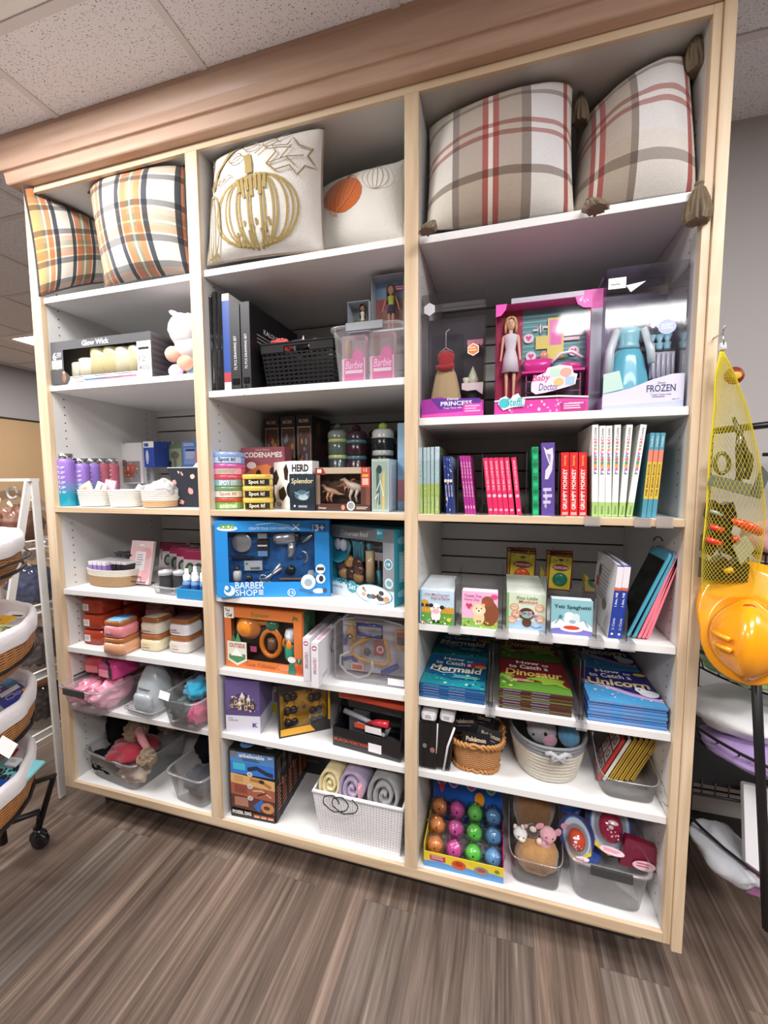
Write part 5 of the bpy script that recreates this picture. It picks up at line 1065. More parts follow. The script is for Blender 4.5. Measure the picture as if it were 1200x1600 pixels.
# ---- barber shop box
BL_, BD_ = '#2b8fdc', '#2a6fb4'
A_ = Art(); A_.rect(0, .86, 1, 1, BL_); A_.rect(0, 0, 1, .2, '#2f95e2'); A_.rect(0, .2, .11, .86, BL_); A_.rect(.87, .2, 1, .86, BL_)
A_.text('KIDS', .05, .915, .17, .965, '#4fae5c', bold=.05); A_.ell(.11, .905, .09, .035, '#f4f4f0'); A_.text('KIDS', .045, .90, .175, .955, '#6fa84a', bold=.05); A_.text('CAREERS', .06, .873, .16, .893, '#d8e8f8'); A_.text('CREATE YOUR OWN HAIRSTYLE', .30, .885, .68, .92, '#d6ecfb', bold=.01); A_.line([(.36, .95), (.5, .975), (.66, .94)], .012, '#bfe0f8'); A_.line([(.68, .88), (.74, .96)], .012, WH); A_.line([(.74, .88), (.68, .96)], .012, WH)
A_.rect(.84, .85, .97, .965, '#1f6fb8'); A_.text('3+', .875, .865, .96, .95, WH, bold=.03); A_.lines(.85, .87, .868, .95, 4, '#cfe6f8')
A_.text('BARBER', .165, .115, .42, .205, '#e6f4fd', bold=.015); A_.text('SHOP', .165, .02, .36, .105, '#e6f4fd', bold=.015); A_.rect(.37, .035, .41, .05, WH); A_.rect(.37, .06, .41, .075, WH); A_.rect(.37, .085, .41, .10, WH)
A_.ell(.115, .09, .05, .07, '#dff0fb'); A_.ell(.10, .12, .03, .05, BL_); A_.ell(.09, .13, .018, .03, WH); A_.ring(.66, .06, .035, .05, .006, WH); A_.text('12', .64, .045, .68, .08, WH, bold=.02); A_.ell(.92, .37, .042, .065, WH); A_.rect(.89, .35, .95, .39, '#3a4a5c'); A_.ell(.92, .24, .042, .065, '#e8eef2'); A_.ell(.925, .24, .02, .04, '#3a3c42'); A_.ell(.81, .20, .065, .10, '#dff0fb'); A_.ell(.81, .19, .035, .05, '#a9b4bc'); A_.line([(.73, .10), (.85, .04)], .015, '#5a6470'); A_.ell(.9, .08, .05, .035, '#e8eef2'); A_.ell(.955, .085, .02, .03, '#4a5058')
bkB = Art().rect(0, 0, 1, 1, BD_).speck(60, 0, 0, 1, 1, .03, ['#2464a4', '#3279bf', '#215a96'])
F = face(K6(70, 1105), K6(712, 1098), K6(57, 672), b4); F = (F[0], F[1], F[2], aty(*K6(60, 672), F[0].y).z-b4)
RS = Art().rect(0, 0, 1, 1, '#2a86cf')
t, w, h = windowbox('barber_toy_set', 'wide blue barber shop toy set box with dryer and scissors in window', 'toy set', F, .075, BL_, A_, (.11, .2, .87, .86), BD_, right=RS, back=bkB)
BKc = '#26282e'; CH = mat('silver_plastic', '#c4c8cc', .25, .7)
yb = .032
def bit(name, m, mt=None):
    p = {'clipper_head': 'toy_clipper', 'dryer_nozzle': 'toy_hair_dryer', 'dryer_handle': 'toy_hair_dryer', 'card_print': 'toy_name_card', 'bottle_cap': 'toy_bottle', 'scissor_loop': 'toy_scissors', 'rolling_pin_handle': 'rolling_pin', 'slice_blade': 'fish_slice'}.get(name)
    return m.build(name, mt or GLOSS(), next((c for c in t.children if c.name.startswith(p)), t) if p else t)
m = M(); m.lathe([(.001, 0), (.034, 0), (.034, .006), (.030, .008), (.001, .0085)], n=30, caps=False, col='#9aa3a8'); o = bit('toy_mirror', m, CH); o.rotation_euler.x = PI/2; o.location = (w*.205, yb+.006, h*.70)
bit('mirror_base', M().box(w*.12, w*.30, yb-.01, yb+.01, h*.50, h*.525, BKc))
bit('toy_clipper', M().box(w*.355, w*.45, yb-.018, yb+.012, h*.52, h*.74, '#2a2c32').box(w*.36, w*.445, yb-.019, yb-.018, h*.66, h*.68, '#e2e4e6').box(w*.36, w*.445, yb-.019, yb-.018, h*.53, h*.6, '#6f9ad0')); bit('clipper_head', M().box(w*.36, w*.44, yb-.015, yb+.01, h*.76, h*.83, '#c4c8cc'), CH)
m = M().tube([(w*.50, yb, h*.745), (w*.53, yb, h*.75), (w*.69, yb, h*.775)], [.017, .021, .024], 16, '#c9cdd0'); bit('toy_hair_dryer', m, CH); bit('dryer_nozzle', M().tube([(w*.692, yb, h*.775), (w*.73, yb, h*.78)], [.024, .02], 16, BKc)); bit('dryer_handle', M().tube([(w*.655, yb, h*.70), (w*.64, yb, h*.50)], [.014, .012], 10, '#c9c9c6'), CH)
bit('toy_wrench_comb', M().tube([(w*.75, yb, h*.70), (w*.86, yb, h*.82)], [.005, .008], 8, '#8f9aa4'), CH)
bit('toy_name_card', M().box(w*.225, w*.385, yb-.004, yb, h*.33, h*.46, '#c3cbd2')); A2 = Art().text('BARBER', .35, .1, .9, .35, '#2a3c50', bold=.03).rect(.08, .6, .2, .8, '#3a8ab0'); mm = M(); front(mm, w*.16, h*.13, A2, y=yb-.0045, x0=w*.225, z0=h*.33); bit('card_print', mm, PRINT())
m = M().tube([(w*.42, yb-.004, h*.17), (w*.55, yb-.004, h*.42)], [.004, .007], 8, '#b9bec4').tube([(w*.36, yb-.004, h*.20), (w*.42, yb-.004, h*.22), (w*.56, yb-.004, h*.36)], [.004, .005, .006], 8, '#b9bec4')
bit('toy_scissors', m, CH)
for cx, cz in ((.39, .22), (.44, .13)): bit('scissor_loop', M().tube([(w*cx+.012*math.cos(k*PI/8), yb-.004, h*cz+.012*math.sin(k*PI/8)) for k in range(16)], .0028, 6, '#b9bec4', closed=True), CH)
o = bit('round_brush', M().lathe([(.001, 0), (.017, 0), (.017, .01), (.001, .012)], n=20, caps=False, col='#1e2024')); o.rotation_euler.x = PI/2; o.location = (w*.64, yb, h*.33)
bit('toy_bottle', M().lathe([(.001, 0), (.014, 0), (.014, .028), (.008, .034), (.001, .034)], cx=w*.165, cy=yb-.01, z0=h*.205, n=16, col='#e6e8ea', caps=False)); bit('bottle_cap', M().lathe([(.009, .0345), (.009, .05), (.001, .05)], cx=w*.165, cy=yb-.01, z0=h*.205, n=16, col=BKc, caps=False))
bit('toy_jar', M().lathe([(.001, 0), (.011, 0), (.011, .014), (.006, .018), (.001, .018)], cx=w*.27, cy=yb-.01, z0=h*.205, n=16, col='#3a3c44', caps=False)); 
m = M().tube([(w*.745+.018*math.cos(a)*1, yb, h*.50+.02*math.sin(a)) for a in [k*.35-1.2 for k in range(9)]], .004, 6, '#c9ced4'); bit('toy_comb', m, CH); bit('toy_cape', M().add([(w*.78, yb-.002, h*.24), (w*.87, yb-.002, h*.24), (w*.84, yb-.002, h*.33), (w*.80, yb-.002, h*.32)], [(0, 1, 2, 3)], '#dfe4e8')); bit('wood_stick', M().box(w*.54, w*.75, yb-.008, yb, h*.205, h*.225, '#a8764c'))
# ---- bakeware set, turned
A_ = Art(); gr = '#8b9094'; A_.rect(0, .83, 1, 1, '#6c7074'); A_.rect(.84, .2, 1, .83, gr); A_.rect(0, 0, 1, .2, '#d9e4e8'); A_.text('Colourous food', .17, .87, .62, .94, '#c9cccf', shear=.3); A_.rect(.74, .87, .85, 1, '#2f93a8'); A_.text('8+', .76, .92, .83, .97, WH); A_.ell(.92, .55, .06, .07, '#dfe9ec'); A_.ell(.92, .55, .05, .058, '#4f8ca0'); A_.text('18', .895, .53, .945, .57, WH); A_.ell(.93, .3, .06, .07, '#cfdfe4'); A_.ell(.93, .3, .04, .04, '#7fa8b4')
A_.rect(0, .0, .02, .83, '#2f8fa4'); A_.text('eware', .0, .175, .28, .25, '#2f8fa4', bold=.02); A_.ell(.36, .16, .085, .085, '#3f9cb0'); A_.text('Set', .30, .12, .42, .2, WH, bold=.01, shear=.2); A_.text('bottom', .0, .11, .2, .15, '#2f8fa4'); A_.ell(.7, .12, .27, .12, '#e9f2f4'); A_.ring(.7, .12, .28, .13, .012, '#3f9cb0'); A_.speck(16, .5, .05, .9, .18, .03, ['#8a5a44', '#3a8aa0', '#4a3a38', '#c9a07c'], .8)
pa, pb = atz(*K6(716, 1080), b4), atz(*K6(1090, 1165), b4); rz = math.atan2(pb.y-pa.y, pb.x-pa.x); w = (pb-pa).length
F = face(K6(716, 1078), K6(1088, 1166), K6(716, 690), b4); F = (Vector((F[0].x+.004, F[0].y, F[0].z)), F[1], F[2]*.955, F[3])
d_ = (RX-(F[0].x+math.cos(F[1])*F[2]))/max(.05, -math.sin(F[1])) if math.sin(F[1]) < 0 else .08
d_ = max(.03, min(.085, d_-.004))
t, w, h = windowbox('baking_toy_set', 'grey and teal toy baking set box turned at an angle beside middle divider', 'toy set', F, d_, '#2f8a9c', A_, (.02, .2, .84, .83), '#23292e', right=Art().rect(0, 0, 1, 1, '#2f8fa4').rect(.3, .3, .7, .7, '#7fc0cc').text('BAKEWARE', .4, .35, .62, .65, '#e2f0f4', rot=90).ell(.5, .85, .3, .05, '#7fc0cc').ell(.5, .15, .3, .05, '#7fc0cc'))
yb = d_*.45
o = bit('mixing_bowl', M().lathe([(.001, 0), (.03, .004), (.046, .03), (.042, .03), (.001, .006)], n=26, caps=False, col='#2f8fa4'), GLOSS()); o.location = (w*.10, yb+.004, h*.60); o.rotation_euler.x = 1.2
for k, (x, z) in enumerate(((.05, .72), (.15, .71))): bit('toy_egg', M().ell((w*x, yb-.018, h*z), (.015, .012, .022), '#d8dce4', 14, 10))
for k in range(4): bit('toy_spatula', M().tube([(w*(.30+.045*k), yb-.006, h*.50), (w*(.29+.045*k), yb-.006, h*.72), (w*(.28+.045*k), yb-.006, h*.80)], [.006, .006, .010], 8, '#2f8fa4'))
for (x, z, c) in ((.22, .48, '#c89a5c'), (.08, .40, '#6a4438'), (.36, .46, '#5a3c34'), (.12, .29, '#c0935a'), (.25, .30, '#4f342e'), (.37, .27, '#c89a5c'), (.38, .37, '#6a4438')): bit('toy_cookie', M().ell((w*x, yb-.012, h*z), (.023, .012, .022), c, 16, 10))
bit('rolling_pin', M().tube([(w*.57, yb-.012, h*.24), (w*.56, yb-.012, h*.67)], .0145, 16, '#d9bf94')); bit('rolling_pin_handle', M().tube([(w*.555, yb-.012, h*.675), (w*.552, yb-.012, h*.77)], [.007, .009], 10, '#2f8fa4')); bit('rolling_pin_handle', M().tube([(w*.575, yb-.012, h*.235), (w*.58, yb-.012, h*.205)], [.007, .009], 10, '#2f8fa4'))
bit('fish_slice', M().tube([(w*.72, yb-.01, h*.22), (w*.69, yb-.01, h*.42)], [.008, .007], 8, '#2f8fa4').tube([(w*.69, yb-.01, h*.42), (w*.69, yb-.01, h*.55)], .003, 6, '#9aa0a4')); bit('slice_blade', M().box(w*.64, w*.76, yb-.012, yb-.009, h*.55, h*.66, '#b9bec2').box(w*.65, w*.67, yb-.0125, yb-.012, h*.57, h*.64, '#3a4044').box(w*.69, w*.71, yb-.0125, yb-.012, h*.57, h*.64, '#3a4044').box(w*.73, w*.75, yb-.0125, yb-.012, h*.57, h*.64, '#3a4044'), CH)
# ---- explorer toy set
OR = '#d9793c'
A_ = Art(); A_.rect(0, .84, 1, 1, OR); A_.rect(0, 0, 1, .16, OR); A_.rect(0, .16, .09, .84, '#d0703a'); A_.rect(.9, .16, 1, .84, OR); A_.poly([(0, .82), (.13, .82), (.13, 1), (0, 1)], '#f1ece4'); A_.text('Tiny', .015, .91, .08, .97, '#3a2a24', bold=.03); A_.text('Chef', .03, .84, .11, .90, '#3a2a24', bold=.03)
A_.text('Explorer', .36, .855, .60, .95, '#7a7a3a', shear=.2); A_.text('Camp Collection', .27, .03, .66, .12, '#b8582a', shear=.3, bold=.01); A_.poly([(.88, .86), (.92, .9), (.96, .87), (.95, .93), (.9, .95)], '#6a6f34')
A_.poly([(.03, .12), (.16, .04), (.29, .14), (.29, .44), (.03, .44)], '#e4dfd2'); A_.poly([(.05, .15), (.16, .08), (.27, .16), (.27, .24), (.05, .22)], '#4f8a5c'); A_.poly([(.07, .2), (.15, .33), (.24, .2)], '#f6f4ee'); A_.poly([(.08, .44), (.12, .56), (.16, .44)], '#3f6f4a'); A_.poly([(.14, .44), (.18, .6), (.22, .44)], '#4f8a5c'); A_.text('OUTSIDE', .06, .34, .27, .41, '#b0503a', bold=.02)
A_.ell(.78, .1, .08, .05, '#e88a5c'); A_.poly([(.82, .02), (.92, .02), (.9, .2), (.84, .2)], '#2f7a64'); A_.ell(.87, .25, .05, .05, '#e9e4e0'); A_.rect(.93, .2, .99, .28, '#2f6a54'); A_.text('7', .95, .21, .97, .27, WH); A_.ell(.96, .1, .04, .07, '#c9502f')
F = face(K10(82, 452), K10(540, 516), K10(70, 100), b5); F = (F[0]+Vector((.004, 0, 0)), F[1], F[2]-.006, F[3]-.002)
t, w, h = windowbox('explorer_toy_set', 'orange explorer camping toy set box with helmet and bottle in window', 'toy set', F, .10, OR, A_, (.09, .16, .90, .84), '#2c2622', right=Art().rect(0, 0, 1, 1, '#3f6a4c').poly([(.3, .4), (.5, .9), (.9, .5), (.6, .1)], '#6f9a5c').rect(0, 0, .12, 1, '#d9793c').ell(.6, .7, .2, .15, '#2f4f3a'))
def bitp(name, m, mt=None): return m.build(name, mt or GLOSS(), t)
yb = .032
o = bitp('toy_helmet', M().lathe([(.046, 0), (.048, .004), (.040, .006), (.036, .022), (.024, .034), (.001, .038)], n=28, caps=False, col='#e08a2c')); o.rotation_euler.x = PI/2; o.location = (w*.255, yb, h*.66)
bitp('toy_whistle', M().tube([(w*.40, yb, h*.74), (w*.53, yb, h*.76)], [.013, .012], 12, '#e08a2c')); bitp('toy_compass', M().ell((w*.58, yb-.004, h*.72), (.026, .018, .022), '#2f7a64', 16, 10))
ln = [(w*.56+.036*math.cos(k*PI/10), yb-.008, h*.42+.045*math.sin(k*PI/10)) for k in range(20)]; bitp('lantern_ring', M().tube(ln, .0085, 8, '#e8862a', closed=True)); bitp('lantern_rope', M().lathe([(.001, 0), (.016, .004), (.016, .04), (.001, .044)], cx=w*.56, cy=yb, z0=h*.30, n=16, col='#7a5a4a', caps=False))
bitp('lantern_strap', M().tube([(w*.60, yb-.010, h*.72), (w*.70, yb-.012, h*.55), (w*.68, yb-.012, h*.36), (w*.62, yb-.010, h*.28)], .005, 6, '#e8862a'))
bitp('water_bottle', M().lathe([(.001, 0), (.022, 0), (.024, .01), (.024, .045), (.014, .06), (.001, .06)], cx=w*.83, cy=yb-.01, z0=h*.22, n=20, col='#2f8a72', caps=False)); bitp('bottle_cap', M().lathe([(.001, .0605), (.021, .0605), (.023, .085), (.018, .1), (.001, .101)], cx=w*.83, cy=yb-.01, z0=h*.22, n=20, col='#e6e9ea', caps=False)); bitp('bottle_grip', M().ell((w*.835, yb-.03, h*.47), (.010, .006, .016), '#e8862a')); 
for k in (-1, 1): bitp('bottle_side', M().ell((w*.83+k*.026, yb-.012, h*.47), (.006, .01, .016), '#e8862a'))
bitp('pink_tag', M().box(w*.31, w*.39, yb-.02, yb-.018, h*.27, h*.36, '#c95a8a'))
# ---- two speculation boxes
for i, (x0, x1, xb, ytp, yb_, ybk) in enumerate(((537, 583, 745, 290, 540, 170), (585, 625, 745, 318, 577, 210))):
    pa, pb = atz(*K10(x0+4, yb_), b5), atz(*K10(x1-2, yb_+8), b5); zt = aty(*K10(x0+2, ytp), pa.y).z; h = zt-b5
    if i: h = min(h, .175)
    h = min(h, bm-.02-b5)
    w = .024; A_ = Art().rect(0, 0, 1, 1, '#e4e2e8').ell(.45, .88, .34, .055, '#a82c40').rect(.38, .85, .52, .91, '#f4f0f2').rect(.2, .865, .7, .895, '#f4f0f2').text('SPECULATELY', .3, .3, .7, .68, '#a8405a', rot=90)
    Rr = Art().rect(0, 0, 1, 1, '#e2e0e6').line([(.45, .45), (.40, .62), (.48, .75), (.58, .70), (.56, .5), (.75, .42), (.86, .52), (.8, .64), (.7, .6)], .03, '#8f2f4c').line([(.5, .45), (.7, .38), (.86, .40)], .03, '#8f2f4c').lines(.1, .1, .3, .2, 2, '#b58a9c')
    carton('memory_game_box', ['narrow white game box with red cross, left of the pair', 'narrow white game box with red cross and clip drawing, right of the pair'][i], 'game box', (Vector((pa.x, pa.y, b5+.0008)), .04, w, h), .26, '#e4e2e8', A_, right=Rr, top=Art().rect(0, 0, 1, 1, '#dddbe1').rect(.2, .1, .8, .5, '#c9a3b0'))
# ---- doctor kit in clear case
pa, pb = atz(*K10(765, 520), b5), atz(*K10(1125, 562), b5); x0 = atz(*K10(752, 500), b5).x; w = RX-x0-.002; y0 = .045; h = .205
h = aty(*K10(800, 165), y0).z-b5
t = thing('doctor_toy_kit', 'clear carry case doctor kit with yellow stethoscope beside middle divider', 'toy set', (x0, y0, b5+.001))
m = M()
o_ = [(.0, .02), (.006, .006), (.02, 0), (w-.02, 0), (w-.004, .006), (w, .02), (w, h-.03), (w-.02, h-.012), (w*.72, h-.004), (w*.7, h), (w*.3, h), (w*.28, h-.004), (.02, h-.012), (.0, h-.03)]
bitp2 = lambda n_, m_, mt=None, lab=None: m_.build(n_, mt or GLOSS(), t, label=lab)
bitp2('case_front', M().prism(o_, 0, .002), ACRY()); bitp2('case_back', M().prism(o_, .074, .0755, '#e9e8ef'), BINP())
bitp2('case_edge', M().tube([(a_, .004, b_) for a_, b_ in o_], .0035, 6, '#cfd0da', closed=True), BINP())
bitp2('case_tray', M().box(.008, w-.008, .055, .058, .01, h-.03, '#d5d3de'), MATTE())
bitp2('case_handle', M().tube([(w*.33, -.004, h-.02), (w*.33, -.004, h-.05), (w*.68, -.004, h-.055), (w*.68, -.004, h-.02)], .006, 8, '#2a2f58', closed=True), None, 'navy handle')
Y = .035; st = '#e3a536'
bitp2('syringe_bottle', M().lathe([(.001, 0), (.016, .002), (.017, .04), (.008, .052), (.001, .052)], cx=w*.20, cy=Y, z0=h*.56, n=18, col=st, caps=False)); bitp2('bottle_nozzle', M().lathe([(.006, .0525), (.006, .07), (.001, .07)], cx=w*.20, cy=Y, z0=h*.56, n=12, col='#d8b03a', caps=False))
mm = M(); front(mm, .022, .02, Art().ell(.5, .5, .45, .45, '#2f2a4a').ell(.5, .5, .2, .2, '#e8dcd0'), y=Y-.0178, x0=w*.20-.011, z0=h*.62); bitp2('bottle_print', mm, PRINT())
bitp2('stethoscope_tube', M().tube([(w*.52, Y-.02, h*.30), (w*.35, Y-.02, h*.34), (w*.22, Y-.02, h*.42), (w*.24, Y-.02, h*.52), (w*.40, Y-.02, h*.64), (w*.58, Y-.02, h*.72), (w*.68, Y-.02, h*.70), (w*.73, Y-.02, h*.55), (w*.76, Y-.02, h*.36), (w*.70, Y-.02, h*.29), (w*.52, Y-.02, h*.30)], .0055, 8, st))
bitp2('stethoscope_hose', M().tube([(w*.20, Y-.024, h*.44), (w*.07, Y-.024, h*.36), (w*.06, Y-.024, h*.22), (w*.16, Y-.024, h*.10), (w*.32, Y-.024, h*.05), (w*.46, Y-.024, h*.10), (w*.53, Y-.024, h*.22), (w*.52, Y-.024, h*.34)], .004, 8, '#e6e4ea'))
bitp2('blood_pressure_cuff', M().box(w*.53, w*.66, Y-.012, Y+.008, h*.40, h*.60, '#b02a40')); mm = M(); front(mm, .03, .03, Art().ell(.5, .5, .4, .4, '#f0dcdc').ell(.5, .5, .25, .25, '#c03a4c'), y=Y-.0125, x0=w*.555, z0=h*.43); bitp2('cuff_print', mm, PRINT())
bitp2('toy_otoscope', M().tube([(w*.09, Y, h*.50), (w*.10, Y, h*.66)], [.009, .008], 10, '#2f4fa8').tube([(w*.10, Y, h*.66), (w*.11, Y, h*.80)], [.008, .010], 10, '#cfd4e0')); bitp2('toy_thermometer', M().tube([(w*.64, Y-.004, h*.12), (w*.85, Y-.004, h*.26)], [.010, .009], 10, '#3048b0'))
bitp2('toy_tablet', M().box(w*.83, w*.985, Y-.012, Y, h*.55, h*.82, '#dba23a').box(w*.85, w*.97, Y-.0126, Y-.012, h*.6, h*.79, '#2a2f58').box(w*.85, w*.97, Y-.013, Y-.0126, h*.72, h*.79, '#b02f4a'), PRINT()); bitp2('toy_bandage_box', M().box(w*.20, w*.38, Y-.012, Y+.01, h*.13, h*.25, '#ead0c4').box(w*.22, w*.36, Y-.0126, Y-.012, h*.15, h*.22, '#d8553c'), PRINT())
bitp2('toy_scissors', M().tube([(w*.08, Y, h*.26), (w*.2, Y, h*.30), (w*.3, Y, h*.20)], .007, 8, '#2f3f98')); bitp2('toy_hammer', M().tube([(w*.37, Y, h*.36), (w*.34, Y, h*.55)], .005, 8, st).tube([(w*.30, Y, h*.56), (w*.39, Y, h*.58)], .009, 10, st)); bitp2('price_sticker', M().box(w*.75, w*.97, -.0006, -.0001, h*.03, h*.13, '#f0eff2'), PRINT()); bitp2('toy_reflex_tool', M().ell((w*.42, Y-.002, h*.42), (.012, .008, .014), '#2f3a68'))
# ---- building kit box
A_ = Art(); A_.rect(0, 0, 1, 1, '#66568c'); A_.rect(0, 0, 1, .33, '#d8d6e2'); A_.rect(0, .33, 1, .45, '#5b4c80'); A_.text('LITTLE', .08, .26, .2, .29, '#6a6080'); A_.text('CASTLE PARK', .08, .22, .36, .25, '#6a6080')
A_.poly([(.15, .45), (.85, .42), (.9, .55), (.7, .7), (.55, .78), (.35, .74), (.1, .6)], '#4a3f5c')
for (x, y, s_) in ((.3, .58, .09), (.5, .62, .12), (.68, .58, .1), (.42, .5, .1), (.6, .49, .09), (.2, .52, .07), (.8, .52, .07)): A_.rect(x-s_*.5, y-s_*.6, x+s_*.5, y+s_*.5, '#c9b08a'); A_.poly([(x-s_*.7, y+s_*.5), (x+s_*.7, y+s_*.5), (x, y+s_*1.4)], '#e3dfe2' if s_ > .09 else '#6f5a4c'); A_.rect(x-s_*.2, y-s_*.3, x+s_*.2, y+s_*.2, '#3a3044')
A_.speck(30, .1, .42, .9, .75, .02, ['#e8e2da', '#b08f60', '#4f7f6a', '#8a7fae'], .8); A_.text('K', .8, .14, .95, .22, '#4a3f8c', bold=.05)
F = face(K10(90, 838), K10(296, 850), K10(80, 535), b6); F = (F[0], F[1], F[2]*.97, min(F[3], b5-.0225-b6))
carton('building_kit_box', 'purple and white castle building kit box beside left divider panel', 'toy box', F, .11, '#5f5085', A_, right=Art().rect(0, 0, 1, 1, '#7a6d9c').rect(0, 0, 1, .33, '#c9c7d6'))
F = fy2(K10, 350, 388, 570, .17, b6); carton('activity_book_box', 'pale box with yellow corner behind the purple castle box', 'toy box', (F[0], 0, F[2]+.01, F[3]), .1, '#c9c6c6', Art().rect(0, 0, .6, .3, '#e0c93a').rect(.3, .4, .8, .8, '#8f6f8a'))
# ---- yellow and black construction toy pack
YE = '#dfa52c'
F = face(K10(398, 880), K10(698, 820), K10(398, 570), b6); w = F[2]; h = min(F[3], b5-.0225-b6)
A_ = Art(); A_.frame(0, 0, 1, 1, .025, '#232020'); A_.poly([(.03, .03), (.7, .03), (.6, .16), (.03, .16)], YE); A_.poly([(.7, .03), (.97, .03), (.97, .3), (.62, .15)], '#1f1c1c'); A_.poly([(.0, 1), (0, .86), (.42, .86), (.56, .97), (.56, 1)], '#1f1c1c'); A_.poly([(.45, .9), (1, .86), (1, .97), (.5, 1)], '#26221f'); A_.poly([(.66, .86), (.95, .84), (.97, .93), (.66, .95)], '#e8e2d4'); A_.text('MACHINE', .7, .87, .93, .92, '#2a2626', bold=.03); A_.rect(.96, .2, 1, .75, YE)
t, w, h = windowbox('construction_toy_pack', 'yellow and black pack of toy diggers between castle box and toolbox', 'toy set', (F[0], F[1], w, h), .07, '#2a2522', A_, (.03, .16, .96, .85), YE, back=Art().rect(0, 0, 1, 1, YE).poly([(.1, .2), (.5, .5), (.8, .2)], '#b8841f').poly([(.5, .9), (.9, .8), (.9, .5), (.6, .6)], '#8a6418').speck(12, .1, .1, .9, .9, .05, ['#5a4418', '#f0c050']))
yb = .035
for (cx, cz, f_) in ((.25, .74, 1), (.25, .48, 1), (.26, .24, -1), (.72, .66, -1), (.75, .40, 1), (.76, .20, -1)):
    m = M().box(w*(cx-.10), w*(cx+.08), yb-.012, yb+.008, h*(cz-.01), h*(cz+.055), YE); tg_ = m.build('toy_digger', GLOSS(), t, bevel=.001)
    M().box(w*(cx-.05), w*(cx+.04), yb-.010, yb+.006, h*(cz+.056), h*(cz+.11), '#c98f20').build('digger_cab', GLOSS(), tg_)
    M().tube([(w*(cx+f_*.06), yb-.014, h*(cz+.05)), (w*(cx+f_*.13), yb-.015, h*(cz+.10)), (w*(cx+f_*.17), yb-.015, h*(cz-.02))], .003, 6, YE).build('digger_arm', GLOSS(), tg_)
    for q in (-.07, .05): o = M().lathe([(.001, 0), (.0125, 0), (.0125, .010), (.001, .011)], n=16, caps=False, col='#1d1b1c').build('digger_wheel', GLOSS(), tg_, (w*(cx+q), yb-.012, h*(cz-.03))); o.rotation_euler.x = PI/2
# ---- toolbox
pa, pb = atz(*K10(712, 915), b6), atz(*K11(1105, 235), b6); rz = math.atan2(pb.y-pa.y, pb.x-pa.x); w = (pb-pa).length; h = min(aty(*K10(735, 645), pa.y).z-b6, b5-.024-b6)
rz = max(rz, -.30); 
t = thing('toy_toolbox', 'black toy toolbox with orange red handle bar, beside middle divider', 'toolbox', (pa.x, pa.y, b6+.001), rz)
d = .13; hb = h*.40; m = M(); bk = '#1b1b1d'
for (x0, x1, y0, y1, z0, z1) in ((0, w, 0, .004, 0, hb), (0, w, d-.004, d, 0, hb), (0, .004, .004, d-.004, 0, hb), (w-.004, w, .004, d-.004, 0, hb), (.004, w-.004, .004, d-.004, 0, .004)): m.box(x0, x1, y0, y1, z0, z1, bk)
m.build('toolbox_body', GLOSS(), t, bevel=.0015)
for s_, x in ((0, 0), (1, w-.008)): M().add([(x, .02, hb), (x+.008, .02, hb), (x+.008, d-.02, hb), (x, d-.02, hb), (x, d*.4, h*.93), (x+.008, d*.4, h*.93), (x+.008, d*.6, h*.93), (x, d*.6, h*.93)], [(0, 3, 2, 1), (4, 5, 6, 7), (0, 1, 5, 4), (1, 2, 6, 5), (2, 3, 7, 6), (3, 0, 4, 7)], bk).build('toolbox_upright', GLOSS(), t)
M().box(0, w, d*.32, d*.60, h*.88, h-.001, '#cf4a2c').build('toolbox_handle', GLOSS(), t, bevel=.003, label='orange red handle bar')
A_ = Art().rect(.03, .2, .6, .8, '#1b1b1d').text('BLACK+DECKER', .03, .35, .55, .65, '#c9482c', bold=.02); mm = M(); front(mm, w, hb*.55, A_, z0=hb*.12); mm.build('lettering', PRINT(), t); 
tg = M().box(w*.55, w*.74, -.0012, -.0006, hb*.18, hb*.62, '#eceaee').build('price_sticker', PRINT(), t)
for nm, P, r, c in (('toy_hammer', [(.06, .06, .55), (.40, .05, .50), (.66, .045, .42)], [.009, .008, .008], '#a8a8ac'), ('toy_screwdriver', [(.48, .03, .52), (.62, .03, .57), (.80, .028, .60)], [.004, .011, .012], '#c92f38'), ('toy_pliers', [(.30, .04, .42), (.50, .04, .38), (.72, .04, .30)], [.006, .006, .006], '#c9c9cc'), ('toy_wrench', [(.70, .05, .2), (.76, .05, .45)], [.006, .008], '#8a8a8e')):
    o = M().tube([(a*w, b, c_*h) for a, b, c_ in P], r, 10, c).build(nm, GLOSS(), None, t.location, rz); tag(o, {'toy_hammer': 'grey toy hammer lying in the black toolbox', 'toy_screwdriver': 'red toy screwdriver lying in the black toolbox', 'toy_pliers': 'thin silver toy rod low in the black toolbox', 'toy_wrench': 'dark grey upright toy wrench in the black toolbox'}[nm], 'toy tool')
o = M().box(-.03, .03, -.02, .02, 0, .075, '#55595e').build('tool_card', FOIL(), None, (pa.x+w*.30, pa.y+.07, b6+.006), rz); tag(o, 'grey wrapped card standing in the black toolbox', 'package')
o = M().box(-.028, .028, -.001, .001, 0, .02, '#e9e7ea').build('tool_label', PRINT(), None, (pa.x+w*.60, pa.y-.004+.02*0, b6+hb+.002), rz); tag(o, 'white paper label on the rim of black toolbox', 'label')
o = M().box(-.02, .02, -.001, .001, 0, .016, '#d0502f').build('tool_label', PRINT(), None, (pa.x+w*.40, pa.y+.006, b6+hb+.006), rz); tag(o, 'orange paper label on the rim of black toolbox', 'label')
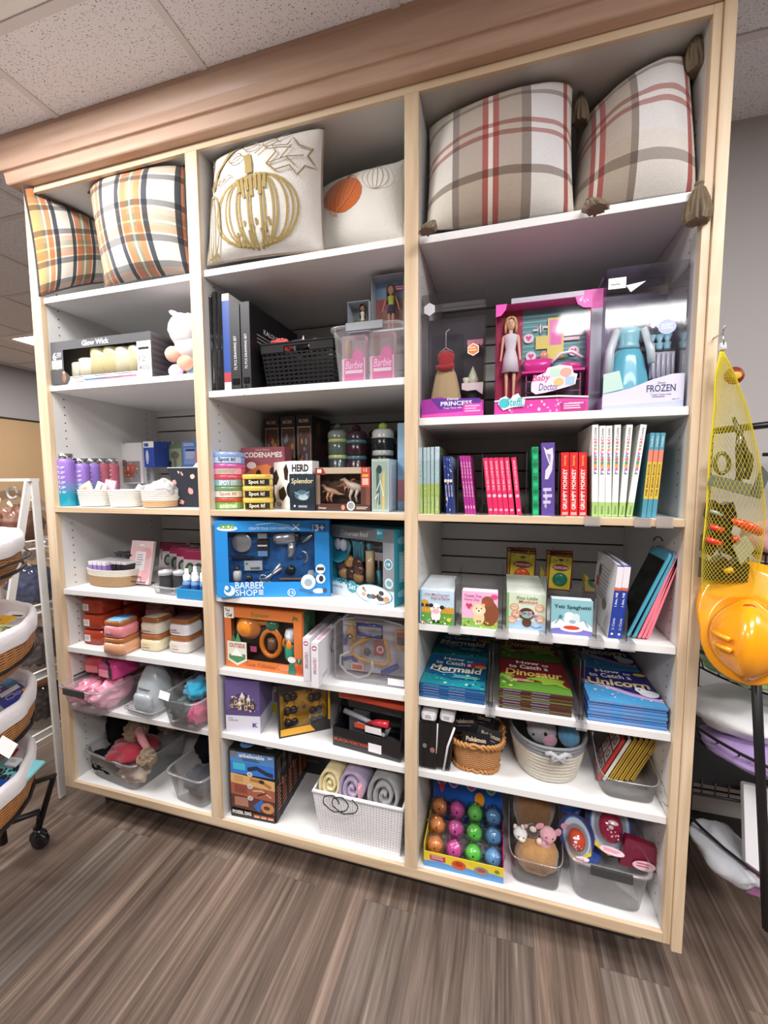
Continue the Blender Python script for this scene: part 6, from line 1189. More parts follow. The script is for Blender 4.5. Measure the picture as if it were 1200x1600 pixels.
# ---- fossil dig boxes
A_ = Art(); A_.rect(0, 0, 1, 1, '#1b1719'); A_.rect(.02, .85, .98, .96, '#5a8ac0'); A_.rect(.02, .66, .98, .85, '#4f8fd0'); A_.ell(.1, .92, .08, .05, '#6f7a80'); A_.rect(.02, .64, .98, .81, '#3a7ad0'); A_.rect(.08, .70, .35, .80, '#46bcd8'); A_.line([(.4, .72), (.6, .76), (.8, .70), (.95, .68)], .06, '#26324a')
A_.poly([(.02, .64), (.98, .60), (.98, .46), (.02, .50)], '#dcae74'); A_.rect(.1, .52, .3, .61, '#c99a64'); A_.line([(.45, .58), (.7, .57), (.9, .5)], .05, '#b07a48'); A_.ell(.7, .57, .06, .03, '#3a3030'); A_.poly([(.02, .5), (.98, .46), (.98, .3), (.02, .33)], '#a8604c'); A_.rect(.1, .36, .38, .48, '#8f4a3c'); A_.line([(.5, .42), (.7, .44), (.9, .36)], .025, '#d8b08c'); A_.line([(.6, .36), (.8, .42)], .02, '#3a2a28')
A_.poly([(.02, .33), (.98, .3), (.98, .1), (.02, .14)], '#5c3c36'); A_.rect(.1, .17, .4, .3, '#b07a68'); A_.poly([(.5, .2), (.7, .32), (.75, .24), (.62, .12)], '#3a6ab8'); A_.ell(.82, .2, .14, .08, '#c98a5c'); A_.ell(.8, .2, .07, .03, '#5a3a30')
for z in (.66, .48, .31): A_.ell(.45, z, .06, .035, '#e6e2e0'); A_.ell(.45, z, .045, .026, '#b8b0ae')
A_.text('unbelievable', .23, .895, .78, .955, WH, bold=.02); A_.lines(.3, .84, .7, .885, 2, '#2f4f78'); A_.text('8+', .86, .92, .95, .95, WH, bold=.02); A_.rect(.02, .0, .98, .11, '#171416'); A_.text('FOSSIL DIG', .05, .05, .46, .10, WH, bold=.03)
for k in range(3): A_.rect(.52+.15*k, .04, .65+.15*k, .08, '#d8703c'); A_.rect(.53+.15*k, .045, .64+.15*k, .055, '#f0e0d0')
SR = Art().rect(0, 0, 1, 1, '#1d181a').rect(.1, .55, .45, .9, '#4a3c38').rect(.55, .6, .9, .88, '#38302e').lines(.12, .12, .45, .5, 7, '#c9714c').lines(.55, .12, .9, .5, 7, '#b8603c').rect(.48, 0, .52, 1, '#0e0c0d').speck(16, .1, .5, .9, .92, .05, ['#6a5a50', '#3f5f6a', '#8a6a4c'])
F = face(K11(98, 530), K11(378, 585), K11(92, 140), b7); h = F[3]; h = min(h, b6-.0225-b7)
F = (F[0]+Vector((.014, 0, 0)), F[1], F[2]*.95, h); o1 = carton('fossil_kit_box', 'fossil dig kit box with layered dinosaur picture, front one of two', 'toy box', F, .085, '#1b1719', A_, right=SR, top=Art().rect(0, 0, 1, 1, '#141213').ell(.3, .4, .15, .3, '#5a8ac0').ell(.8, .5, .12, .25, '#c9c2b8'))
dv = Vector((-math.sin(F[1]), math.cos(F[1]), 0))
o2 = dup(o1, F[0]+dv*.087, F[1], 'fossil dig kit box standing directly behind the front one'); o3 = dup(o1, F[0]+dv*.174, F[1], 'third fossil dig kit box, rearmost at bottom of middle bay')
# ---- black bag toy, blanket basket
pa = aty(*K11(500, 180), .26); 
A_ = Art().rect(0, 0, 1, 1, '#1a181b').ell(.35, .6, .2, .18, '#b8a8a8').ell(.35, .6, .13, .12, '#8a7a7c').ell(.68, .75, .16, .14, '#c95a60').ell(.68, .75, .07, .1, '#e8c8c8').lines(.1, .15, .5, .4, 3, '#4a464c').ell(.6, .55, .08, .06, '#d86a70')
carton('black_toy_bag', 'black pack with pale and red round picture behind the fossil boxes', 'package', (Vector((pa.x-.005, .29, b7+.001)), 0, .19, .255), .06, '#171518', A_)
x0 = atz(*K11(638, 700), b7).x; zt = b7+.20; pl = aty(*K11(592, 385), .02)
h = pl.z-b7; w = RX-pl.x-.004; t = thing('woven_basket', 'white perforated plastic basket of rolled blankets at bottom of middle bay', 'basket', (pl.x, .016, b7+.001))
d = .24; m = M(); e = .022; wc = '#e9e8ec'
gridwall(m, (e, e*.5, .010), (w-e*.7, e*.5, .010), (w-.003, .003, h-.014), (.003, .003, h-.014), 30, 17, .30, wc, th=.002)
gridwall(m, (e, d-e*.5, .010), (e, e*.5, .010), (.003, .003, h-.014), (.003, d-.003, h-.014), 28, 17, .30, wc, th=.002)
gridwall(m, (w-e*.7, e*.5, .010), (w-e*.7, d-e*.5, .010), (w-.003, d-.003, h-.014), (w-.003, .003, h-.014), 28, 17, .30, wc, th=.002)
gridwall(m, (w-e*.7, d-e*.5, .010), (e, d-e*.5, .010), (.003, d-.003, h-.014), (w-.003, d-.003, h-.014), 30, 17, .30, wc, th=.002)
m.add([(e, e*.5, 0), (w-e*.7, e*.5, 0), (w-e*.7, d-e*.5, 0), (e, d-e*.5, 0), (e, e*.5, .010), (w-e*.7, e*.5, .010), (w-e*.7, d-e*.5, .010), (e, d-e*.5, .010)], [(0, 3, 2, 1), (4, 5, 6, 7), (0, 1, 5, 4), (1, 2, 6, 5), (2, 3, 7, 6), (3, 0, 4, 7)], wc)
m.build('basket_body', GLOSS(), t)
M().tube([(0.004, .004, h-.006), (w-.004, .004, h-.006), (w-.004, d-.004, h-.006), (.004, d-.004, h-.006)], .0065, 8, wc, closed=True).build('basket_rim', GLOSS(), t)
for i, (cx, r, c, c2, lab) in enumerate(((.15, .042, '#e2d3a0', '#b59cc0', 'pale yellow rolled plush blanket, leftmost in white basket'), (.43, .050, '#b3a3c0', '#e0a0b4', 'lilac and pink rolled plush blanket in the middle of white basket'), (.78, .058, '#9a9a9c', '#d8d8da', 'grey rolled plush blanket at the right of white basket'))):
    mt = mat('fleece_%d' % i, c, 1, bump=1, bscale=140, var=.35, sheen=.5)
    o = tag(spiral(M(), (0, 0, 0), r, 2.6, .20, '#ffffff', seed=i, th=.85).stretch(1.35).build('rolled_blanket', mt, None, (t.location.x+w*cx+(.01 if i == 0 else 0), .034, b7+h+.014)), lab, 'blanket'); o.rotation_euler.x = -.1
    if i == 1: clutter(0, 'pink_ribbon', 'pink ribbon lying on the lilac rolled blanket', 'ribbon', Vector((t.location.x+w*cx+.03, .03, b7+h+.02)), (.008, .008, .026), '#dc9fae', CLOTH(), 3)
M().tube([(w*.22+.035*math.cos(k*.42)+.006*k*.35, -.016-.002*(k % 3), h-.016+.026*math.sin(k*.42)) for k in range(34)], .0018, 5, '#1a1a1c').build('looped_cord', GLOSS(), None, t.location); tag(bpy.data.objects['looped_cord'], 'looped black cord hanging over the white basket rim', 'cord')
# ================================================================ RIGHT BAY
c1, c2, cm, c4, c5, c6, c7 = 1.9948, 1.5092, MIDT, .918, .6892, .4639, BOTZ
dk = '#2b2430'
# ---- clear doll box, red dress
def clearbox(lab, F, d, base, art, backcol, backart, basefrac, group=None):
    loc, rz, w, h = F; t = thing('doll_box', lab, 'boxed doll set', loc, rz, group)
    m = M(); m.box(0, w, d-.002, d, 0, h*.93, backcol); front(m, w, h*.93, backart, y=d-.002); m.build('backing_card', PRINT(), t)
    M().add([(0,0,0),(w,0,0),(w,d-.003,0),(0,d-.003,0),(0,0,h),(w,0,h),(w,d-.003,h),(0,d-.003,h)], [(4,5,6,7),(0,1,5,4),(1,2,6,5),(3,0,4,7)]).build('clear_cover', CLEAR(), t)
    b = M().box(.001, w-.001, .001, d-.004, .0005, h*basefrac*.35, base); art.onto(b, (0, -.0005, 0), (w, 0, 0), (0, 0, h)); b.build('printed_base', PRINT(), t)
    return t, w, h
def dress(t, x, y, z, s, bod, skirt, name, mt=None, trim=None, extra=1):
    M().lathe([(.001, .52), (.125, .52), (.12, .58), (.11, .62), (.14, .72), (.135, .77), (.07, .80), (.04, .83), (.001, .83)], n=28, sx=s, sy=s*.55, col=bod, caps=False).build('dress_bodice', mt or CLOTH(), t, (x, y, z)).scale.z = s
    m = M(); prof = [(.001, .535), (.11, .535), (.13, .53), (.17, .44), (.20, .30), (.235, .10), (.245, .0)]; n = 40; vs = []
    for q, zz in prof:
        for k in range(n): a = 2*PI*k/n; r = q*s*(1+.06*math.sin(a*9)*(1-zz/.53)); vs.append((r*math.cos(a), r*.55*math.sin(a), zz*s))
    m.add(vs, [(j*n+k, (j+1)*n+k, (j+1)*n+(k+1) % n, j*n+(k+1) % n) for j in range(6) for k in range(n)], skirt, True); m.build('dress_skirt', mt or CLOTH(), t, (x, y, z))
A_ = Art(); A_.poly([(0, 0), (1, 0), (1, .13), (.55, .14), (.3, .17), (0, .15)], '#a3309c'); A_.poly([(0, 0), (1, 0), (1, .05), (0, .03)], '#e04fae'); A_.poly([(.15, .16), (.95, .145), (.95, .08), (.3, .07)], '#5d2f92'); A_.text('Disney', .42, .135, .62, .16, WH, shear=.2); A_.text('PRINCESS', .32, .095, .82, .13, WH, bold=.02); A_.text('Treat Time with', .36, .07, .66, .085, '#f0d8f0'); A_.lines(.7, .02, .97, .09, 3, '#e98ad0'); A_.rect(.68, .015, .98, .105, '#d84aa8'); A_.lines(.71, .03, .95, .09, 3, '#f5c0e4')
A_.ell(.13, .88, .10, .052, '#d9d4e0', 6, PI/6); A_.ell(.83, .53, .10, .05, '#f2ece4', 6, PI/6); A_.ell(.83, .53, .085, .042, '#e8794a', 6, PI/6); A_.lines(.77, .51, .89, .55, 2, '#f6d8a0')
bA = Art().rect(0, 0, 1, 1, '#4f4a52').rect(.05, .1, .62, .85, '#3c3a44').poly([(.62, .0), (1, 0), (1, .45), (.62, .38)], '#5a5a38').speck(14, .65, .05, .95, .4, .03, ['#6f7a3a', '#3f4a30', '#7d6a4a'])
F = (Vector((.004, .03, c2+.0008)), 0, .172, .338)
t, w, h = clearbox('clear doll box at left with red and tan dress over purple and pink base', F, .13, '#8a2f94', A_, '#4f4a52', bA, .3)
dress(t, w*.36, .05, h*.15, .178, '#c23a40', '#cdb389', 'd'); M().tube([(w*.36-.024, .03, h*.435), (w*.36, .024, h*.42), (w*.36+.026, .03, h*.44)], .007, 8, '#b52f38').build('dress_sash', CLOTH(), t)
M().tube([(w*.36-.02, .05, h*.57), (w*.36, .05, h*.61), (w*.36+.02, .05, h*.57)], .0015, 6, '#c9c4c0').tube([(w*.36, .05, h*.61), (w*.36, .05, h*.74), (w*.36+.01, .05, h*.76)], .0015, 6, '#c9c4c0').build('dress_hanger', GLOSS(), t)
def scallop(t, x, y, z, w_, col, name='scalloped_shelf'):
    m = M(); n = 24; o = [(x-w_/2, z), (x+w_/2, z)]+[(x+w_/2-w_*k/n, z-.012-.006*abs(math.sin(k*PI/6))) for k in range(n+1)]; m.prism(o[::-1], y-.03, y, col); m.build(name, GLOSS(), t)
scallop(t, w*.83, .10, h*.675, .044, '#e6a0b4')
M().box(w*.64, w*.97, .05, .11, h*.285, h*.30, '#e08a8c').build('toy_table_top', GLOSS(), t); M().prism([(w*.63, h*.30), (w*.98, h*.30), (w*.97, h*.20), (w*.86, h*.24), (w*.72, h*.235), (w*.63, h*.25)][::-1], .045, .049, '#f0e2e4').build('toy_tablecloth', CLOTH(), t)
M().tube([(w*.8, .08, h*.283), (w*.8, .08, h*.18)], [.012, .02], 10, '#3f5a50').build('toy_table_leg', GLOSS(), t); M().lathe([(.012, 0), (.016, .012), (.010, .03), (.003, .045), (.001, .05)], cx=w*.80, cy=.07, z0=h*.303, n=16, col='#cdd6b8', caps=False).build('toy_teapot', GLOSS(), t); M().lathe([(.006, 0), (.01, .012), (.009, .016), (.001, .016)], cx=w*.69, cy=.06, z0=h*.303, n=14, col='#e8ecd8', caps=False).build('toy_cup', GLOSS(), t)
# ---- doctor doll box
PK = '#d8389a'
A_ = Art(); A_.rect(0, .0, 1, .12, '#d93c9e'); A_.speck(26, .02, .01, .98, .11, .012, ['#f29ad0', '#ee70bc', '#f9c8e6']); A_.poly([(.0, .12), (.35, .14), (.7, .14), (1, .12), (1, .135), (.7, .155), (.35, .155), (0, .135)], '#f0e0ec'); A_.rect(.73, .01, .97, .09, '#b82a80'); A_.lines(.75, .02, .95, .08, 3, '#f6d0e8'); A_.text('WARNING', .80, .07, .95, .085, WH, bold=.02)
A_.poly([(0, 1), (0, .89), (.06, .90), (.11, .95), (.12, 1)], '#e04fae'); A_.poly([(1, 1), (1, .89), (.92, .895), (.86, .93), (.83, 1)], '#e04fae'); A_.speck(8, .88, .92, .98, .99, .01, ['#f9c8e6', '#f29ad0'])
A_.poly([(.04, .10), (.06, .15), (.12, .17), (.18, .14), (.2, .17), (.26, .19), (.3, .14), (.34, .13), (.33, .07), (.2, .065), (.1, .04)], '#dfe6ec'); A_.ell(.11, .105, .06, .045, '#49bdc4'); A_.text('Steffi', .13, .075, .31, .15, '#3fb0b8', shear=.2, bold=.02); A_.text('LOVE', .26, .065, .33, .09, '#3fb0b8', bold=.02)
A_.poly([(.40, .27), (.44, .33), (.55, .36), (.57, .40), (.70, .42), (.82, .40), (.84, .34), (.88, .33), (.86, .24), (.72, .21), (.55, .18), (.45, .17), (.40, .2)], '#f3d5e6'); A_.text('Baby', .41, .27, .60, .345, '#c93a8c', shear=.2, bold=.02); A_.text('Doctor', .48, .20, .69, .265, '#4a5a8c', shear=.2, bold=.01); A_.rect(.60, .32, .70, .39, '#b9d8c4'); A_.ell(.76, .35, .06, .04, '#e8a090'); A_.rect(.76, .24, .85, .31, '#9fc0d8'); A_.ell(.69, .27, .05, .035, '#f0b870')
bA = Art().rect(0, 0, 1, 1, '#5a9aa0'); [bA.rect(.3, .47+.045*k, 1, .485+.045*k, '#7fb8bb') for k in range(11)]; bA.rect(0, 0, .30, 1, '#b02456').speck(20, 0, 0, .29, 1, .012, ['#d84f80', '#e07aa0', '#8f1c48']).rect(.30, 0, 1, .42, '#241c22').lines(.33, .1, .95, .4, 4, '#3a3038', .2)
for cx, cy in ((.37, .73), (.40, .56), (.87, .58)): bA.ell(cx, cy, .06, .045, '#f3dce8').poly([(cx, cy-.03), (cx+.035, cy+.01), (cx+.018, cy+.027), (cx, cy+.012), (cx-.018, cy+.027), (cx-.035, cy+.01)], '#d8509c')
bA.line([(.42, .80), (.47, .80), (.49, .86), (.51, .76), (.53, .82), (.6, .82)], .02, '#f3dce8').rect(.58, .52, .76, .90, '#e2cf6c').rect(.45, .62, .62, .74, '#e2cf6c').rect(.60, .65, .74, .88, '#ea8ac0').rect(.62, .65, .73, .76, '#e668b4').rect(.76, .72, .96, .86, '#f4f0f4').rect(.76, .68, .93, .71, '#e8c8d8')
F = (Vector((.205, .03, c2+.0008)), 0, .232, .288)
t, w, h = windowbox('doctor_doll_box', 'pink and teal baby doctor doll set box with blonde doll in white coat', 'boxed doll set', F, .075, PK, A_, (.004, .13, .996, .995), '#5a9aa0', back=bA)
doll(t, w*.17, .035, h*.15, h*.78, '#f2c4a6', '#e4c486', '#e9e6ef', ('#e6e3ec', .105, .33), armout=.12, headr=.062, hairlen=.05)
M().box(w*.30, w*.965, .01, .05, h*.375, h*.395, '#e23aa0').build('toy_shelf', GLOSS(), t); M().lathe([(.6, 0), (.85, .006), (1, .03), (.95, .03), (.8, .01), (.001, .008)], cx=w*.47, cy=.035, z0=h*.398, n=26, sx=w*.16, sy=.022, p=3, col='#e03a9c', caps=False).build('toy_bathtub', GLOSS(), t); M().ell((w*.82, .034, h*.43), (w*.13, .02, .012), '#d9529c', 18, 8).build('toy_cradle', GLOSS(), t)
M().tube([(w*.62, .03, h*.47), (w*.72, .03, h*.55), (w*.84, .03, h*.56), (w*.95, .03, h*.50)], .0045, 8, '#f2f0f4').build('cradle_hood', GLOSS(), t); M().ell((w*.54, .035, h*.545), (.011, .01, .013), '#dfa088', 14, 10).build('toy_baby_head', GLOSS(), t); M().ell((w*.535, .035, h*.485), (.012, .009, .016), '#e0b0a8', 12, 8).build('toy_baby_body', GLOSS(), t)
for xx in (.345, .68, .92): M().box(w*xx, w*xx+.003, .02, .024, h*.14, h*.375, '#a8508c').build('toy_shelf_leg', GLOSS(), t)
for zz in (.2, .30): M().box(w*.345, w*.92, .02, .023, h*zz, h*zz+.003, '#a8508c').build('toy_shelf_rail', GLOSS(), t)
F = (Vector((.245, .115, c2+.0008)), 0, .235, .335); A2 = Art().rect(0, .8, 1, 1, '#b9bcc8').rect(.8, .85, 1, 1, '#e04fae')
carton('doctor_doll_box_behind', 'second pink doll set box standing behind the doctor doll box', 'boxed doll set', F, .07, '#a9aebb', A2); bpy.data.objects['doctor_doll_box_behind'].name = 'doctor_doll_box'
# ---- blue dress box
A_ = Art(); A_.poly([(0, 0), (1, 0), (1, .235), (.85, .235), (.62, .205), (.35, .15), (.15, .13), (0, .12)], '#cfcde6'); A_.poly([(0, 0), (1, 0), (1, .05), (0, .03)], '#b9bfe8'); A_.text('Disney', .68, .165, .78, .185, '#3a3a5c', shear=.2); A_.text('FROZEN', .55, .115, .90, .165, '#2f3054', bold=.015); A_.text('Treat Time with', .60, .09, .85, .102, '#6a6a8c'); A_.lines(.62, .068, .8, .085, 1, '#8a8aac'); A_.text('ages 3+', .86, .055, .95, .065, '#55557a')
A_.rect(.02, .855, .24, .93, '#efedf2'); A_.lines(.05, .87, .2, .89, 1, '#77757c'); A_.ell(.76, .56, .11, .05, '#a9b6e0'); A_.lines(.69, .54, .83, .58, 3, '#e8ecfa'); A_.poly([(.24, .87), (.48, .885), (.3, .82)], '#f4f4fa')
A_.poly([(.0, .12), (.0, .26), (.2, .28), (.26, .15)], '#b6d2c8')
bA = Art().rect(0, 0, 1, 1, '#43335f').poly([(.0, .0), (.5, 0), (.6, 1), (.2, 1), (0, .7)], '#55426e').rect(.60, .45, .97, .98, '#2c2748').speck(30, .6, .5, .95, .95, .008, ['#5a5486', '#7a76aa'])
F = (Vector((.470, .03, c2+.0008)), 0, .178, .345)
t, w, h = clearbox('tall clear doll box at right with pale blue satin dress and lavender base', F, .14, '#c3c4e4', A_, '#43335f', bA, .3)
dress(t, w*.38, .055, h*.13, .215, '#86c4d4', '#59b4cc', 'd', mat('satin', None, .3, sheen=.5, coat=.3)); M().tube([(w*.38-.030, .04, h*.60), (w*.38-.048, .032, h*.45), (w*.38-.052, .03, h*.26)], [.008, .011, .013], 8, '#d2dee4').tube([(w*.38+.030, .04, h*.60), (w*.38+.044, .032, h*.45), (w*.38+.048, .03, h*.34)], [.008, .010, .009], 8, '#d2dee4').build('dress_cape', mat('satin', None, .3), t)
M().tube([(w*.38-.02, .05, h*.63), (w*.38, .05, h*.67), (w*.38+.02, .05, h*.63)], .0015, 6, '#c9c4d0').build('dress_hanger', GLOSS(), t)
scallop(t, w*.80, .09, h*.665, .050, '#e4e2ea'); M().box(w*.66, w*.97, .05, .10, h*.24, h*.43, '#b5b2c6').build('toy_pedestal', GLOSS(), t)
for k in range(5): M().lathe([(.003, 0), (.003, h*.17)], cx=w*(.69+.062*k), cy=.047, z0=h*.245, n=8, col='#d2d0de').build('pedestal_column', GLOSS(), t)
M().box(w*.62, w*.98, .045, .105, h*.432, h*.448, '#7fc4d8').build('toy_tray', ACRY(), t)
for xx in (.70, .80, .90): M().lathe([(.007, 0), (.009, .02), (.004, .022), (.011, .04)], cx=w*xx, cy=.07, z0=h*.45, n=14, col='#9fd2e4', caps=False).build('toy_glass', GLOSS(), t)
for k in range(2): carton('wrapped_doll_box', ['purple sided doll box directly behind the blue dress box', 'dark doll box furthest back behind the blue dress box'][k], 'boxed doll set', (Vector((.462-.012*k, .18+.13*k, c2+.0008)), 0, .17, .335-.02*k), .12, ['#6a5a86', '#5a2a34'][k], None, left=Art().rect(.08, .1, .92, .9, ['#8f87ac', '#7a2f3c'][k]))
# ---- books on the fixed shelf
def book(lab, xb, yb, xt, yt, wpx, kx, shelf, depth, cover, spine, y=.025, group=None, side=None, name='picture_book', wmax=None, pagec='#efece4'):
    a_ = aty(*kx(xb, yb), y); tl = aty(*kx(xt, yt), y); w_ = aty(*kx(xb+wpx, yb), y).x-a_.x-.0006
    lean = math.atan2(tl.x-a_.x, tl.z-a_.z); h_ = (tl-Vector((a_.x, y, a_.z))).length; h_ = (tl.z-shelf)/math.cos(lean)
    t = thing(name, lab, 'book', (a_.x, y, shelf+.0006+(w_*math.sin(lean) if lean > 0 else 0)), 0, group); t.rotation_euler.y = lean
    m = M(); k = .0016; m.box(0, k, 0, depth, 0, h_, cover).box(w_-k, w_, 0, depth, 0, h_, cover).box(k, w_-k, 0, k, 0, h_, cover)
    front(m, w_, h_, spine)
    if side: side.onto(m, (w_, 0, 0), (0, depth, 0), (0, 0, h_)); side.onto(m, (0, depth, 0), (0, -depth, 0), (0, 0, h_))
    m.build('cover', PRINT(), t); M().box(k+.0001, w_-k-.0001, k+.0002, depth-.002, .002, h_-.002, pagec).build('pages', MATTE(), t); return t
ordn = ['leftmost', 'second from left', 'third from left', 'fourth from left', 'fifth from left', 'sixth from left', 'rightmost']
ptr = lambda i, n: ordn[-1] if i == n-1 else ordn[i]
for i, x in enumerate((40, 56, 70, 85, 101)):
    sp = Art().rect(0, 0, 1, 1, '#a9c26c').rect(0, .45, 1, 1, '#a8c4cc').rect(0, .8, 1, 1, '#b9d0dc').speck(10, .1, .05, .9, .95, .12, ['#7f9f4c', '#e6e9c8', '#8fb0b8'], .06).text('FOREST', .3, .05, .8, .25, '#e6ecc8', rot=90)
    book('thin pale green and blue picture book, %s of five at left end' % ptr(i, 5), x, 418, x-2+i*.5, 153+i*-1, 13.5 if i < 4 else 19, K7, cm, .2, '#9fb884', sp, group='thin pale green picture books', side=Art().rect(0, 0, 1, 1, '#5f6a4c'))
for i, x in enumerate((147, 158, 169)):
    sp = Art().rect(0, 0, 1, 1, '#27377a').speck(8, .2, .05, .8, .95, .2, ['#e8e0c8', '#8fa8d8', '#4a5aa8'], .08).rect(0, .55, 1, .6, '#e6dcc0').text('BEDTIME', .3, .3, .8, .5, '#d8dcec', rot=90)
    book('navy blue small picture book, %s of three' % ptr(i, 3), x, 418, x-15, 188, 10.5, K7, cm, .16, '#27377a', sp, group='navy picture books', side=Art().rect(0, 0, 1, 1, '#8fa0c8'))
for i, x in enumerate((222, 233, 244, 255)):
    sp = Art().rect(0, 0, 1, 1, '#b0308c').text('FAIRY TALES', .25, .3, .75, .9, '#f0c8e4', rot=90).ell(.5, .12, .3, .03, '#e8a8d0')
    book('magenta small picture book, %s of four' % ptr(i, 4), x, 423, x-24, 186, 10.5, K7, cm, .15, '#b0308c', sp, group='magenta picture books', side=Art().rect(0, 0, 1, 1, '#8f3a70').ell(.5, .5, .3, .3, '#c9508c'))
for i, x in enumerate((315, 336, 357, 378, 400, 428)):
    sp = Art().rect(0, 0, 1, 1, '#e62d62').ell(.5, .08, .35, .022, '#f6a8be').ell(.5, .33, .38, .03, '#f9c0d0').text('THE BIG LOVE BOOK', .3, .42, .72, .95, '#f9d8e0', rot=90)
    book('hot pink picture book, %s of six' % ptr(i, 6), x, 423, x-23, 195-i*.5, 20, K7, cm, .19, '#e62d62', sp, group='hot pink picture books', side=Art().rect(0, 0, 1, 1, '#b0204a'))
sp = Art().rect(0, 0, 1, 1, '#1f9a68'); [sp.ell(.5, .05+.1*k, .42, .035, ['#2fb880', '#137a50'][k % 2]) for k in range(10)]
t = book('green sparkly sequin journal with jagged spine between pink and purple books', 490, 430, 488, 150, 26, K7, cm, .17, '#178a5c', sp, name='sequin_journal')
m = M(); o_ = [(0, 0)]; 
for k in range(9): m.ell((-.001+.011*(k % 2), .004, .02+.018*k), (.006, .004, .009), '#1f9a68', 10, 6)
sp = Art().rect(0, 0, 1, 1, '#5f4898'); sp.poly([(.15, .95), (.4, .9), (.85, .93), (.9, .8), (.8, .62), (.5, .5), (.25, .5), (.3, .62), (.6, .7), (.35, .82)], '#d9d6e2'); sp.poly([(.4, .85), (.7, .84), (.65, .72)], '#8f86b0'); sp.lines(.12, .12, .85, .38, 3, '#c9c0e0', .5); sp.text('dragons', .2, .1, .45, .38, '#e6e0f4', rot=90)
book('wide purple book with grey creature drawing on its spine', 526, 430, 526, 134, 53, K7, cm, .03, '#5f4898', sp)
for i, x in enumerate((603, 638, 674)):
    sp = Art().rect(0, 0, 1, 1, '#d8242c').text('GRUMPY MONKEY', .24, .10, .76, .74, '#f6f0ea', rot=90, bold=.02).text('Suzanne Lang', .3, .79, .7, .95, '#f0c05a', rot=90).rect(.15, .015, .85, .06, '#f0a8a0')
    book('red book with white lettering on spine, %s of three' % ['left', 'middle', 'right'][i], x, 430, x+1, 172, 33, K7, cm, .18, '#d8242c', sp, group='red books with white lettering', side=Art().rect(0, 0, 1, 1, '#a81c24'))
for i, (xb, xt) in enumerate(((727, 728), (753, 757), (779, 783), (805, 818), (833, 866), (863, 922))):
    sp = Art().rect(0, 0, 1, 1, '#ecebe8').rect(0, 0, 1, .16, '#a9c878').text('Little', .3, .87, .7, .97, '#4a4a4a', rot=90)
    for q, (ch, cc) in enumerate(zip('caterpillar', ['#c94aa0', '#d85a5a', '#5a9a6a', '#e08a4a', '#c94aa0', '#5a7ab0', '#d85a5a', '#5a9a6a', '#d8a04a', '#c94aa0', '#5a7ab0'])): sp.text(ch, .28, .83-.036*q, .72, .862-.036*q, cc, rot=90, bold=.02)
    sp.text('Babies', .35, .03, .65, .12, '#4f7f4a', rot=90)
    book('tall white book with lime foot, %s of six' % ptr(i, 6), xb, 437, xt, 62 if i not in (1, 2) else 66, 25.5, K7, cm, .21, '#ecebe8', sp, group='tall white books with lime foot', side=Art().rect(0, 0, 1, 1, '#dfe0da').rect(0, 0, 1, .16, '#9fb878'), wmax=1)
for i, (xb, xt) in enumerate(((924, 962), (944, 983), (964, 1004))):
    sp = Art().rect(0, 0, 1, 1, '#e0b840').rect(0, .80, 1, 1, '#4f93a8').rect(0, .66, 1, .80, '#e8826c').rect(0, 0, 1, .22, '#4f93a8').text('THE BRAIN BOOK', .28, .25, .72, .64, '#2f3a3c', rot=90, bold=.01).text('Hello', .3, .84, .7, .96, '#d8ecf0', rot=90)
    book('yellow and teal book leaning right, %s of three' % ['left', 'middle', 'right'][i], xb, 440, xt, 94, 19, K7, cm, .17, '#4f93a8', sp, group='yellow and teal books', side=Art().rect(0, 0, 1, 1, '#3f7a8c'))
# acrylic shelf dividers with clear feet
def divider(x, z, y0, y1, h, lab, cut=0, tab=.03, xo=0):
    t = thing('acrylic_divider', lab, 'shelf divider', (x, 0, z), 0, 'clear shelf dividers')
    pts = [(y0, 0), (y1, 0), (y1, h), (y0+cut, h), (y0, h-cut)]
    m = M(); vs = [(-.001, p, q) for p, q in pts]+[(.001, p, q) for p, q in pts]; n = len(pts); m.add(vs, [tuple(range(n)), tuple(range(2*n-1, n-1, -1))]); m.add(vs, [(i, (i+1) % n, n+(i+1) % n, n+i) for i in range(n)], '#2f2a2c'); m.build('acrylic_panel', SMOKE(), t)
    e = M().tube([(0, y0-.0008, .001), (0, y0-.0008, h-cut), (0, y0+cut, h+.0008)], .0011, 5, '#2a2628'); e.build('panel_edge', MATTE(), t, label='dark panel edge')
    f = M().box(-tab/2, tab/2, y0-.016, y0-.0145, -.02, .001).box(-tab/2, tab/2, y0-.0145, y0+.03, -.0001+.0002, .0014); f.build('divider_foot', ACRY2(), t); return t
def SMOKE(): return clear('smoky_acrylic', (.93, .92, .925), .12, .03, .02, (.6, .58, .6))
def ACRY2(): return clear('acrylic_foot', (.95, .95, .96), .3, .06, .25, (.95, .95, .97))
for i, (x, lab) in enumerate(((122, 'between pale green and navy books'), (191, 'between navy and magenta books'), (288, 'left of the hot pink books'), (462, 'right of the hot pink books'), (590, 'between purple book and red books'), (722, 'between red books and tall white books'), (918, 'left of yellow and teal books'), (1004, 'right of the yellow and teal books'))):
    a_ = aty(*K7(x, 430), .02); tilt = 0
    if i in (5, 6, 7): 
        f = M().box(-.018, .018, -.006, -.0045, -.022, .001).box(-.018, .018, -.0045, .012, .0002, .0014); o = f.build('divider_foot_clip', ACRY2(), None, (a_.x, 0, cm)); tag(o, 'clear clip foot on shelf edge, '+lab, 'shelf clip', 'clear clips on the book shelf')
        continue
    d_ = divider(a_.x+(0 if i != 0 else .001), cm, .0166, .2, [.165, .16, .165, .17, .165][i], 'thin clear divider '+lab, tab=.036)
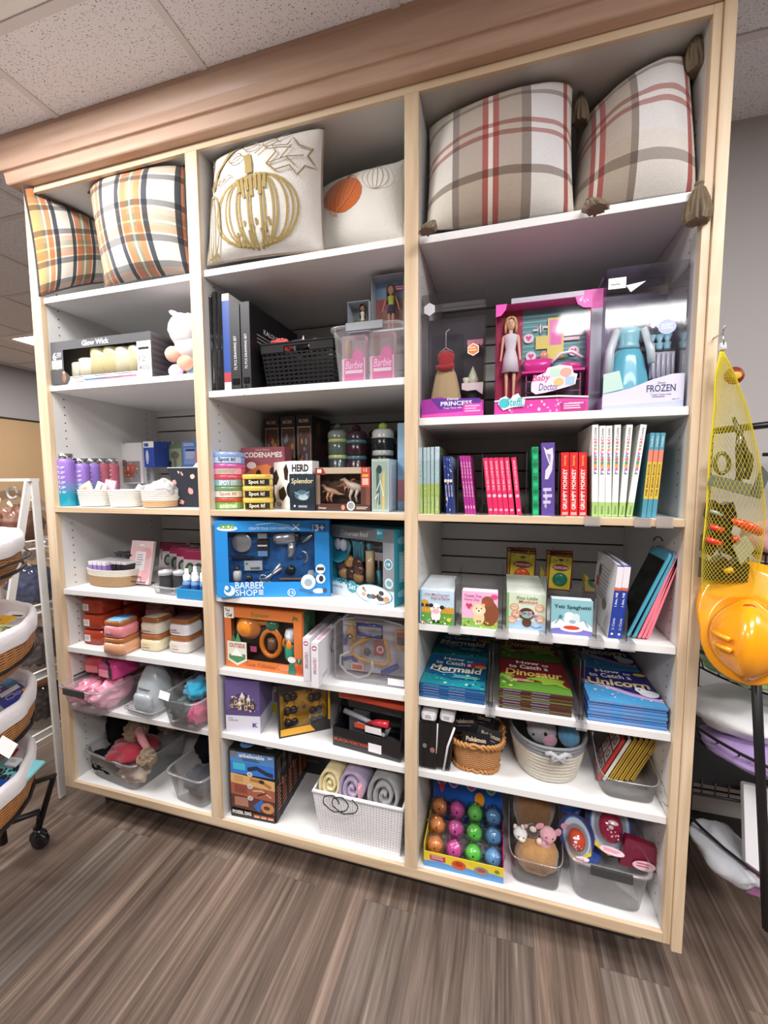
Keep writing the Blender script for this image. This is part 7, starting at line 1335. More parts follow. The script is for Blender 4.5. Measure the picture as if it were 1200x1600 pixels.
# ---- board books facing out
def faceout(lab, k, bl, br, tl, n, cover, art, group, th=.017, wmax=None, z=c4, name='board_book', gap=.0006, top='#e9e8ea'):
    F = face(k(*bl), k(*br), k(*tl), z); w = F[2]; h = F[3]
    if n*(th+gap) > .4: n = int(.4/(th+gap))
    dv = Vector((0, 1, 0)); first = None
    for i in range(n):
        loc = Vector((F[0].x, max(.012, F[0].y)+i*(th+gap), z+.0006))
        if first is None:
            t = thing(name, lab+', front copy', 'book', loc, 0, group); m = M().box(0, w, 0, .0015, 0, h, cover).box(0, w, th-.0015, th, 0, h, cover).box(0, .0015, .0015, th-.0015, 0, h, cover); front(m, w, h, art); m.build('cover', PRINT(), t, bevel=.0005)
            M().box(.0016, w-.001, .0016, th-.0016, .001, h-.001, top).build('pages', MATTE(), t); first = t
        else: dup(first, loc, 0, lab+', %s behind front copy' % ['second', 'third', 'fourth', 'fifth', 'sixth', 'seventh', 'eighth', 'ninth', 'tenth', 'eleventh', 'twelfth', 'thirteenth', 'fourteenth'][:14][i-1])
    return F
fl_ = lambda a, cols, n=16, y1=.25: a.speck(n, .02, .02, .98, y1, .025, cols)
A_ = Art(); A_.rect(0, 0, 1, 1, '#c4dcec'); A_.rect(0, 0, 1, .35, '#5fa84a'); A_.rect(0, .35, 1, .5, '#e0b04a'); [A_.rect(.02+.09*k, .33, .07+.09*k, .54, '#d89a3c') for k in range(11)]; A_.ell(.15, .62, .12, .1, '#d8a03c'); A_.ell(.08, .56, .05, .05, '#3a3230'); A_.ell(.22, .56, .05, .05, '#3a3230'); A_.rect(0, 0, .05, 1, '#6fa8d0')
A_.ell(.48, .28, .14, .2, '#f4eef0'); A_.ell(.48, .48, .17, .15, '#f6f2f2'); A_.ell(.34, .56, .07, .06, '#2f2a2c'); A_.ell(.66, .52, .07, .06, '#2f2a2c'); A_.ell(.48, .40, .11, .07, '#eab8bc'); A_.ell(.42, .50, .015, .02, '#222'); A_.ell(.54, .50, .015, .02, '#222'); A_.rect(.4, .06, .46, .14, '#222'); A_.rect(.52, .06, .58, .14, '#222'); fl_(A_, ['#f0e05a', '#f4f4f4', '#e08aa0']); A_.ell(.86, .18, .06, .06, '#f0d040')
A_.text('Old MacDonald', .16, .86, .86, .93, '#b04a6a', bold=.01); A_.text('had a Farm', .35, .75, .88, .84, '#b04a6a', bold=.01)
faceout('farm board book with white cow on green and blue cover', K8, (42, 383), (184, 386), (42, 243), 11, '#c9dce6', A_, 'farm board books')
A_ = Art(); A_.rect(0, 0, 1, 1, '#f0b8d8'); A_.rect(0, 0, 1, .25, '#8fc05a'); A_.ell(.75, .42, .28, .36, '#8a4f34'); A_.ell(.72, .74, .17, .15, '#94563a'); A_.ell(.66, .70, .07, .05, '#c04a3c'); A_.ell(.9, .88, .1, .07, '#e0508c'); A_.ell(.48, .28, .16, .2, '#ecd0a0'); A_.ell(.48, .50, .19, .16, '#f0dcb4'); A_.ell(.33, .62, .05, .05, '#e8c898'); A_.ell(.60, .63, .05, .05, '#e8c898'); A_.ell(.48, .45, .08, .05, '#f8f0e0'); A_.ell(.48, .47, .03, .02, '#3a2a24'); A_.ell(.41, .54, .015, .02, '#222'); A_.ell(.55, .54, .015, .02, '#222')
A_.poly([(.20, .5), (.29, .62), (.26, .68), (.20, .64), (.14, .68), (.11, .62)], '#d83a6c'); A_.text('I Love You', .08, .84, .55, .93, '#c0408c', bold=.01); A_.text('Every Day', .08, .73, .50, .81, '#c0408c', bold=.01); fl_(A_, ['#f4e070', '#f4f4f4', '#4f8a3c', '#d8c04a'], 18, .2)
faceout('pink board book with brown bear and pale cub', K8, (217, 396), (364, 401), (219, 248), 2, '#f0c8dc', A_, 'bear board books')
A_ = Art(); A_.rect(0, 0, 1, 1, '#d9e6cc'); A_.rect(0, 0, .06, 1, '#8fb878'); A_.poly([(.06, 0), (1, 0), (1, .2), (.4, .26), (.06, .2)], '#a8c8e4')
for cx, cy in ((.2, .6), (.15, .25), (.85, .62), (.86, .32), (.25, .42)): A_.ell(cx, cy, .12, .11, '#d8a888'); A_.ell(cx, cy, .08, .075, '#f0d0b8'); A_.ell(cx-.03, cy+.02, .012, .012, '#3a2a24'); A_.ell(cx+.03, cy+.02, .012, .012, '#3a2a24')
A_.ell(.53, .2, .12, .13, '#5c3a2c'); A_.ell(.52, .44, .2, .17, '#5c3a2c'); A_.ell(.53, .42, .15, .1, '#8fb8a4'); A_.ell(.48, .45, .02, .02, '#222'); A_.ell(.58, .45, .02, .02, '#222'); A_.ell(.35, .45, .04, .05, '#c99a80'); A_.line([(.62, .12), (.78, .06), (.9, .12)], .02, '#3f4a7c'); A_.text('Five Little', .27, .84, .80, .93, '#6f7a5c', bold=.01); A_.text('Monkeys', .32, .72, .80, .82, '#c9604a', bold=.02); A_.speck(10, .1, .3, .9, .6, .03, ['#a86ac0', '#e08aa0'])
faceout('green board book with brown monkey and five smaller faces', K8, (403, 402), (564, 418), (403, 255), 13, '#cfdec4', A_, 'monkey board books')
A_ = Art(); A_.rect(0, 0, 1, 1, '#8fc3cc'); A_.poly([(0, .12), (0, .3), (.2, .45), (.4, .3), (.6, .35), (.8, .42), (1, .25), (1, .12)], '#e9f2f4'); A_.poly([(0, 0), (1, 0), (1, .12), (.5, .22), (0, .14)], '#7a74c0'); A_.ell(.5, .17, .28, .09, '#f4f0ee'); A_.ell(.5, .2, .2, .06, '#d8482c'); A_.ell(.5, .44, .2, .16, '#e9f0f4'); A_.ell(.44, .55, .12, .1, '#f4f8fa'); A_.ell(.6, .52, .1, .1, '#dbe8ee'); A_.ell(.52, .38, .08, .05, '#9fb8c4'); A_.line([(.1, .3), (.22, .48)], .02, '#4f7f8a'); A_.ell(.23, .5, .04, .06, '#4f7f8a'); A_.line([(.9, .25), (.8, .45)], .02, '#6f9aa4'); A_.text('Yeti Spaghetti', .07, .72, .95, .86, '#1f3440', bold=.01)
faceout('pale blue board book with white snow creature and red noodles', K8, (588, 424), (748, 426), (588, 282), 1, '#8fb8c4', A_, 'noodle board book', th=.03)
for i, (x, y, lab) in enumerate(((188, 400, 'between farm and bear board books'), (386, 415, 'between bear and monkey board books'), (568, 432, 'between monkey and noodle board books'), (778, 452, 'with slanted corner right of the noodle board book'), (905, 462, 'between upright guide books and drawing tablets'))):
    a_ = atz(*K8(x, y), c4); divider(a_.x, c4, .0166, .22, [.135, .15, .155, .135, .13][i], 'thin clear divider '+lab, cut=[0, 0, 0, .035, .05][i], tab=.034)
# carded spinning toys on pegs
for g, (x0, x1, yt, yb, yy, tc_, nm) in enumerate(((405, 527, 66, 200, .33, '#d85a2c', 'orange'), (570, 680, 78, 236, .30, '#1f7a60', 'green'))):
    for i in range(4):
        y = yy-.016*i+.05; a_ = aty(*K8(x0+8*(i % 2), yt+6*i), y); b_ = aty(*K8(x1-6*(i % 2), yt+6*i), y); w = b_.x-a_.x; h = .118
        A_ = Art(); A_.frame(0, 0, 1, 1, .04, '#7a2a2c'); A_.rect(.04, .04, .96, .96, '#d8c43a'); A_.ell(.5, .65, .36, .1, '#8a2a3c'); A_.text('DUNCAN', .2, .61, .8, .69, '#f0e4d0', bold=.03); A_.speck(10, .1, .75, .9, .95, .03, ['#8fae3c', '#e8dc70']); A_.ell(.5, .87, .1, .03, '#3a2c24')
        t = thing('spinning_toy_card', 'yellow carded %s spinning toy on slatwall peg, %s' % (nm, ['rearmost of four', 'third from the front', 'second from the front', 'frontmost of four'][i]), 'carded toy', (a_.x, y, a_.z-h), 0, 'yellow carded spinning toys'); t.rotation_euler.y = .05*(i % 2)
        m = M().box(0, w, 0, .0012, 0, h, '#7a2a2c'); front(m, w, h, A_); m.build('backing_card', PRINT(), t)
        o = M().lathe([(.001, 0), (w*.30, 0), (w*.31, .002), (w*.31, .008), (w*.2, .012), (.001, .0125)], n=22, caps=False, col=tc_).build('spinning_toy', GLOSS(), t, (w*.5, -.0008, h*.33)); o.rotation_euler.x = PI/2
    o = M().tube([(0, -.13, .0), (0, 0, 0)], .002, 6, '#b9b9bb').tube([(0, -.13, 0), (0, -.135, .012)], .002, 6, '#b9b9bb').build('display_hook', mat('hook_wire', '#c4c4c6', .25, .9), None, (a_.x+w*.5, YK-.001, a_.z-.008)); tag(o, 'wire peg holding the yellow %s toy cards' % nm, 'hook')
# upright guide books
for i, x in enumerate((838, 872)):
    sp = Art().rect(0, 0, 1, 1, '#24409c').rect(0, .70, 1, .985, '#e4dfe6').rect(0, .66, 1, .70, '#d86a3c').text('I Am, ME', .3, .44, .7, .63, WH, rot=90, bold=.02).text('Li Canta', .3, .12, .7, .28, '#d8dcf0', rot=90, bold=.01).ell(.5, .06, .2, .015, WH)
    sd = Art().rect(0, 0, 1, 1, '#d9d8dc').lines(.2, .35, .8, .85, 9, '#8f8c92', .25).ell(.25, .75, .06, .09, '#5f5a50').rect(.12, .5, .25, .65, '#b0563c').ell(.65, .35, .1, .08, '#7a8060')
    a_ = aty(*K8(826+i*32, 452), .03)
    book('white guide book with blue spine, %s of two' % ['left', 'right'][i], 826+i*30, 455, 868+i*28, 145, 28, K8, c4, .22, '#24409c', sp, y=.03, side=sd, group='white and blue guide books')
# drawing tablets leaning on the right
for i, (dx, col) in enumerate(((0, '#4f9fb8'), (.015, '#4f9fb8'), (.027, '#ef7f92'), (.037, '#ef7f92'), (.0465, '#ef7f92'))):
    a_ = aty(*K8(918, 452), .035); tl = aty(*K8(1052, 70), .035); L_ = .175; an = .50
    t = thing('drawing_tablet', ['black drawing tablet with blue edge, leftmost facing out', 'black drawing tablet with blue edge behind the leftmost', 'pink drawing tablet beside the blue ones', 'pink drawing tablet in the middle of the pink three', 'pink drawing tablet nearest the right side panel'][i], 'drawing tablet', (a_.x+dx-.010, .035, c4+.002+.002), 0, 'leaning drawing tablets'); t.rotation_euler.y = [.38, .36, .335, .31, .28][i]
    hh, dd = .245, .13; n = 8; r = .012; pts = []
    for (cy, cz, a0) in ((dd-r, r, -PI/2), (dd-r, hh-r, 0), (r, hh-r, PI/2), (r, r, PI)): pts += [(cy+r*math.cos(a0+PI/2*k/4), cz+r*math.sin(a0+PI/2*k/4)) for k in range(5)]
    m = M(); N_ = len(pts); vs = [(0, p, q) for p, q in pts]+[(.007, p, q) for p, q in pts]; m.add(vs, [tuple(range(N_-1, -1, -1)), tuple(range(N_, 2*N_))], col); m.add(vs, [(k, (k+1) % N_, N_+(k+1) % N_, N_+k) for k in range(N_)], col, True); m.build('tablet_frame', GLOSS(), t)
    m = M().box(-.0006, -.0001, .006, dd-.006, .008, hh-.022, '#0e0d10'); m.build('tablet_screen', mat('screen_black', '#0b0b0d', .15), t)
M().tube([(.0+.010*math.cos(k*PI/9), 0, .012*math.sin(k*PI/9)) for k in range(10)], .0018, 6, '#17161a').build('tablet_loop', GLOSS(), None, atx(*K8(1035, 42), .625)); tag(bpy.data.objects['tablet_loop'], 'small black cord loop at the top of drawing tablets', 'cord')
# ---- stacks of flat picture books
def stack(lab, c0, w, d, n, th, z, rz, cover, art, edge, group, edge2=None):
    first = None
    for i in range(n):
        loc = Vector((c0[0]+.0015*math.sin(i*2.3), c0[1]+.002*math.sin(i*1.7), z+.0006+i*(th+.0005))); top = i == n-1
        if first is None:
            t = thing('picture_book', lab+', bottom copy of its stack', 'book', loc, rz, group)
            m = M().box(0, w, 0, d, 0, .0018, cover).box(0, w, 0, d, th-.0018, th, cover).box(0, w, 0, .0018, .0018, th-.0018, edge); topside(m, w, d, th, art); front(m, w, th, Art().rect(.05, .4, .3, .6, '#8f9ac4').rect(.45, .4, .7, .6, '#8f9ac4').rect(0, .88, 1, 1, edge2 or edge)); m.build('cover', PRINT(), t)
            M().box(.002, w-.002, .002, d-.002, .0019, th-.0019, '#e6e3dc').build('pages', MATTE(), t); first = t
        else: dup(first, loc, rz, lab+(', top copy of its stack' if top else ', %s from bottom of its stack' % ['second', 'third', 'fourth', 'fifth', 'sixth', 'seventh', 'eighth', 'ninth', 'tenth', 'eleventh', 'twelfth', 'thirteenth'][i-1]))
def covertxt(A_, l1, l2, l3, c3, s2=.62):
    A_.text(l1, .26, .83, .62, .93, WH, bold=.02); 
    if l1 == 'How': A_.text('to', .66, .80, .76, .87, WH, bold=.01)
    A_.text(l2, .14, .66, .74, .79, WH, bold=.02); A_.text(l3, .08, .42, .93, .62, c3, bold=.03, shear=.1)
A_ = Art(); A_.rect(0, 0, 1, 1, '#17608f'); A_.poly([(0, 0), (1, 0), (1, .25), (.5, .2), (0, .35)], '#1f8a96'); A_.speck(30, .02, .02, .98, .4, .025, ['#3fae8a', '#2f4f9c', '#2fb0b8', '#8fd0c8']); A_.poly([(.6, .62), (.78, .82), (.95, .86), (.98, .72), (.8, .64)], '#b02f4a'); A_.ell(.9, .68, .1, .06, '#d89a5c'); covertxt(A_, 'How', 'to Catch a', 'Mermaid', '#f0ead8'); A_.line([(.12, .44), (.3, .36), (.5, .40)], .02, '#f0ead8'); A_.lines(.5, .22, .9, .32, 2, '#8fe0d0')
stack('blue mermaid picture book in front left stack', (.004, .022, 0), .188, .20, 5, .0082, c5, 0, '#1b5c8a', A_, '#2a4a8c', 'blue mermaid picture books')
stack('blue mermaid picture book in back left stack', (.006, .228, 0), .188, .22, 5, .0082, c5, 0, '#1b5c8a', A_, '#2a4a8c', 'blue mermaid picture books behind')
A_ = Art(); A_.rect(0, 0, 1, 1, '#7a1f26'); A_.poly([(0, 0), (1, 0), (1, .2), (.6, .3), (.3, .22), (0, .38)], '#5a8a34'); A_.ell(.1, .4, .1, .09, '#8fae3c'); A_.speck(16, .0, .05, .25, .5, .03, ['#b0c850', '#4f7f34']); A_.poly([(.38, .36), (.6, .44), (.8, .42), (.95, .40), (.9, .28), (.98, .15), (.8, .25), (.62, .2), (.6, .3)], '#8fb03c'); A_.line([(.45, .35), (.35, .28), (.5, .3)], .03, '#8fb03c'); covertxt(A_, 'How', 'to Catch a', 'Dinosaur', '#e8c46c'); A_.lines(.1, .22, .5, .30, 2, '#e0c0a8')
stack('dark red dinosaur picture book in front centre stack', (.232, .022, 0), .190, .20, 7, .0082, c5, 0, '#5a2026', A_, '#4a2a22', 'red dinosaur picture books', '#6f7a3c')
stack('dark red dinosaur picture book in back centre stack', (.232, .228, 0), .188, .22, 7, .0082, c5, 0, '#5a2026', A_, '#5a2a24', 'red dinosaur picture books behind')
A_ = Art(); A_.rect(0, 0, 1, 1, '#33307c'); A_.poly([(0, .0), (1, 0), (1, .12), (.6, .22), (.3, .38), (0, .5)], '#4a9ad0'); A_.poly([(0, .5), (.3, .38), (.6, .22), (1, .12), (1, .2), (.65, .3), (.35, .46), (0, .6)], '#c9b0dc'); A_.speck(30, 0, .1, 1, .5, .015, ['#f0e0f4', '#a8d0f0', '#f4c8e0']); A_.ell(.86, .30, .13, .1, '#e9e9f4'); A_.ell(.78, .38, .08, .08, '#f4f4fa'); A_.ell(.76, .39, .012, .02, '#333'); A_.line([(.74, .45), (.70, .56)], .015, '#e8c8a0'); A_.ell(.9, .86, .09, .05, '#e0b83c'); A_.ell(.6, .42, .08, .05, '#4a3f7a'); covertxt(A_, 'How', 'to Catch a', 'Unicorn', '#e8d49c')
stack('purple unicorn picture book in front right stack', (.462, .022, 0), .185, .20, 7, .0082, c5, 0, '#3f3f96', A_, '#4a9ad8', 'purple unicorn picture books', '#a8d4f0')
stack('purple unicorn picture book in back right stack', (.464, .228, 0), .178, .22, 7, .0082, c5, 0, '#3f3f96', A_, '#4a9ad8', 'purple unicorn picture books behind')
for i, (x, lab) in enumerate(((.2075, 'left of centre between mermaid and dinosaur stacks'), (.443, 'between dinosaur and unicorn stacks'))):
    for j in range(2): divider(x+.010*j-.004, c5, .0166, .40, .165, 'thin clear divider %s, %s of two' % (lab, ['left', 'right'][j]), tab=.017)
# ---- game boxes, wicker basket
for i, (x0, x1, lab) in enumerate(((36, 92, 'black and white tall game console box at far left of wicker basket'), (92, 160, 'white edged black tall box leaning beside the wicker basket'))):
    a_ = atz(*K12([40, 84][i], [335, 330][i]), c6); w = .052 if i == 0 else .050; h = .178; t = thing('accessory_case', lab, 'case', (a_.x if i == 0 else a_.x+.012, max(.02, a_.y), c6+.001+(.0045 if i else 0)), 0); t.rotation_euler.y = .0 if i == 0 else .09
    m = M(); n = 20; M().box(0, w, 0, .16, 0, h*.84, '#111012').build('case_body', GLOSS(), t, bevel=.006)
    M().box(.003, w-.003, .002, .158, h*.8405, h, '#d9d8dc').build('case_lid', MATTE(), t, bevel=.008); mm = M(); front(mm, w, h*.14, Art().rect(.2, .2, .8, .85, '#f0eff1').lines(.3, .3, .7, .75, 3, '#55545a'), y=.0016, z0=h*.845); mm.build('price_label', PRINT(), t)
    if i: M().tube([(.0, -.001, h*.80), (.004, -.002, h*.4), (.003, -.001, .0)], .0018, 6, '#dcdbdf').tube([(w, -.001, h*.80), (w*.72, -.002, h*.45), (w*.62, -.001, .0)], .0035, 6, '#dcdbdf').build('white_edge', GLOSS(), t)
    else: front(mm := M(), w, h*.6, Art().ell(.3, .6, .12, .07, '#7a7a84').ell(.75, .5, .14, .08, '#9a6a60'), y=-.0002, z0=.01); mm.build('case_print', PRINT(), t)
wick, nt, b, N, L = nodes('wicker_weave'); tc = N('ShaderNodeTexCoord'); sp_ = N('ShaderNodeSeparateXYZ'); L(tc.outputs['Object'], sp_.inputs[0])
at2 = N('ShaderNodeMath'); at2.operation = 'ARCTAN2'; L(sp_.outputs[1], at2.inputs[0]); L(sp_.outputs[0], at2.inputs[1]); sm = N('ShaderNodeMath'); sm.operation = 'MULTIPLY'; sm.inputs[1].default_value = 28; L(at2.outputs[0], sm.inputs[0])
sz = N('ShaderNodeMath'); sz.operation = 'MULTIPLY'; sz.inputs[1].default_value = 900; L(sp_.outputs[2], sz.inputs[0])
s1 = N('ShaderNodeMath'); s1.operation = 'SINE'; L(sm.outputs[0], s1.inputs[0]); s2 = N('ShaderNodeMath'); s2.operation = 'SINE'; L(sz.outputs[0], s2.inputs[0]); pr_ = N('ShaderNodeMath'); pr_.operation = 'MULTIPLY'; L(s1.outputs[0], pr_.inputs[0]); L(s2.outputs[0], pr_.inputs[1])
rr_ = ramp(N, [(.2, '#8a5428'), (.5, '#b87a42'), (.8, '#d09a60')]); mr2 = N('ShaderNodeMapRange'); mr2.inputs['From Min'].default_value = -1; L(pr_.outputs[0], mr2.inputs['Value']); L(mr2.outputs[0], rr_.inputs[0]); L(rr_.outputs[0], b.inputs['Base Color'])
bp_ = N('ShaderNodeBump'); bp_.inputs['Strength'].default_value = .8; bp_.inputs['Distance'].default_value = .003; L(pr_.outputs[0], bp_.inputs['Height']); L(bp_.outputs[0], b.inputs['Normal']); b.inputs['Roughness'].default_value = .55
def braid(m, sx, sy, z, r, p, col, n=96, amp=.003, turns=40, ph=0):
    pts = []
    for k in range(n*2):
        a = 2*PI*k/(n*2); c, q = math.cos(a), math.sin(a); rr = 1+amp/min(sx, sy)*math.sin(a*turns+ph)
        pts.append((sx*rr*math.copysign(abs(c)**(2/p), c), sy*rr*math.copysign(abs(q)**(2/p), q), z+amp*math.cos(a*turns+ph)))
    return m.tube(pts, r, 5, col, closed=True)
def wicker(name, lab, c, rz, w, d, h, taper=.82, p=3.2, liner=None, cat='basket'):
    t = thing(name, lab, cat, c, rz); a, b_ = w/2, d/2
    M().lathe([(.001, .003), (taper*.97, .003), (taper, .012), (1, h-.006), (.94, h-.006), (taper*.94, .012), (.001, .01)], n=48, sx=a, sy=b_, p=p, caps=False).build('basket_body', wick, t)
    m = M(); braid(m, a*1.0, b_*1.0, h-.006, .0045, p, '#c08a50', ph=0); m.build('woven_rim', GLOSS2(), t); m = M(); braid(m, a*1.0, b_*1.0, h-.012, .0045, p, '#a8703a', ph=PI); m.build('woven_rim', GLOSS2(), t)
    m = M(); braid(m, a*taper, b_*taper, .006, .004, p, '#b07a44', ph=PI/2); m.build('woven_foot', GLOSS2(), t); return t
def GLOSS2(): return mat('cane', None, .5)
a_, b__ = atz(*K12(205, 345), c6), atz(*K12(350, 345), c6); w = aty(*K12(388, 215), .05).x-aty(*K12(140, 215), .05).x
wt = wicker('wicker_basket', 'small honey wicker basket of black card packs beneath mermaid books', Vector(((a_.x+b__.x)/2+.001, .112, c6+.001)), 0, w*.97, .17, .10)
for i, (dx, dy, dz, ty, tx, lab) in enumerate(((.0, -.055, .058, .0, -.35, 'frontmost, lettering facing out'), (.045, -.030, .062, .25, -.45, 'at right, tilted'), (-.045, .01, .072, -.15, -.4, 'at left behind the front one'), (.01, .03, .080, .1, -.3, 'in the middle of the heap'), (-.03, .055, .088, -.2, -.3, 'standing highest at back left'), (.04, .05, .082, .3, -.3, 'at back right'))):
    A_ = Art().rect(0, 0, 1, 1, '#17151c').text('Pokémon', .15, .52, .85, .78, '#e6d4b8', bold=.03).lines(.2, .3, .8, .4, 1, '#a58ab8')
    m = M().box(-.042, .042, 0, .012, 0, .05, '#141318'); front(m, .084, .05, A_, x0=-.042); o = m.build('card_pack', PRINT(), None, (wt.location.x+dx*.8, wt.location.y+dy, c6+dz)); o.rotation_euler = (tx, ty, 0); tag(o, 'black card pack in the wicker basket, '+lab, 'card pack')
# ---- cream rope basket with grey rim
a_ = atz(*K12(610, 415), c6); rb = ropebasket('rope_basket', 'large cream rope basket with grey rim and knot, holding plush toys', Vector((a_.x-.010, .175, c6+.001)), .12, .225, .30, .125, ['#d6cfc2']*8+['#8b8e92']*2, taper=.78, p=2.4, coils=11)
m = M(); 
for s_ in (-1, 1): m.tube([(s_*.032, -.01, .004), (s_*.02, -.014, .010), (0, -.018, .0), (-s_*.012, -.014, -.012), (-s_*.004, -.008, -.018), (s_*.014, -.012, -.008), (s_*.012, -.016, .008)], .0065, 8, '#a9abad')
m.build('rope_knot', CLOTH(), rb, (.0, -.145, .108))
bx, by = rb.location.x, rb.location.y
plush('plush_toy', 'grey and pink plush face with black eyes in the cream rope basket', (bx-.015, by-.055, c6+.10), .1, [('head', (0, 0, .02), (.042, .036, .036), '#a9a4ac', .05), ('muzzle', (.016, -.026, .008), (.022, .016, .020), '#d59aae', .04), ('ear', (-.034, 0, .046), (.012, .008, .016), '#d59aae', 0), ('ear', (.010, 0, .056), (.011, .008, .015), '#b0aab2', 0), ('eye', (.004, -.034, .028), (.005, .003, .006), '#1a1a1c', 0), ('eye', (-.028, -.026, .020), (.004, .003, .004), '#1a1a1c', 0)])
plush('plush_toy', 'light blue plush in the right of the cream rope basket', (bx+.060, by-.055, c6+.105), 0, [('body', (0, 0, .01), (.030, .034, .032), '#5a9cc4', .1)])
plush('plush_toy', 'tan wrapped plush at the back of the cream rope basket', (bx+.02, by+.04, c6+.125), 0, [('body', (0, 0, .01), (.055, .04, .033), '#b8906c', .15)], mt=FOIL())
plush('plush_toy', 'copper brown wrapped plush at left back of the cream rope basket', (bx-.055, by+.03, c6+.12), 0, [('body', (0, 0, .01), (.036, .04, .033), '#9a5a3a', .25)], mt=FOIL())
plush('plush_toy', 'dusty pink plush at the right rim of the cream rope basket', (bx+.080, by+.0, c6+.13), 0, [('body', (0, 0, .01), (.018, .03, .025), '#c09a96', .1)])
# ---- clear scoop bin of flash cards
def scoop(name, lab, c, rz, w, d, h, hf, mt, cat='bin', wire=False):
    "open bin whose front lip is lower and curved"
    t = thing(name, lab, cat, c, rz); n = 12; tp = .90; m = M(); rows = 8; vs = []
    for j in range(rows+1):
        f = j/rows
        for k in range(n*4):
            a = 2*PI*k/(n*4); cx, sy = math.cos(a), math.sin(a); P = 6
            x = w/2*math.copysign(abs(cx)**(2/P), cx); y = d/2*math.copysign(abs(sy)**(2/P), sy)
            top = h if y > -d*.1 else hf+(h-hf)*max(0, (1-((-y-d*.1)/(d*.4))))**1.5
            q = tp+(1-tp)*f; vs.append((x*q, y*q, .001+top*f))
    nn = n*4; m.add(vs, [(j*nn+k, j*nn+(k+1) % nn, (j+1)*nn+(k+1) % nn, (j+1)*nn+k) for j in range(rows) for k in range(nn)]+[tuple(range(nn-1, -1, -1))], '#ffffff', True); m.build('bin_body', mt, t)
    M().tube(vs[rows*nn:], .0016, 6, '#c9c9cf', closed=True).build('bin_lip', ACRY2(), t); return t
a_, b__ = atz(*K12(840, 465), c6), atz(*K12(1060, 490), c6); 
sb = scoop('clear_bin', 'clear scoop-front bin of red and yellow flash card books on the right', Vector(((a_.x+b__.x)/2-.006, .175, c6+.001)), 0, .150, .29, .115, .06, ACRY())
sx_, sy_ = sb.location.x, sb.location.y
for i in range(7):
    red = i < 2; col = '#b9302c' if red else '#d8b030'
    t = thing('flash_card_book', ['red flash card book with white pictures, leftmost facing out', 'cream edged card book behind the red one', 'yellow card book, first of five leaning right', 'yellow card book, second of five', 'yellow card book, third of five', 'yellow card book, fourth of five', 'yellow card book nearest the right side'][i], 'book', (sx_-.070+.0155*i, sy_-.075+.004*i, c6+.008), -.10, 'leaning flash card books'); t.rotation_euler.y = .42
    hh = .150; m = M().box(0, .009, 0, .10, 0, hh, ['#b9302c', '#e2dccb', '#d8b030', '#d8b030', '#d8b030', '#d8b030', '#d8b030'][i])
    if i == 0: A_ = Art().rect(0, 0, 1, 1, '#a83430'); [A_.rect(.08+.48*(q % 2), .08+.3*(q//2), .48+.48*(q % 2), .34+.3*(q//2), '#d8d0cc').ring(.27+.48*(q % 2), .21+.3*(q//2), .12, .08, .04, '#6a5a58') for q in range(6)]; leftside(m, .10, hh, A_)
    else: leftside(m, .10, hh, Art().rect(0, 0, 1, 1, '#3a3658').rect(.1, .1, .9, .9, '#6a5a4a'))
    if i > 1: front(m, .009, hh, Art().rect(.3, 0, .7, 1, '#8a6a2c'))
    m.build('cover', PRINT(), t, bevel=.001)
M().tube([(.066, -.16, .045), (.074, -.165, .03), (.082, -.165, .035), (.08, -.16, .045), (.06, -.06, .10)], .0016, 6, '#8a8a8e').build('wire_clip', GLOSS(), sb)
# ================= bottom shelf of the right bay
A_ = Art(); A_.rect(0, 0, 1, 1, '#e8cf3a'); A_.poly([(0, 0), (1, 0), (1, .42), (.85, .5), (.7, .38), (.5, .52), (.35, .4), (.2, .5), (0, .38)], '#5a9ad8'); A_.text('SQUISHY BALL', .1, .52, .27, .82, '#a8304c', bold=.03); A_.rect(.08, .5, .28, .84, '#b83a5a'); A_.lines(.1, .55, .26, .8, 2, '#f0c8d0'); A_.ell(.45, .55, .09, .3, '#d8552c'); A_.ell(.45, .6, .05, .15, '#b03a20'); A_.ell(.73, .5, .09, .28, '#8f8a94'); A_.ell(.73, .55, .05, .12, '#b0503c'); A_.ell(.92, .7, .03, .12, '#7a8a3c')
F = face(K13(55, 412), K13(400, 495), K13(55, 352), c7); w = F[2]-.004; bh = .048; t = thing('squishy_display_box', 'blue and yellow display box of bagged squishy balls at lower left of right bay', 'display box', F[0]+Vector((.004, 0, 0)), F[1])
d = .185; m = M(); ys = '#e8cf3a'
m.box(0, w, 0, .002, 0, bh, ys).box(0, .002, .002, d-.002, 0, bh*1.5, '#e8cf3a').box(w-.002, w, .002, d-.002, 0, bh*1.5, '#c8307c').box(0, w, d-.002, d, 0, bh, '#1f4fa8').box(.002, w-.002, .002, d-.002, 0, .002, '#f0eff0'); front(m, w, bh, A_); m.build('display_tray', PRINT(), t)
H2 = Art(); H2.rect(0, 0, 1, 1, '#1f58b0'); H2.poly([(0, .45), (.15, .52), (.3, .46), (.45, .5), (.62, .42), (.8, .5), (1, .45), (1, 1), (0, 1)], '#3f9ad8'); 
for cx, c_, c2_ in ((.12, '#8a8f94', '#d8cfc4'), (.30, '#a0509c', '#c9a05c'), (.56, '#e0387c', '#f08ab0'), (.84, '#4fa84a', '#a8d880')): H2.ell(cx, .62, .095, .24, '#cfe0f4'); H2.ell(cx, .62, .085, .215, c_); H2.speck(12, cx-.05, .5, cx+.05, .74, .012, [c2_, c_], 2)
H2.ell(.68, .28, .07, .12, '#e8922c'); H2.ell(.13, .38, .035, .09, '#d8405a'); H2.rect(.88, .66, .98, .8, '#eceaf0')
m = M().box(.002, w-.002, 0, .002, 0, .195, '#1f58b0'); front(m, w-.004, .195, H2, x0=.002); o = m.build('header_card', PRINT(), t, (0, d-.006, bh+.0)); o.rotation_euler.x = -.16
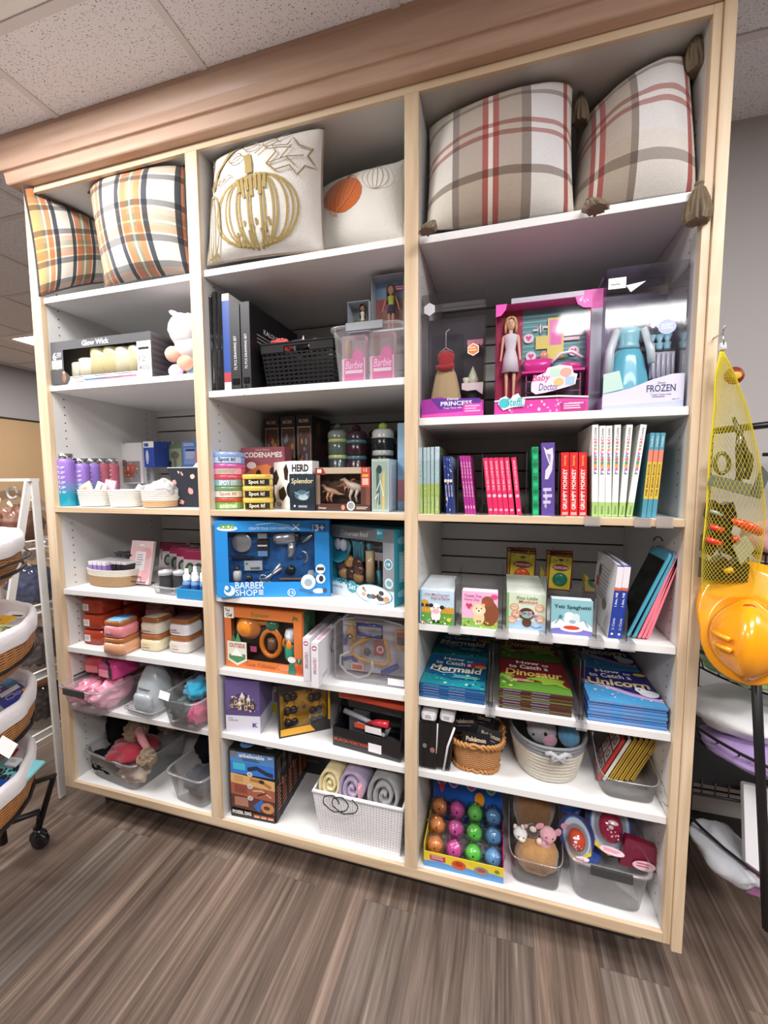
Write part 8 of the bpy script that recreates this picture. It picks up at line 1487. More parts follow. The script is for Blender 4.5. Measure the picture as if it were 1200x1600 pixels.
cols = ['#dd8a4a', '#c8509a', '#5fc04a', '#5a8ab8']; nm_ = ['orange', 'pink', 'green', 'blue']; base = F[0]+Vector((.004, 0, 0)); R3 = Matrix.Rotation(F[1], 3, 'Z')
film = clear('bag_film', (.98, .98, .985), .10, .05, 0)
for cI in range(4):
    for rI in range(3):
        p = base+R3@Vector((w*(.13+.247*cI), .031+.054*rI, .046+.020*rI)); o = thing('squishy_ball', '%s bagged squishy ball, %s of its column in the display box' % (nm_[cI], ['front', 'middle', 'back'][rI]), 'toy ball', p, F[1], 'bagged squishy balls')
        M().ell((0, 0, 0), (.0245, .022, .025), cols[cI], 18, 12, None, .06, 8, cI+rI).build('ball', GLOSS(), o); M().ell((.0, -.0195, .006), (.004, .002, .004), '#1c1a1e', 10, 6).build('eye', GLOSS(), o)
        M().ell((0, 0, .001), (.031, .0265, .030), '#ffffff', 18, 12, None, .5, 16, cI*5+rI).build('plastic_bag', film, o)
# clear bin of brown plush with small animals
a_, b__ = atz(*K13(450, 490), c7), atz(*K13(630, 522), c7)
cb = scoop('clear_bin', 'clear scoop-front bin of brown plush fur and little animals', Vector(((a_.x+b__.x)/2, .155, c7+.001)), -.02, .152, .26, .12, .085, ACRY())
px_, py_ = cb.location.x, cb.location.y
bear = mat('tan_plush', '#b08250', 1, bump=1, bscale=220, var=.4, sheen=.6)
bear2 = mat('brown_plush', '#8a6440', 1, bump=1, bscale=220, var=.4, sheen=.6)
o = drape('brown_plush_toy', bear2, None, Vector((0, 0, 0)), (.060, .07, .10), WH, 31, amp=.15, floor=None); o.location = (px_, py_+.03, c7+.135); tag(o, 'tall brown furry plush mound at back of the clear bin', 'plush toy')
o = drape('tan_plush_toy', bear, None, Vector((0, 0, 0)), (.060, .045, .056), WH, 33, amp=.12); o.location = (px_+.004, py_-.068, c7+.064); tag(o, 'tan furry plush pressed against the front of clear bin', 'plush toy')
plush('lamb_toy', 'small white lamb finger puppet peeking over left of clear bin', (px_-.045, py_-.080, c7+.125), 0, [('head', (0, 0, 0), (.020, .017, .018), '#e0dedb', .05), ('ear', (-.015, 0, .019), (.006, .005, .008), '#d8c8c4', 0), ('ear', (.006, 0, .022), (.006, .005, .008), '#d8c8c4', 0), ('muzzle', (.004, -.014, -.005), (.010, .007, .008), '#efe6d4', 0), ('eye', (-.006, -.017, .004), (.002, .0015, .002), '#1a1a1c', 0), ('eye', (.008, -.018, .003), (.002, .0015, .002), '#1a1a1c', 0)])
plush('monkey_toy', 'small dark brown plush between the lamb and the pink pig', (px_-.010, py_-.072, c7+.135), 0, [('head', (0, 0, 0), (.020, .015, .020), '#4a3028', .05), ('ear', (-.018, 0, .010), (.007, .005, .007), '#c9a0a0', 0), ('muzzle', (-.0, -.010, .014), (.010, .007, .008), '#d8cfc0', 0)])
plush('pig_toy', 'small pink plush pig with floppy ears in the clear bin', (px_+.032, py_-.078, c7+.140), .1, [('head', (0, 0, 0), (.024, .019, .021), '#e3a8b4', .04), ('ear', (-.024, 0, .022), (.014, .005, .008), '#dc94a6', 0, -.6), ('ear', (.028, 0, .010), (.009, .005, .012), '#dc94a6', 0, .5), ('body', (-.010, .0, -.028), (.018, .014, .018), '#e3a8b4', .05), ('arm', (-.026, -.010, -.018), (.008, .007, .010), '#f0cbc4', 0), ('eye', (-.008, -.018, .004), (.002, .0015, .002), '#1a1a1c', 0), ('eye', (.010, -.018, .003), (.002, .0015, .002), '#1a1a1c', 0), ('snout', (.001, -.019, -.006), (.008, .005, .006), '#d98c9e', 0)])
# storage bin of egg toys
a_, b__ = atz(*K13(720, 590), c7), atz(*K13(1010, 645), c7)
gb = shellbin('storage_bin', 'clear storage bin with dark grip holding egg shaped toys at lower right', 'storage bin', Vector((.535, .155, c7+.001)), -.03, .205, .285, .135, .86, 7, handle=(0,), hcol='#3a3b3e')
gx, gy, gz = gb.location.x, gb.location.y, c7
def eggcard(lab, x, y, z, s, rx, ry, egg, rim, cardc, letters=True):
    t = thing('egg_toy_card', lab, 'toy egg pack', (x, y, z), -.05); t.rotation_euler.x = rx; t.rotation_euler.y = ry
    n = 30; o_ = [(s*.42*math.sin(2*PI*k/n)*(1-.16*math.cos(2*PI*k/n)), -s*.5*math.cos(2*PI*k/n)+s*.5) for k in range(n)]; m = M().prism(o_[::-1], 0, .003, cardc)
    A_ = Art(); A_.ell(.5, .5, .40, .46, '#4a7ac0', 26); A_.ell(.5, .5, .37, .43, '#c9d8e8', 26); A_.poly([(.12, .35), (.2, .12), (.5, .02), (.8, .12), (.88, .35), (.8, .2), (.5, .08), (.2, .2)], '#e8d23a'); A_.ell(.22, .72, .12, .07, '#e8a8bc')
    A_.onto(m, (-s*.42, 0, 0), (s*.84, 0, 0), (0, 0, s)); m.build('backing_card', PRINT(), t)
    M().ell((0, -.010, s*.48), (s*.20, .026, s*.25), egg, 22, 14).build('egg', GLOSS(), t)
    M().ell((0, -.008, s*.48), (s*.27, .036, s*.33), '#ffffff', 22, 12).build('egg_bubble', CLEAR(), t)
    mm = M(); B_ = Art().ell(.5, .15, .24, .06, '#f2d2dc').lines(.34, .12, .66, .17, 2, '#d8507c').ell(.5, .58, .10, .035, '#f4e6ec').ell(.46, .50, .05, .03, '#f4e6ec').speck(12, .36, .34, .64, .46, .012, ['#f4e6ec'])
    if letters: B_.text('SQUISH', .12, .83, .90, .95, '#eceaf2', bold=.05, shear=.1, arc=.15); B_.text('ATTACK', .25, .75, .80, .83, '#e8c83a', bold=.05, arc=.1)
    B_.onto(mm, (-s*.42, -.048, 0), (s*.84, 0, 0), (0, 0, s)); 
    mm2 = M(); C_ = Art(); C_.items = B_.items; C_.onto(mm2, (-s*.42, -.0375, 0), (s*.84, 0, 0), (0, 0, s)); mm2.build('card_lettering', PRINT(), t); return t
eggcard('oval toy egg card with red egg and yellow ATTACK lettering in storage bin', gx+.005, gy-.075, gz+.108, .158, -.50, .12, '#b01f48', '#e8d23a', '#2a2440')
eggcard('oval toy egg card with orange egg at the left inside storage bin', gx-.066, gy-.085, gz+.085, .115, -.40, -.22, '#d8502f', '#e8d23a', '#3a3a6a', False)
m = M().ell((0, 0, 0), (.034, .03, .036), '#2f56a8', 20, 14, None, .05); o = m.build('blue_toy_egg', FOIL(), None, (gx-.085, gy+.005, gz+.205-.02)); tag(o, 'glossy blue wrapped egg at the back left of storage bin', 'toy egg')
o = M().box(-.045, .045, 0, .003, 0, .10, '#26224a').build('egg_toy_card', PRINT(), None, (gx-.035, gy-.0, gz+.125)); o.rotation_euler.x = -.3; tag(o, 'dark blue and purple toy card standing behind the egg packs', 'toy egg pack')
o = M().ell((0, 0, 0), (.03, .028, .03), '#3f6ad0', 18, 12).build('blue_toy_egg', GLOSS(), None, (gx-.03, gy-.02, gz+.06)); tag(o, 'blue egg seen low through the front of storage bin', 'toy egg')
o = M().prism([(-.045, 0), (.05, 0), (.045, .07), (-.03, .085)][::-1], 0, .02, '#7a1436').build('crimson_toy_pack', FOIL(), None, (gx+.075, gy-.09, gz+.105)); tag(o, 'crimson toy pack with round pink sticker at right of storage bin', 'toy egg pack'); mm = M(); front(mm, .06, .03, Art().ell(.5, .5, .48, .48, '#f4cdd8').lines(.2, .25, .8, .75, 2, '#c8506c'), y=-.003, x0=-.015, z0=.0); q_ = mm.build('round_sticker', PRINT(), o)
o = M().ell((0, 0, 0), (.030, .026, .034), '#c03a28', 20, 14, Matrix.Rotation(.5, 3, 'Y'), .04).build('red_toy_egg', FOIL(), None, (XR-.038, gy+.03, gz+.195)); tag(o, 'orange red wrapped egg high at right against the side panel', 'toy egg')
# ================================================================ LEFT OF THE UNIT: basket stand and ladder stand
t = thing('ladder_stand', 'whitewashed wooden A-frame ladder stand with wire-edged shelves left of the unit', 'display stand', (-1.545, .0, 0))
ww = mat('whitewashed_wood', '#d9d6d2', .7, var=.12, bscale=60)
Hs = 1.335
def slat(y0, z0, y1, z1, x, w=.024, th=.012, name='stand_leg'):
    d = Vector((0, y1-y0, z1-z0)).normalized(); n = Vector((0, d.z, -d.y))*w/2
    p = [Vector((x, y0, z0))-n, Vector((x, y0, z0))+n, Vector((x, y1, z1))+n, Vector((x, y1, z1))-n]; q = [v+Vector((th, 0, 0)) for v in p]
    return M().hexa([p[0], q[0], q[1], p[1], p[3], q[3], q[2], p[2]], '#dcdad6').build(name, ww, t)
for x in (0, -.62): slat(.060, .004, .040, Hs, x); slat(-.245, .004, .028, Hs, x-.0125)
M().box(-.63, .012, .02, .055, Hs, Hs+.012).build('stand_top', ww, t)
for i, z in enumerate((.28, .53, .80, 1.06)):
    yb_ = .33; yf = -.01-.14*(1-z/1.33)
    M().box(-.60, -.014, yf+.02, yb_, z, z+.006).build('stand_shelf', clear('shelf_film', (.9, .85, .8), .2, .1, .3), t)
    M().tube([(-.008, yf, z+.008), (-.008, yb_, z+.008)], .004, 6, '#dcd6cc').build('shelf_rail', GLOSS(), t); M().tube([(-.008, yf, z+.04), (-.008, yb_, z+.04)], .004, 6, '#dcd6cc').build('shelf_rail', GLOSS(), t)
M().box(-.63, -.60, .30, .34, .002, 1.2).build('back_post', ww, t); M().box(-.016, .0, .30, .34, .002, 1.2).build('back_post', ww, t)
beadm = {k: mat('shells_'+k, c, .5, bump=1, bscale=40, var=.6) for k, c in dict(brown='#8a5a44', blue='#5c6488', grey='#6a605e', dark='#3a2c2a').items()}
for i, (z, k, lab, y) in enumerate(((1.068, 'brown', 'bag of brown curled wood shavings high on the ladder stand', .07), (.808, 'blue', 'bag of purple and blue petals on the second tier of ladder stand', .12), (.538, 'grey', 'bag of dark pine cones on the third tier of ladder stand', .11), (.288, 'dark', 'tall jar of dark cones on the lowest tier of ladder stand', .13))):
    tt = thing('potpourri_bag', lab, 'bag', (-1.70, y, z), 0)
    o = drape('dried_filling', beadm[k], tt, Vector((0, 0, .085)), (.085, .085, .075), WH, i+40, amp=.25, fr_=9, floor=.003)
    M().lathe([(.8, .002), (1, .01), (1, .16), (.7, .2), (.35, .23)], n=24, sx=.098, sy=.098, p=3, caps=False).build('clear_bag', film, tt)
    if i < 3: M().tube([(.02+.028*math.cos(a*.4), -.02, .22+.022*math.sin(a*.4)) for a in range(15)], .005, 6, '#d8d4d2').build('bag_handle', GLOSS(), tt)
    else: M().lathe([(.001, .16), (.04, .16), (.045, .21), (.001, .215)], n=18, col='#c08058', caps=False).build('jar_lid', GLOSS(), tt)
# basket stand
bs = thing('basket_stand', 'black metal four-tier stand on casters holding lined wicker baskets', 'basket stand', (-1.29, -.40, 0))
bkm = mat('black_metal', '#141315', .4)
def stube(name, pts, r, par, lab=None): return M().tube(pts, r, 8, '#141315').build(name, bkm, par)
stube('stand_post', [(-.075, .145, .12), (-.155, .145, 1.45)], .012, bs); stube('stand_post', [(-.19, .17, .12), (-.19, .17, 1.45)], .012, bs); stube('stand_crossbar', [(-.21, .16, 1.35), (-.13, .15, 1.35)], .008, bs)
stube('stand_foot', [(-.105, .27, .055), (-.105, .275, .12), (-.19, .17, .12)], .011, bs)
cfoot = atz(62, 1312, .03)-bs.location; stube('stand_foot', [(cfoot.x-.012, cfoot.y+.004, .062), tuple(atz(84, 1212, .20)-bs.location), (-.075, .145, .30)], .011, bs)
for (x, y) in ((cfoot.x+.004, cfoot.y), (-.105, .27), (.05, -.30)):
    c_ = M().lathe([(.001, -.010), (.026, -.010), (.028, -.005), (.028, .005), (.026, .010), (.001, .010)], n=22, caps=False, col='#17161a').build('caster_wheel', GLOSS(), bs, (x, y, .0285)); c_.rotation_euler = (PI/2, 0, .4)
    M().lathe([(.001, .040), (.012, .040), (.012, .062), (.001, .064)], n=12, cx=x-.012, cy=y+.004, col='#232226', caps=False).build('caster_fork', GLOSS(), bs)
liner = mat('white_cotton_liner', '#dfdadc', .95, bump=.6, bscale=120, sheen=.3)
def linedbasket(lab, ex, zr, rx, ry, h, yc, tilt=.08):
    "ex = right edge x of the liner, zr = rim height"
    cx = ex-rx; t = thing('lined_basket', lab, 'basket', (cx, yc, zr-h), 0, 'lined wicker baskets on the stand'); t.rotation_euler = (tilt, 0, 0)
    M().lathe([(.001, 0), (.72, 0), (.84, .02), (.955, h*.5), (.965, h-.012)], n=44, sx=rx, sy=ry, caps=False).build('basket_body', wick, t)
    m = M(); n = 60; vs = []; prof = [(.86, h-.07), (.90, h-.03), (.93, h+.004), (.965, h+.012), (.995, h-.002), (1.0, h-.024), (.985, h-.038)]
    inner = [(.001, .045), (.55, .05), (.72, .08)]
    for q, z in inner+prof:
        for k in range(n):
            a = 2*PI*k/n; w_ = 1+.012*math.sin(a*9+q*4)+.010*math.sin(a*17); zz = z+(.006*math.sin(a*7) if z < h-.05 and q > .95 else 0); vs.append((rx*q*w_*math.cos(a), ry*q*w_*math.sin(a), zz))
    R_ = len(inner+prof); m.add(vs, [(j*n+k, j*n+(k+1) % n, (j+1)*n+(k+1) % n, (j+1)*n+k) for j in range(R_-1) for k in range(n)], '#e4e0e2', True); m.build('cloth_liner', liner, t, label='white cloth liner')
    return t
B = []
for lab, ex, zr, rx, ry, h, yc in (('lined wicker basket, lowest on stand, filled with turquoise and blue packs', -.915, .580, .235, .235, .15, -.54), ('lined wicker basket third from top with blue and orange packs', -.935, .755, .235, .23, .14, -.51), ('lined wicker basket second from top with yellow and green cards', -.925, .955, .24, .23, .14, -.50), ('highest lined basket on stand with liner bunched over its rim', -.955, 1.175, .225, .225, .13, -.50)):
    B.append(linedbasket(lab, ex, zr, rx, ry, h, yc))
    if len(B) == 4: stube('ring_band', [B[-1].location+Vector((.228*math.cos(a*PI/12), .228*math.sin(a*PI/12), .075+.08*.228*math.sin(a*PI/12)))-bs.location for a in range(-7, 6)], .003, bs)
for b_ in B:
    q = b_.location-bs.location; stube('basket_ring', [q+Vector((.215*math.cos(k*PI/14), .215*math.sin(k*PI/14), .045+.017*math.sin(k*PI/14))) for k in range(29)], .005, bs); stube('basket_arm', [q+Vector((0, .214, .06)), (-.12, .155, q.z+.07)], .006, bs)
stube('stand_foot', [(.05, -.30, .06), (.04, -.28, .085), (-.12, .145, .13)], .011, bs)
def flatpack(lab, bi, u, v, w, h, rot, art, col='#2a3a9c', name='sock_pack', cat='package', tx=1.25, z=.0, th=.006):
    b_ = B[bi]; w *= .62; h *= .62; zz = b_.location.z+z-.012; p = atz(u, v, zz); m = M().box(-w/2, w/2, -h/2, h/2, 0, th, col); art.onto(m, (-w/2, -h/2, th), (w, 0, 0), (0, h, 0)); o = m.build(name, PRINT(), None, p); o.rotation_euler = (PI/2-tx, 0, rot); return tag(o, lab, cat)
A1 = Art().rect(0, 0, 1, 1, '#262e88').rect(0, .6, .35, 1, '#2f7a9c').rect(0, 0, .18, .4, '#e0903c').line([(.62, .3), (.62, .5), (.72, .6), (.7, .75), (.78, .8), (.84, .7), (.78, .55), (.86, .45), (.8, .28), (.66, .28)], .03, '#d0d4f0').rect(.30, .2, .55, .9, '#dcdadf')
flatpack('navy blue pack with orange corner and white tag in third basket', 1, 16, 1085, .19, .10, -.30, A1, z=.135)
flatpack('orange tip of a pack at right rim of third basket', 1, 44, 1078, .035, .03, -.2, Art().rect(0, 0, 1, 1, '#e8a04c'), '#e8a04c', z=.15)
flatpack('teal fabric pack behind the navy pack in third basket', 1, 8, 1064, .10, .06, .1, Art().rect(0, 0, 1, 1, '#2f6a8c'), '#2f6a8c', z=.14)
TU = Art().rect(0, 0, 1, 1, '#84cbd4')
for cx, cy in ((.2, .45), (.55, .62), (.45, .25)):
    TU.ell(cx, cy, .09, .12, '#2a3438'); [TU.ell(cx+dx, cy+dy, .035, .05, '#2a3438', 8) for dx, dy in ((-.11, .1), (.11, .1), (-.1, -.11), (.1, -.11), (.14, .0))]
flatpack('turquoise pack printed with black turtles in the lowest basket', 0, 20, 1208, .20, .12, .12, TU, '#84cbd4', z=.145)
flatpack('teal cuff end of the turtle pack in lowest basket', 0, 38, 1206, .05, .07, -.2, Art().rect(0, 0, 1, 1, '#2fa4ac'), '#2fa4ac', z=.14)
flatpack('bright blue pack at the front of lowest basket', 0, 4, 1232, .15, .06, .18, Art().rect(0, 0, 1, 1, '#2458c0').ell(.15, .5, .15, .3, '#8a7ac0'), '#2458c0', z=.135)
flatpack('white tag lying on the turtle pack in lowest basket', 0, 22, 1192, .055, .035, .1, Art().rect(0, 0, 1, 1, '#dedce0').lines(.2, .3, .8, .7, 2, '#8a9a94'), '#dedce0', z=.165)
flatpack('red and dark pack at the back of lowest basket', 0, 12, 1178, .07, .04, .3, Art().rect(0, 0, 1, 1, '#a83038').ell(.5, .5, .3, .3, '#7a2028'), '#a83038', z=.15)
flatpack('yellow card in the second basket from top', 2, 6, 970, .08, .05, .1, Art().rect(0, 0, 1, 1, '#e0b02c').rect(.1, .1, .5, .5, '#c84a2c'), '#e0b02c', z=.145)
flatpack('green and white card at the front of second basket', 2, 8, 985, .10, .05, .2, Art().rect(0, 0, 1, 1, '#dfe4c8').speck(12, .1, .1, .9, .9, .08, ['#5a8a3c', '#3a4a34', '#c8d04c']), '#dfe4c8', z=.14)
flatpack('white card with black edge at right of second basket', 2, 26, 962, .09, .035, .2, Art().rect(0, 0, 1, 1, '#e0dcdc').rect(.4, 0, 1, .3, '#1c1a1c'), '#e0dcdc', z=.145)
flatpack('red round item at left of second basket', 2, 2, 945, .04, .04, .2, Art().rect(0, 0, 1, 1, '#b83038'), '#b83038', z=.15)
o = M().box(-.012, .012, -.001, .0, 0, .02, '#efeeee').build('price_card', PRINT(), None, aty(3, 1178, -.79)); o.rotation_euler = (-.2, .5, .2); tag(o, 'blank white price card hanging from the third basket', 'price tag')
# ================================================================ RIGHT OF THE UNIT: wire rack, mesh bag, hard hat
rk = thing('wire_rack', 'black wire basket rack standing right of the shelving unit', 'wire rack', (1.06, .25, 0))
def rt(name, pts, r): return M().tube([Vector(p)-rk.location for p in pts], r, 7, '#131214').build(name, bkm, rk)
pa, pb = aty(1183, 1000, .12), aty(1200, 1460, .12); dv_ = (pb-pa)
rt('rack_post', [tuple(aty(1178, 985, -.03)), tuple(aty(1199, 1452, -.03))], .010); rt('rack_post', [(1.30, .45, 1.50), (1.30, .45, .005)], .011); rt('rack_post', [(.885, .46, 1.50), (.885, .46, .005)], .008)
rt('rack_top_ring', [(.82, .30, 1.475), (.95, .28, 1.487), (1.1, .26, 1.49), (1.3, .3, 1.49)], .010); rt('rack_top_hook', [(1.02, .22, 1.49), (.98, .20, 1.46), (.95, .20, 1.465)], .012); rt('rack_cross_rail', [(.90, .2, 1.40), (1.2, .2, 1.40)], .005)
def wirebasket(z, x0, x1, yb_, yf, dep, nm, drop=.09):
    # half-round wire basket: rim curve bulging to the viewer
    cx, rx = (x0+x1)/2, (x1-x0)/2; n = 20; rim = [(cx-rx*math.cos(PI*k/n), yb_-(yb_-yf)*math.sin(PI*k/n), z) for k in range(n+1)]
    low = [(cx-rx*.82*math.cos(PI*k/n), yb_-(yb_-yf)*.8*math.sin(PI*k/n), z-dep) for k in range(n+1)]
    rt('basket_rim', rim+[rim[0]], .0042); rt('basket_bottom_ring', low+[low[0]], .0032)
    for k in range(0, n+1): rt('basket_wire', [rim[k], low[k]], .0020)
wirebasket(.845, .735, 1.22, .46, .02, .075, 'a'); wirebasket(.62, .735, 1.24, .46, .0, .075, 'b'); wirebasket(.335, .745, 1.30, .46, -.04, .08, 'c'); wirebasket(1.13, .86, 1.30, .46, .10, .07, 'd')
M().box(-.33, .25, -.10, .26, -.012, .0, '#151416').build('rack_deck', bkm, rk, (0, .0, .49)); 
for k in range(18): rt('deck_wire', [(.72+.032*k, .145, .49), (.72+.032*k, .145, .45)], .0018)
rt('deck_rail', [(.72, .145, .45), (1.3, .145, .45)], .004)
def heap(name, lab, cat, x, y, z, r, col, mt=None, seed=50, amp=.3):
    o = drape(name, mt or CLOTH(), None, Vector((0, 0, 0)), r, col, seed, amp=amp); o.location = (x, y, z); return tag(o, lab, cat)
heap('folded_blanket', 'white dimpled folded baby blanket in middle wire basket', 'blanket', .92, .24, .66, (.14, .13, .05), '#dedcde', mat('dimple_fleece', '#dddbdd', 1, bump=1, bscale=70), 51, .15)
heap('lilac_blanket', 'lilac printed blanket under the white one in middle wire basket', 'blanket', .95, .17, .59, (.15, .13, .035), '#a68cc0', CLOTH(), 52, .15)
heap('green_packs', 'clear and green crinkled packs in the upper wire basket', 'package', .90, .20, .83, (.12, .12, .045), '#7fa06a', FOIL(), 53, .35)
heap('white_packs', 'white crinkled packs beside green ones in the upper wire basket', 'package', 1.03, .17, .84, (.07, .09, .05), '#dcdde0', FOIL(), 54, .35)
heap('pink_packs', 'pink folded cloth in the highest wire basket', 'cloth', .99, .26, 1.16, (.09, .10, .06), '#d8a0a0', CLOTH(), 55, .2)
heap('white_cloth', 'white folded cloth beside pink one in highest wire basket', 'cloth', 1.10, .24, 1.16, (.06, .10, .07), '#e0dfe2', CLOTH(), 56, .2)
A_ = Art().rect(0, 0, 1, 1, '#e6e5e8').rect(.42, .90, .58, .93, '#3a3a3e').ell(.68, .42, .2, .2, '#d9b46a').ell(.66, .30, .12, .1, '#c89a8a').poly([(0, 0), (1, 0), (1, .14), (.6, .25), (.3, .18), (0, .28)], '#8a5a7c')
m = M().box(0, .17, 0, .03, 0, .26, '#e6e5e8'); front(m, .17, .26, A_); o = m.build('diaper_pack', PRINT(), None, (.855, .05, .27), bevel=.006); o.rotation_euler = (-.25, 0, -.15); tag(o, 'white hang-hole pack with yellow picture in lowest wire basket', 'package')
heap('grey_cloth', 'grey and white cloth at the left of lowest wire basket', 'cloth', .85, .14, .30, (.07, .10, .035), '#b9bac0', CLOTH(), 57, .2)
# helmet
hx, hy, hz = .752, -.085, .985
t = thing('toy_hard_hat', 'orange yellow toy hard hat hanging at the right edge of the unit', 'hard hat', (hx, hy, hz)); OY = '#f09a12'
hm = mat('orange_plastic', OY, .22, coat=.5)
m = M(); n, k_ = 22, 40; vs = []
for j in range(n+1):
    th_ = PI/2*j/n
    for i in range(k_): a = 2*PI*i/k_; rr = math.sin(th_); rid = .012*math.exp(-((math.sin(a)*rr*3.4)**2))*(1 if th_ < 1.4 else .3); vs.append(((.078+rid)*rr*math.cos(a), (.066+rid)*rr*math.sin(a), .078*math.cos(th_)+rid*math.cos(th_)))
m.add(vs, [(j*k_+i, (j+1)*k_+i, (j+1)*k_+(i+1) % k_, j*k_+(i+1) % k_) for j in range(n) for i in range(k_)], OY, True)
shell = m.build('hat_shell', hm, t)
bm_ = M(); rim = []; 
n = 44; vs = []
for ring in range(5):
    f = ring/4
    for i in range(n): a = 2*PI*i/n; ext = (.016+.080*max(0, math.cos(a))**1.5)*f; vs.append(((.079+ext)*math.cos(a), (.067+ext*.9)*math.sin(a), -.006*f-.010*f*max(0, math.cos(a))))
bm_.add(vs, [(j*n+i, (j+1)*n+i, (j+1)*n+(i+1) % n, j*n+(i+1) % n) for j in range(4) for i in range(n)], OY, True); brim = bm_.build('hat_brim', hm, t, solid=.003)
RT = Matrix.Rotation(-.42, 4, 'Z') @ Matrix.Rotation(1.25, 4, 'X') @ Matrix.Rotation(PI/2, 4, 'Z')
shell.matrix_local = RT; brim.matrix_local = RT
bd = M().ell((.064, 0, .052), (.009, .013, .008), '#b8401c', 16, 8).build('round_badge', GLOSS(), t, label='round red badge'); bd.matrix_local = RT; M().tube([(-.078, -.03, .02), (-.06, -.062, .016)], .006, 6, OY).build('strap_clip', GLOSS(), t); M().tube([(-.074, -.035, -.004), (-.056, -.062, -.008)], .006, 6, OY).build('strap_clip', GLOSS(), t)
M().ell((.058, -.045, -.03), (.005, .004, .005), '#c05a2c', 10, 6).build('rivet', GLOSS(), t)
# yellow net bag of toy tools
net = thing('net_bag', 'long yellow mesh bag hanging from hook at right side, full of toy tools', 'mesh bag', (.7, -.03, 1.10))
prof = [((1126, 548), (1130, 548)), ((1118, 585), (1148, 585)), ((1116, 640), (1168, 640)), ((1108, 720), (1185, 700)), ((1104, 800), (1196, 800)), ((1098, 860), (1190, 860)), ((1097, 905), (1178, 910)), ((1098, 925), (1176, 930))]
rows = []; NN = 38
def lerp2(t_):
    f = t_*(len(prof)-1); i = min(int(f), len(prof)-2); f -= i; L0, R0 = prof[i]; L1, R1 = prof[i+1]
    return (L0[0]*(1-f)+L1[0]*f, L0[1]*(1-f)+L1[1]*f), (R0[0]*(1-f)+R1[0]*f, R0[1]*(1-f)+R1[1]*f)
JR = 46; grid = []
for j in range(JR+1):
    l, r = lerp2(j/JR); pl, pr2 = aty(*l, -.045), aty(*r, -.045); c = (pl+pr2)/2; a = (pr2.x-pl.x)/2; dp = min(.03, a*.6)
    grid.append([Vector((c.x+a*math.cos(2*PI*k/NN), -.045+dp*math.sin(2*PI*k/NN), c.z)) for k in range(NN)])
m = M(); o_ = net.location
for s_ in (1, -1):
    for k in range(NN): m.tube([grid[j][(k+s_*j) % NN]-o_ for j in range(JR+1)], .00036, 3, '#e0cc1c', caps=False)
m.build('net_mesh', mat('yellow_net', '#dcc818', .6), net); 
M().tube([g[NN//2]-o_ for g in grid[:34]], .0022, 5, '#e0cc1c').build('net_seam', mat('yellow_net', '#dcc818', .6), net)
M().lathe([(.006, 0), (.008, -.014), (.003, -.016), (.001, .012)], n=12, col='#e8e8e8', caps=False).build('net_clip', GLOSS(), net, aty(1129, 545, -.045)-o_+Vector((0, 0, .012)))
hk = M().tube([(0, .036, 0), (0, .0, -.002), (0, -.012, .012)], .0018, 6, '#c9c9cb').tube([(0, -.004, 0), (.002, -.006, -.028)], .0015, 6, '#d9d9db').build('wall_hook', mat('hook_wire', '#c4c4c6', .25, .9), None, aty(1128, 520, -.045)); tag(hk, 'small metal hook on the right edge holding the yellow mesh bag', 'hook')
def tool(name, lab, m, mt=None, cat='toy tool'): return tag(m.build(name, mt or GLOSS(), None, (0, 0, 0)), lab, cat)
P_ = lambda u, v, y=-.045: aty(u, v, y)
def org(name, lab, pts, r, col, cat='toy tool', mt=None):
    c = Vector(pts[0]); return tag(M().tube([Vector(p)-c for p in pts], r, 10, col).build(name, mt or GLOSS(), None, c), lab, cat)
tg = thing('hang_tag', 'round dark red picture tag showing inside the top of mesh bag', 'tag', P_(1147, 587, -.04)); q_ = M().lathe([(.001, 0), (.019, 0), (.019, .0015), (.001, .002)], n=24, col='#7a2a18', caps=False); q_.ell((.004, 0, .0022), (.010, .008, .0006), '#c9a02c', 14, 6); oo = q_.build('tag_disc', PRINT(), tg); oo.rotation_euler.x = PI/2
olv, dg = '#4a4632', '#4f5650'
org('toy_pliers', 'dark olive toy pliers with open jaws high in the mesh bag', [P_(1146, 652), P_(1156, 680), P_(1166, 705), P_(1172, 730), P_(1164, 748)], [.003, .006, .005, .006, .008], olv)
org('toy_pliers', 'second dark olive pliers arm crossing the first', [P_(1157, 668), P_(1154, 700), P_(1156, 740), P_(1150, 770)], [.006, .006, .007, .006], olv)
ring_ = [P_(1128+11*math.cos(k*PI/8), 724+16*math.sin(k*PI/8)) for k in range(16)]; c = ring_[0]; tag(M().tube([p-c for p in ring_], .0045, 8, '#5a5626', closed=True).build('toy_wrench_ring', GLOSS(), None, c), 'olive ring end of toy wrench at left in mesh bag', 'toy tool')
ring_ = [P_(1167+7*math.cos(k*PI/8), 718+12*math.sin(k*PI/8), -.04) for k in range(16)]; c = ring_[0]; tag(M().tube([p-c for p in ring_], .004, 8, '#4a4628', closed=True).build('toy_wrench_ring', GLOSS(), None, c), 'dark ring end of toy tool at right in mesh bag', 'toy tool')
def slab(name, lab, uv4, y, th, col):
    p = [aty(u, v, y) for u, v in uv4]; c = p[0]; q = [Vector((0, th, 0))+x-c for x in p]; p = [x-c for x in p]
    return tag(M().hexa([p[0], p[1], q[1], q[0], p[3], p[2], q[2], q[3]], col).build(name, GLOSS(), None, c, bevel=.001), lab, 'toy tool')
slab('toy_square', 'grey green flat toy ruler bar across the mesh bag', [(1106, 757), (1172, 776), (1176, 757), (1113, 741)], -.058, .006, '#6a6e5c')
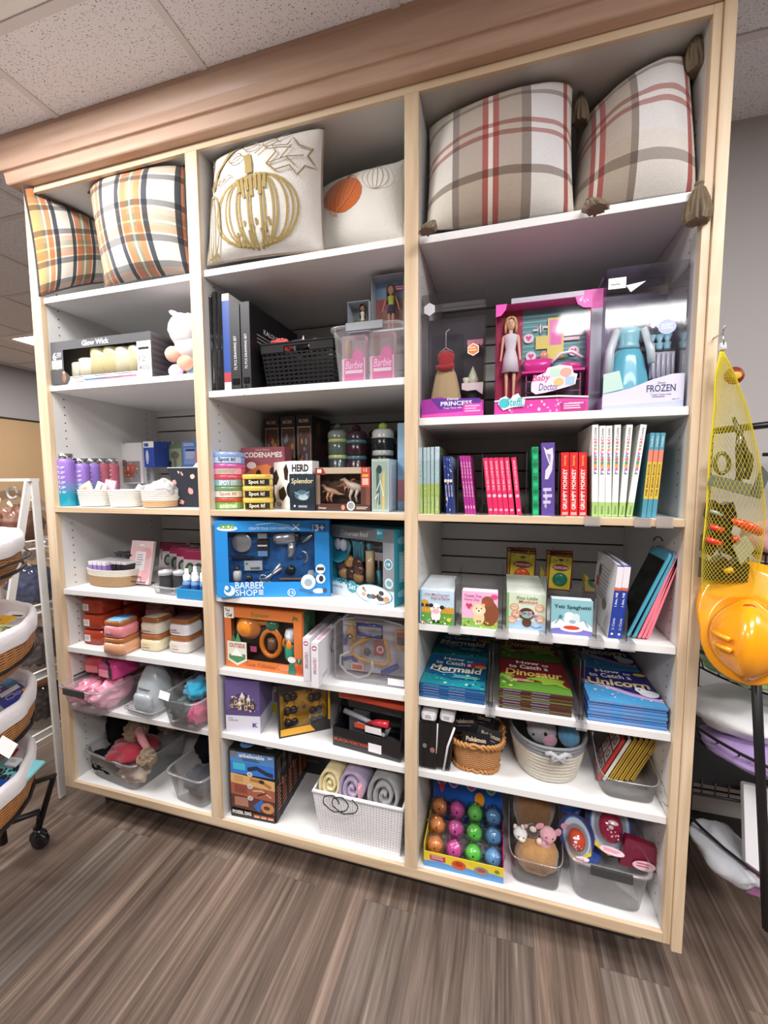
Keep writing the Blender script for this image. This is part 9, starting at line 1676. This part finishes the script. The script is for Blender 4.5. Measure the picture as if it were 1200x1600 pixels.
slab('toy_saw_blade', 'grey toy saw blade slanting at right of the mesh bag', [(1172, 774), (1188, 780), (1204, 742), (1192, 728)], -.05, .005, '#565c58')
def outl(name, lab, pts, y, th, col):
    q = [aty(u, v, y) for u, v in pts]; c = q[0]; return tag(M().prism([(p.x-c.x, p.z-c.z) for p in q], 0, th, col).build(name, GLOSS(), None, c, bevel=.004), lab, 'toy tool')
outl('toy_power_drill', 'black toy power drill in the middle of mesh bag', [(1102, 862), (1112, 870), (1124, 852), (1136, 866), (1150, 872), (1156, 846), (1142, 832), (1152, 806), (1146, 784), (1128, 790), (1114, 780), (1108, 806), (1116, 826), (1104, 840)], -.05, .03, '#2a241c')
outl('toy_socket_tool', 'dark toy tool lying low in mesh bag above the hard hat', [(1100, 906), (1140, 908), (1168, 910), (1172, 884), (1158, 872), (1146, 884), (1132, 870), (1116, 880), (1102, 874)], -.045, .03, '#2e261c')
org('toy_screwdriver', 'orange red toy screwdriver slanting at right of mesh bag', [P_(1144, 812, -.055), P_(1152, 816, -.055), P_(1168, 822, -.055), P_(1188, 832, -.05)], [.004, .009, .011, .009], '#d8402c')
org('toy_bolt', 'upper short orange red toy bolt at left in mesh bag', [P_(1110, 822, -.06), P_(1120, 826, -.06), P_(1130, 829, -.06)], [.006, .007, .006], '#d03c28')
org('toy_bolt', 'lower short orange red toy bolt at left in mesh bag', [P_(1104, 842, -.06), P_(1114, 846, -.06), P_(1127, 850, -.06)], [.006, .0075, .006], '#d03c28')
org('toy_bolt', 'small red toy piece beside the white card in mesh bag', [P_(1148, 838, -.058), P_(1150, 846, -.058)], [.006, .007], '#c8342c')
slab('toy_card', 'pale card with faint picture low at right in mesh bag', [(1144, 852), (1158, 884), (1180, 858), (1166, 836)], -.056, .003, '#9a9a80')
org('toy_nut', 'grey silver toy clip at left in the mesh bag', [P_(1110, 798, -.06), P_(1120, 802, -.06), P_(1128, 806, -.06)], [.004, .005, .004], '#8f9488')
org('toy_chisel', 'yellow toy piece low in mesh bag above the hat', [P_(1132, 893, -.058), P_(1144, 890, -.058)], [.006, .007], '#c89a20')
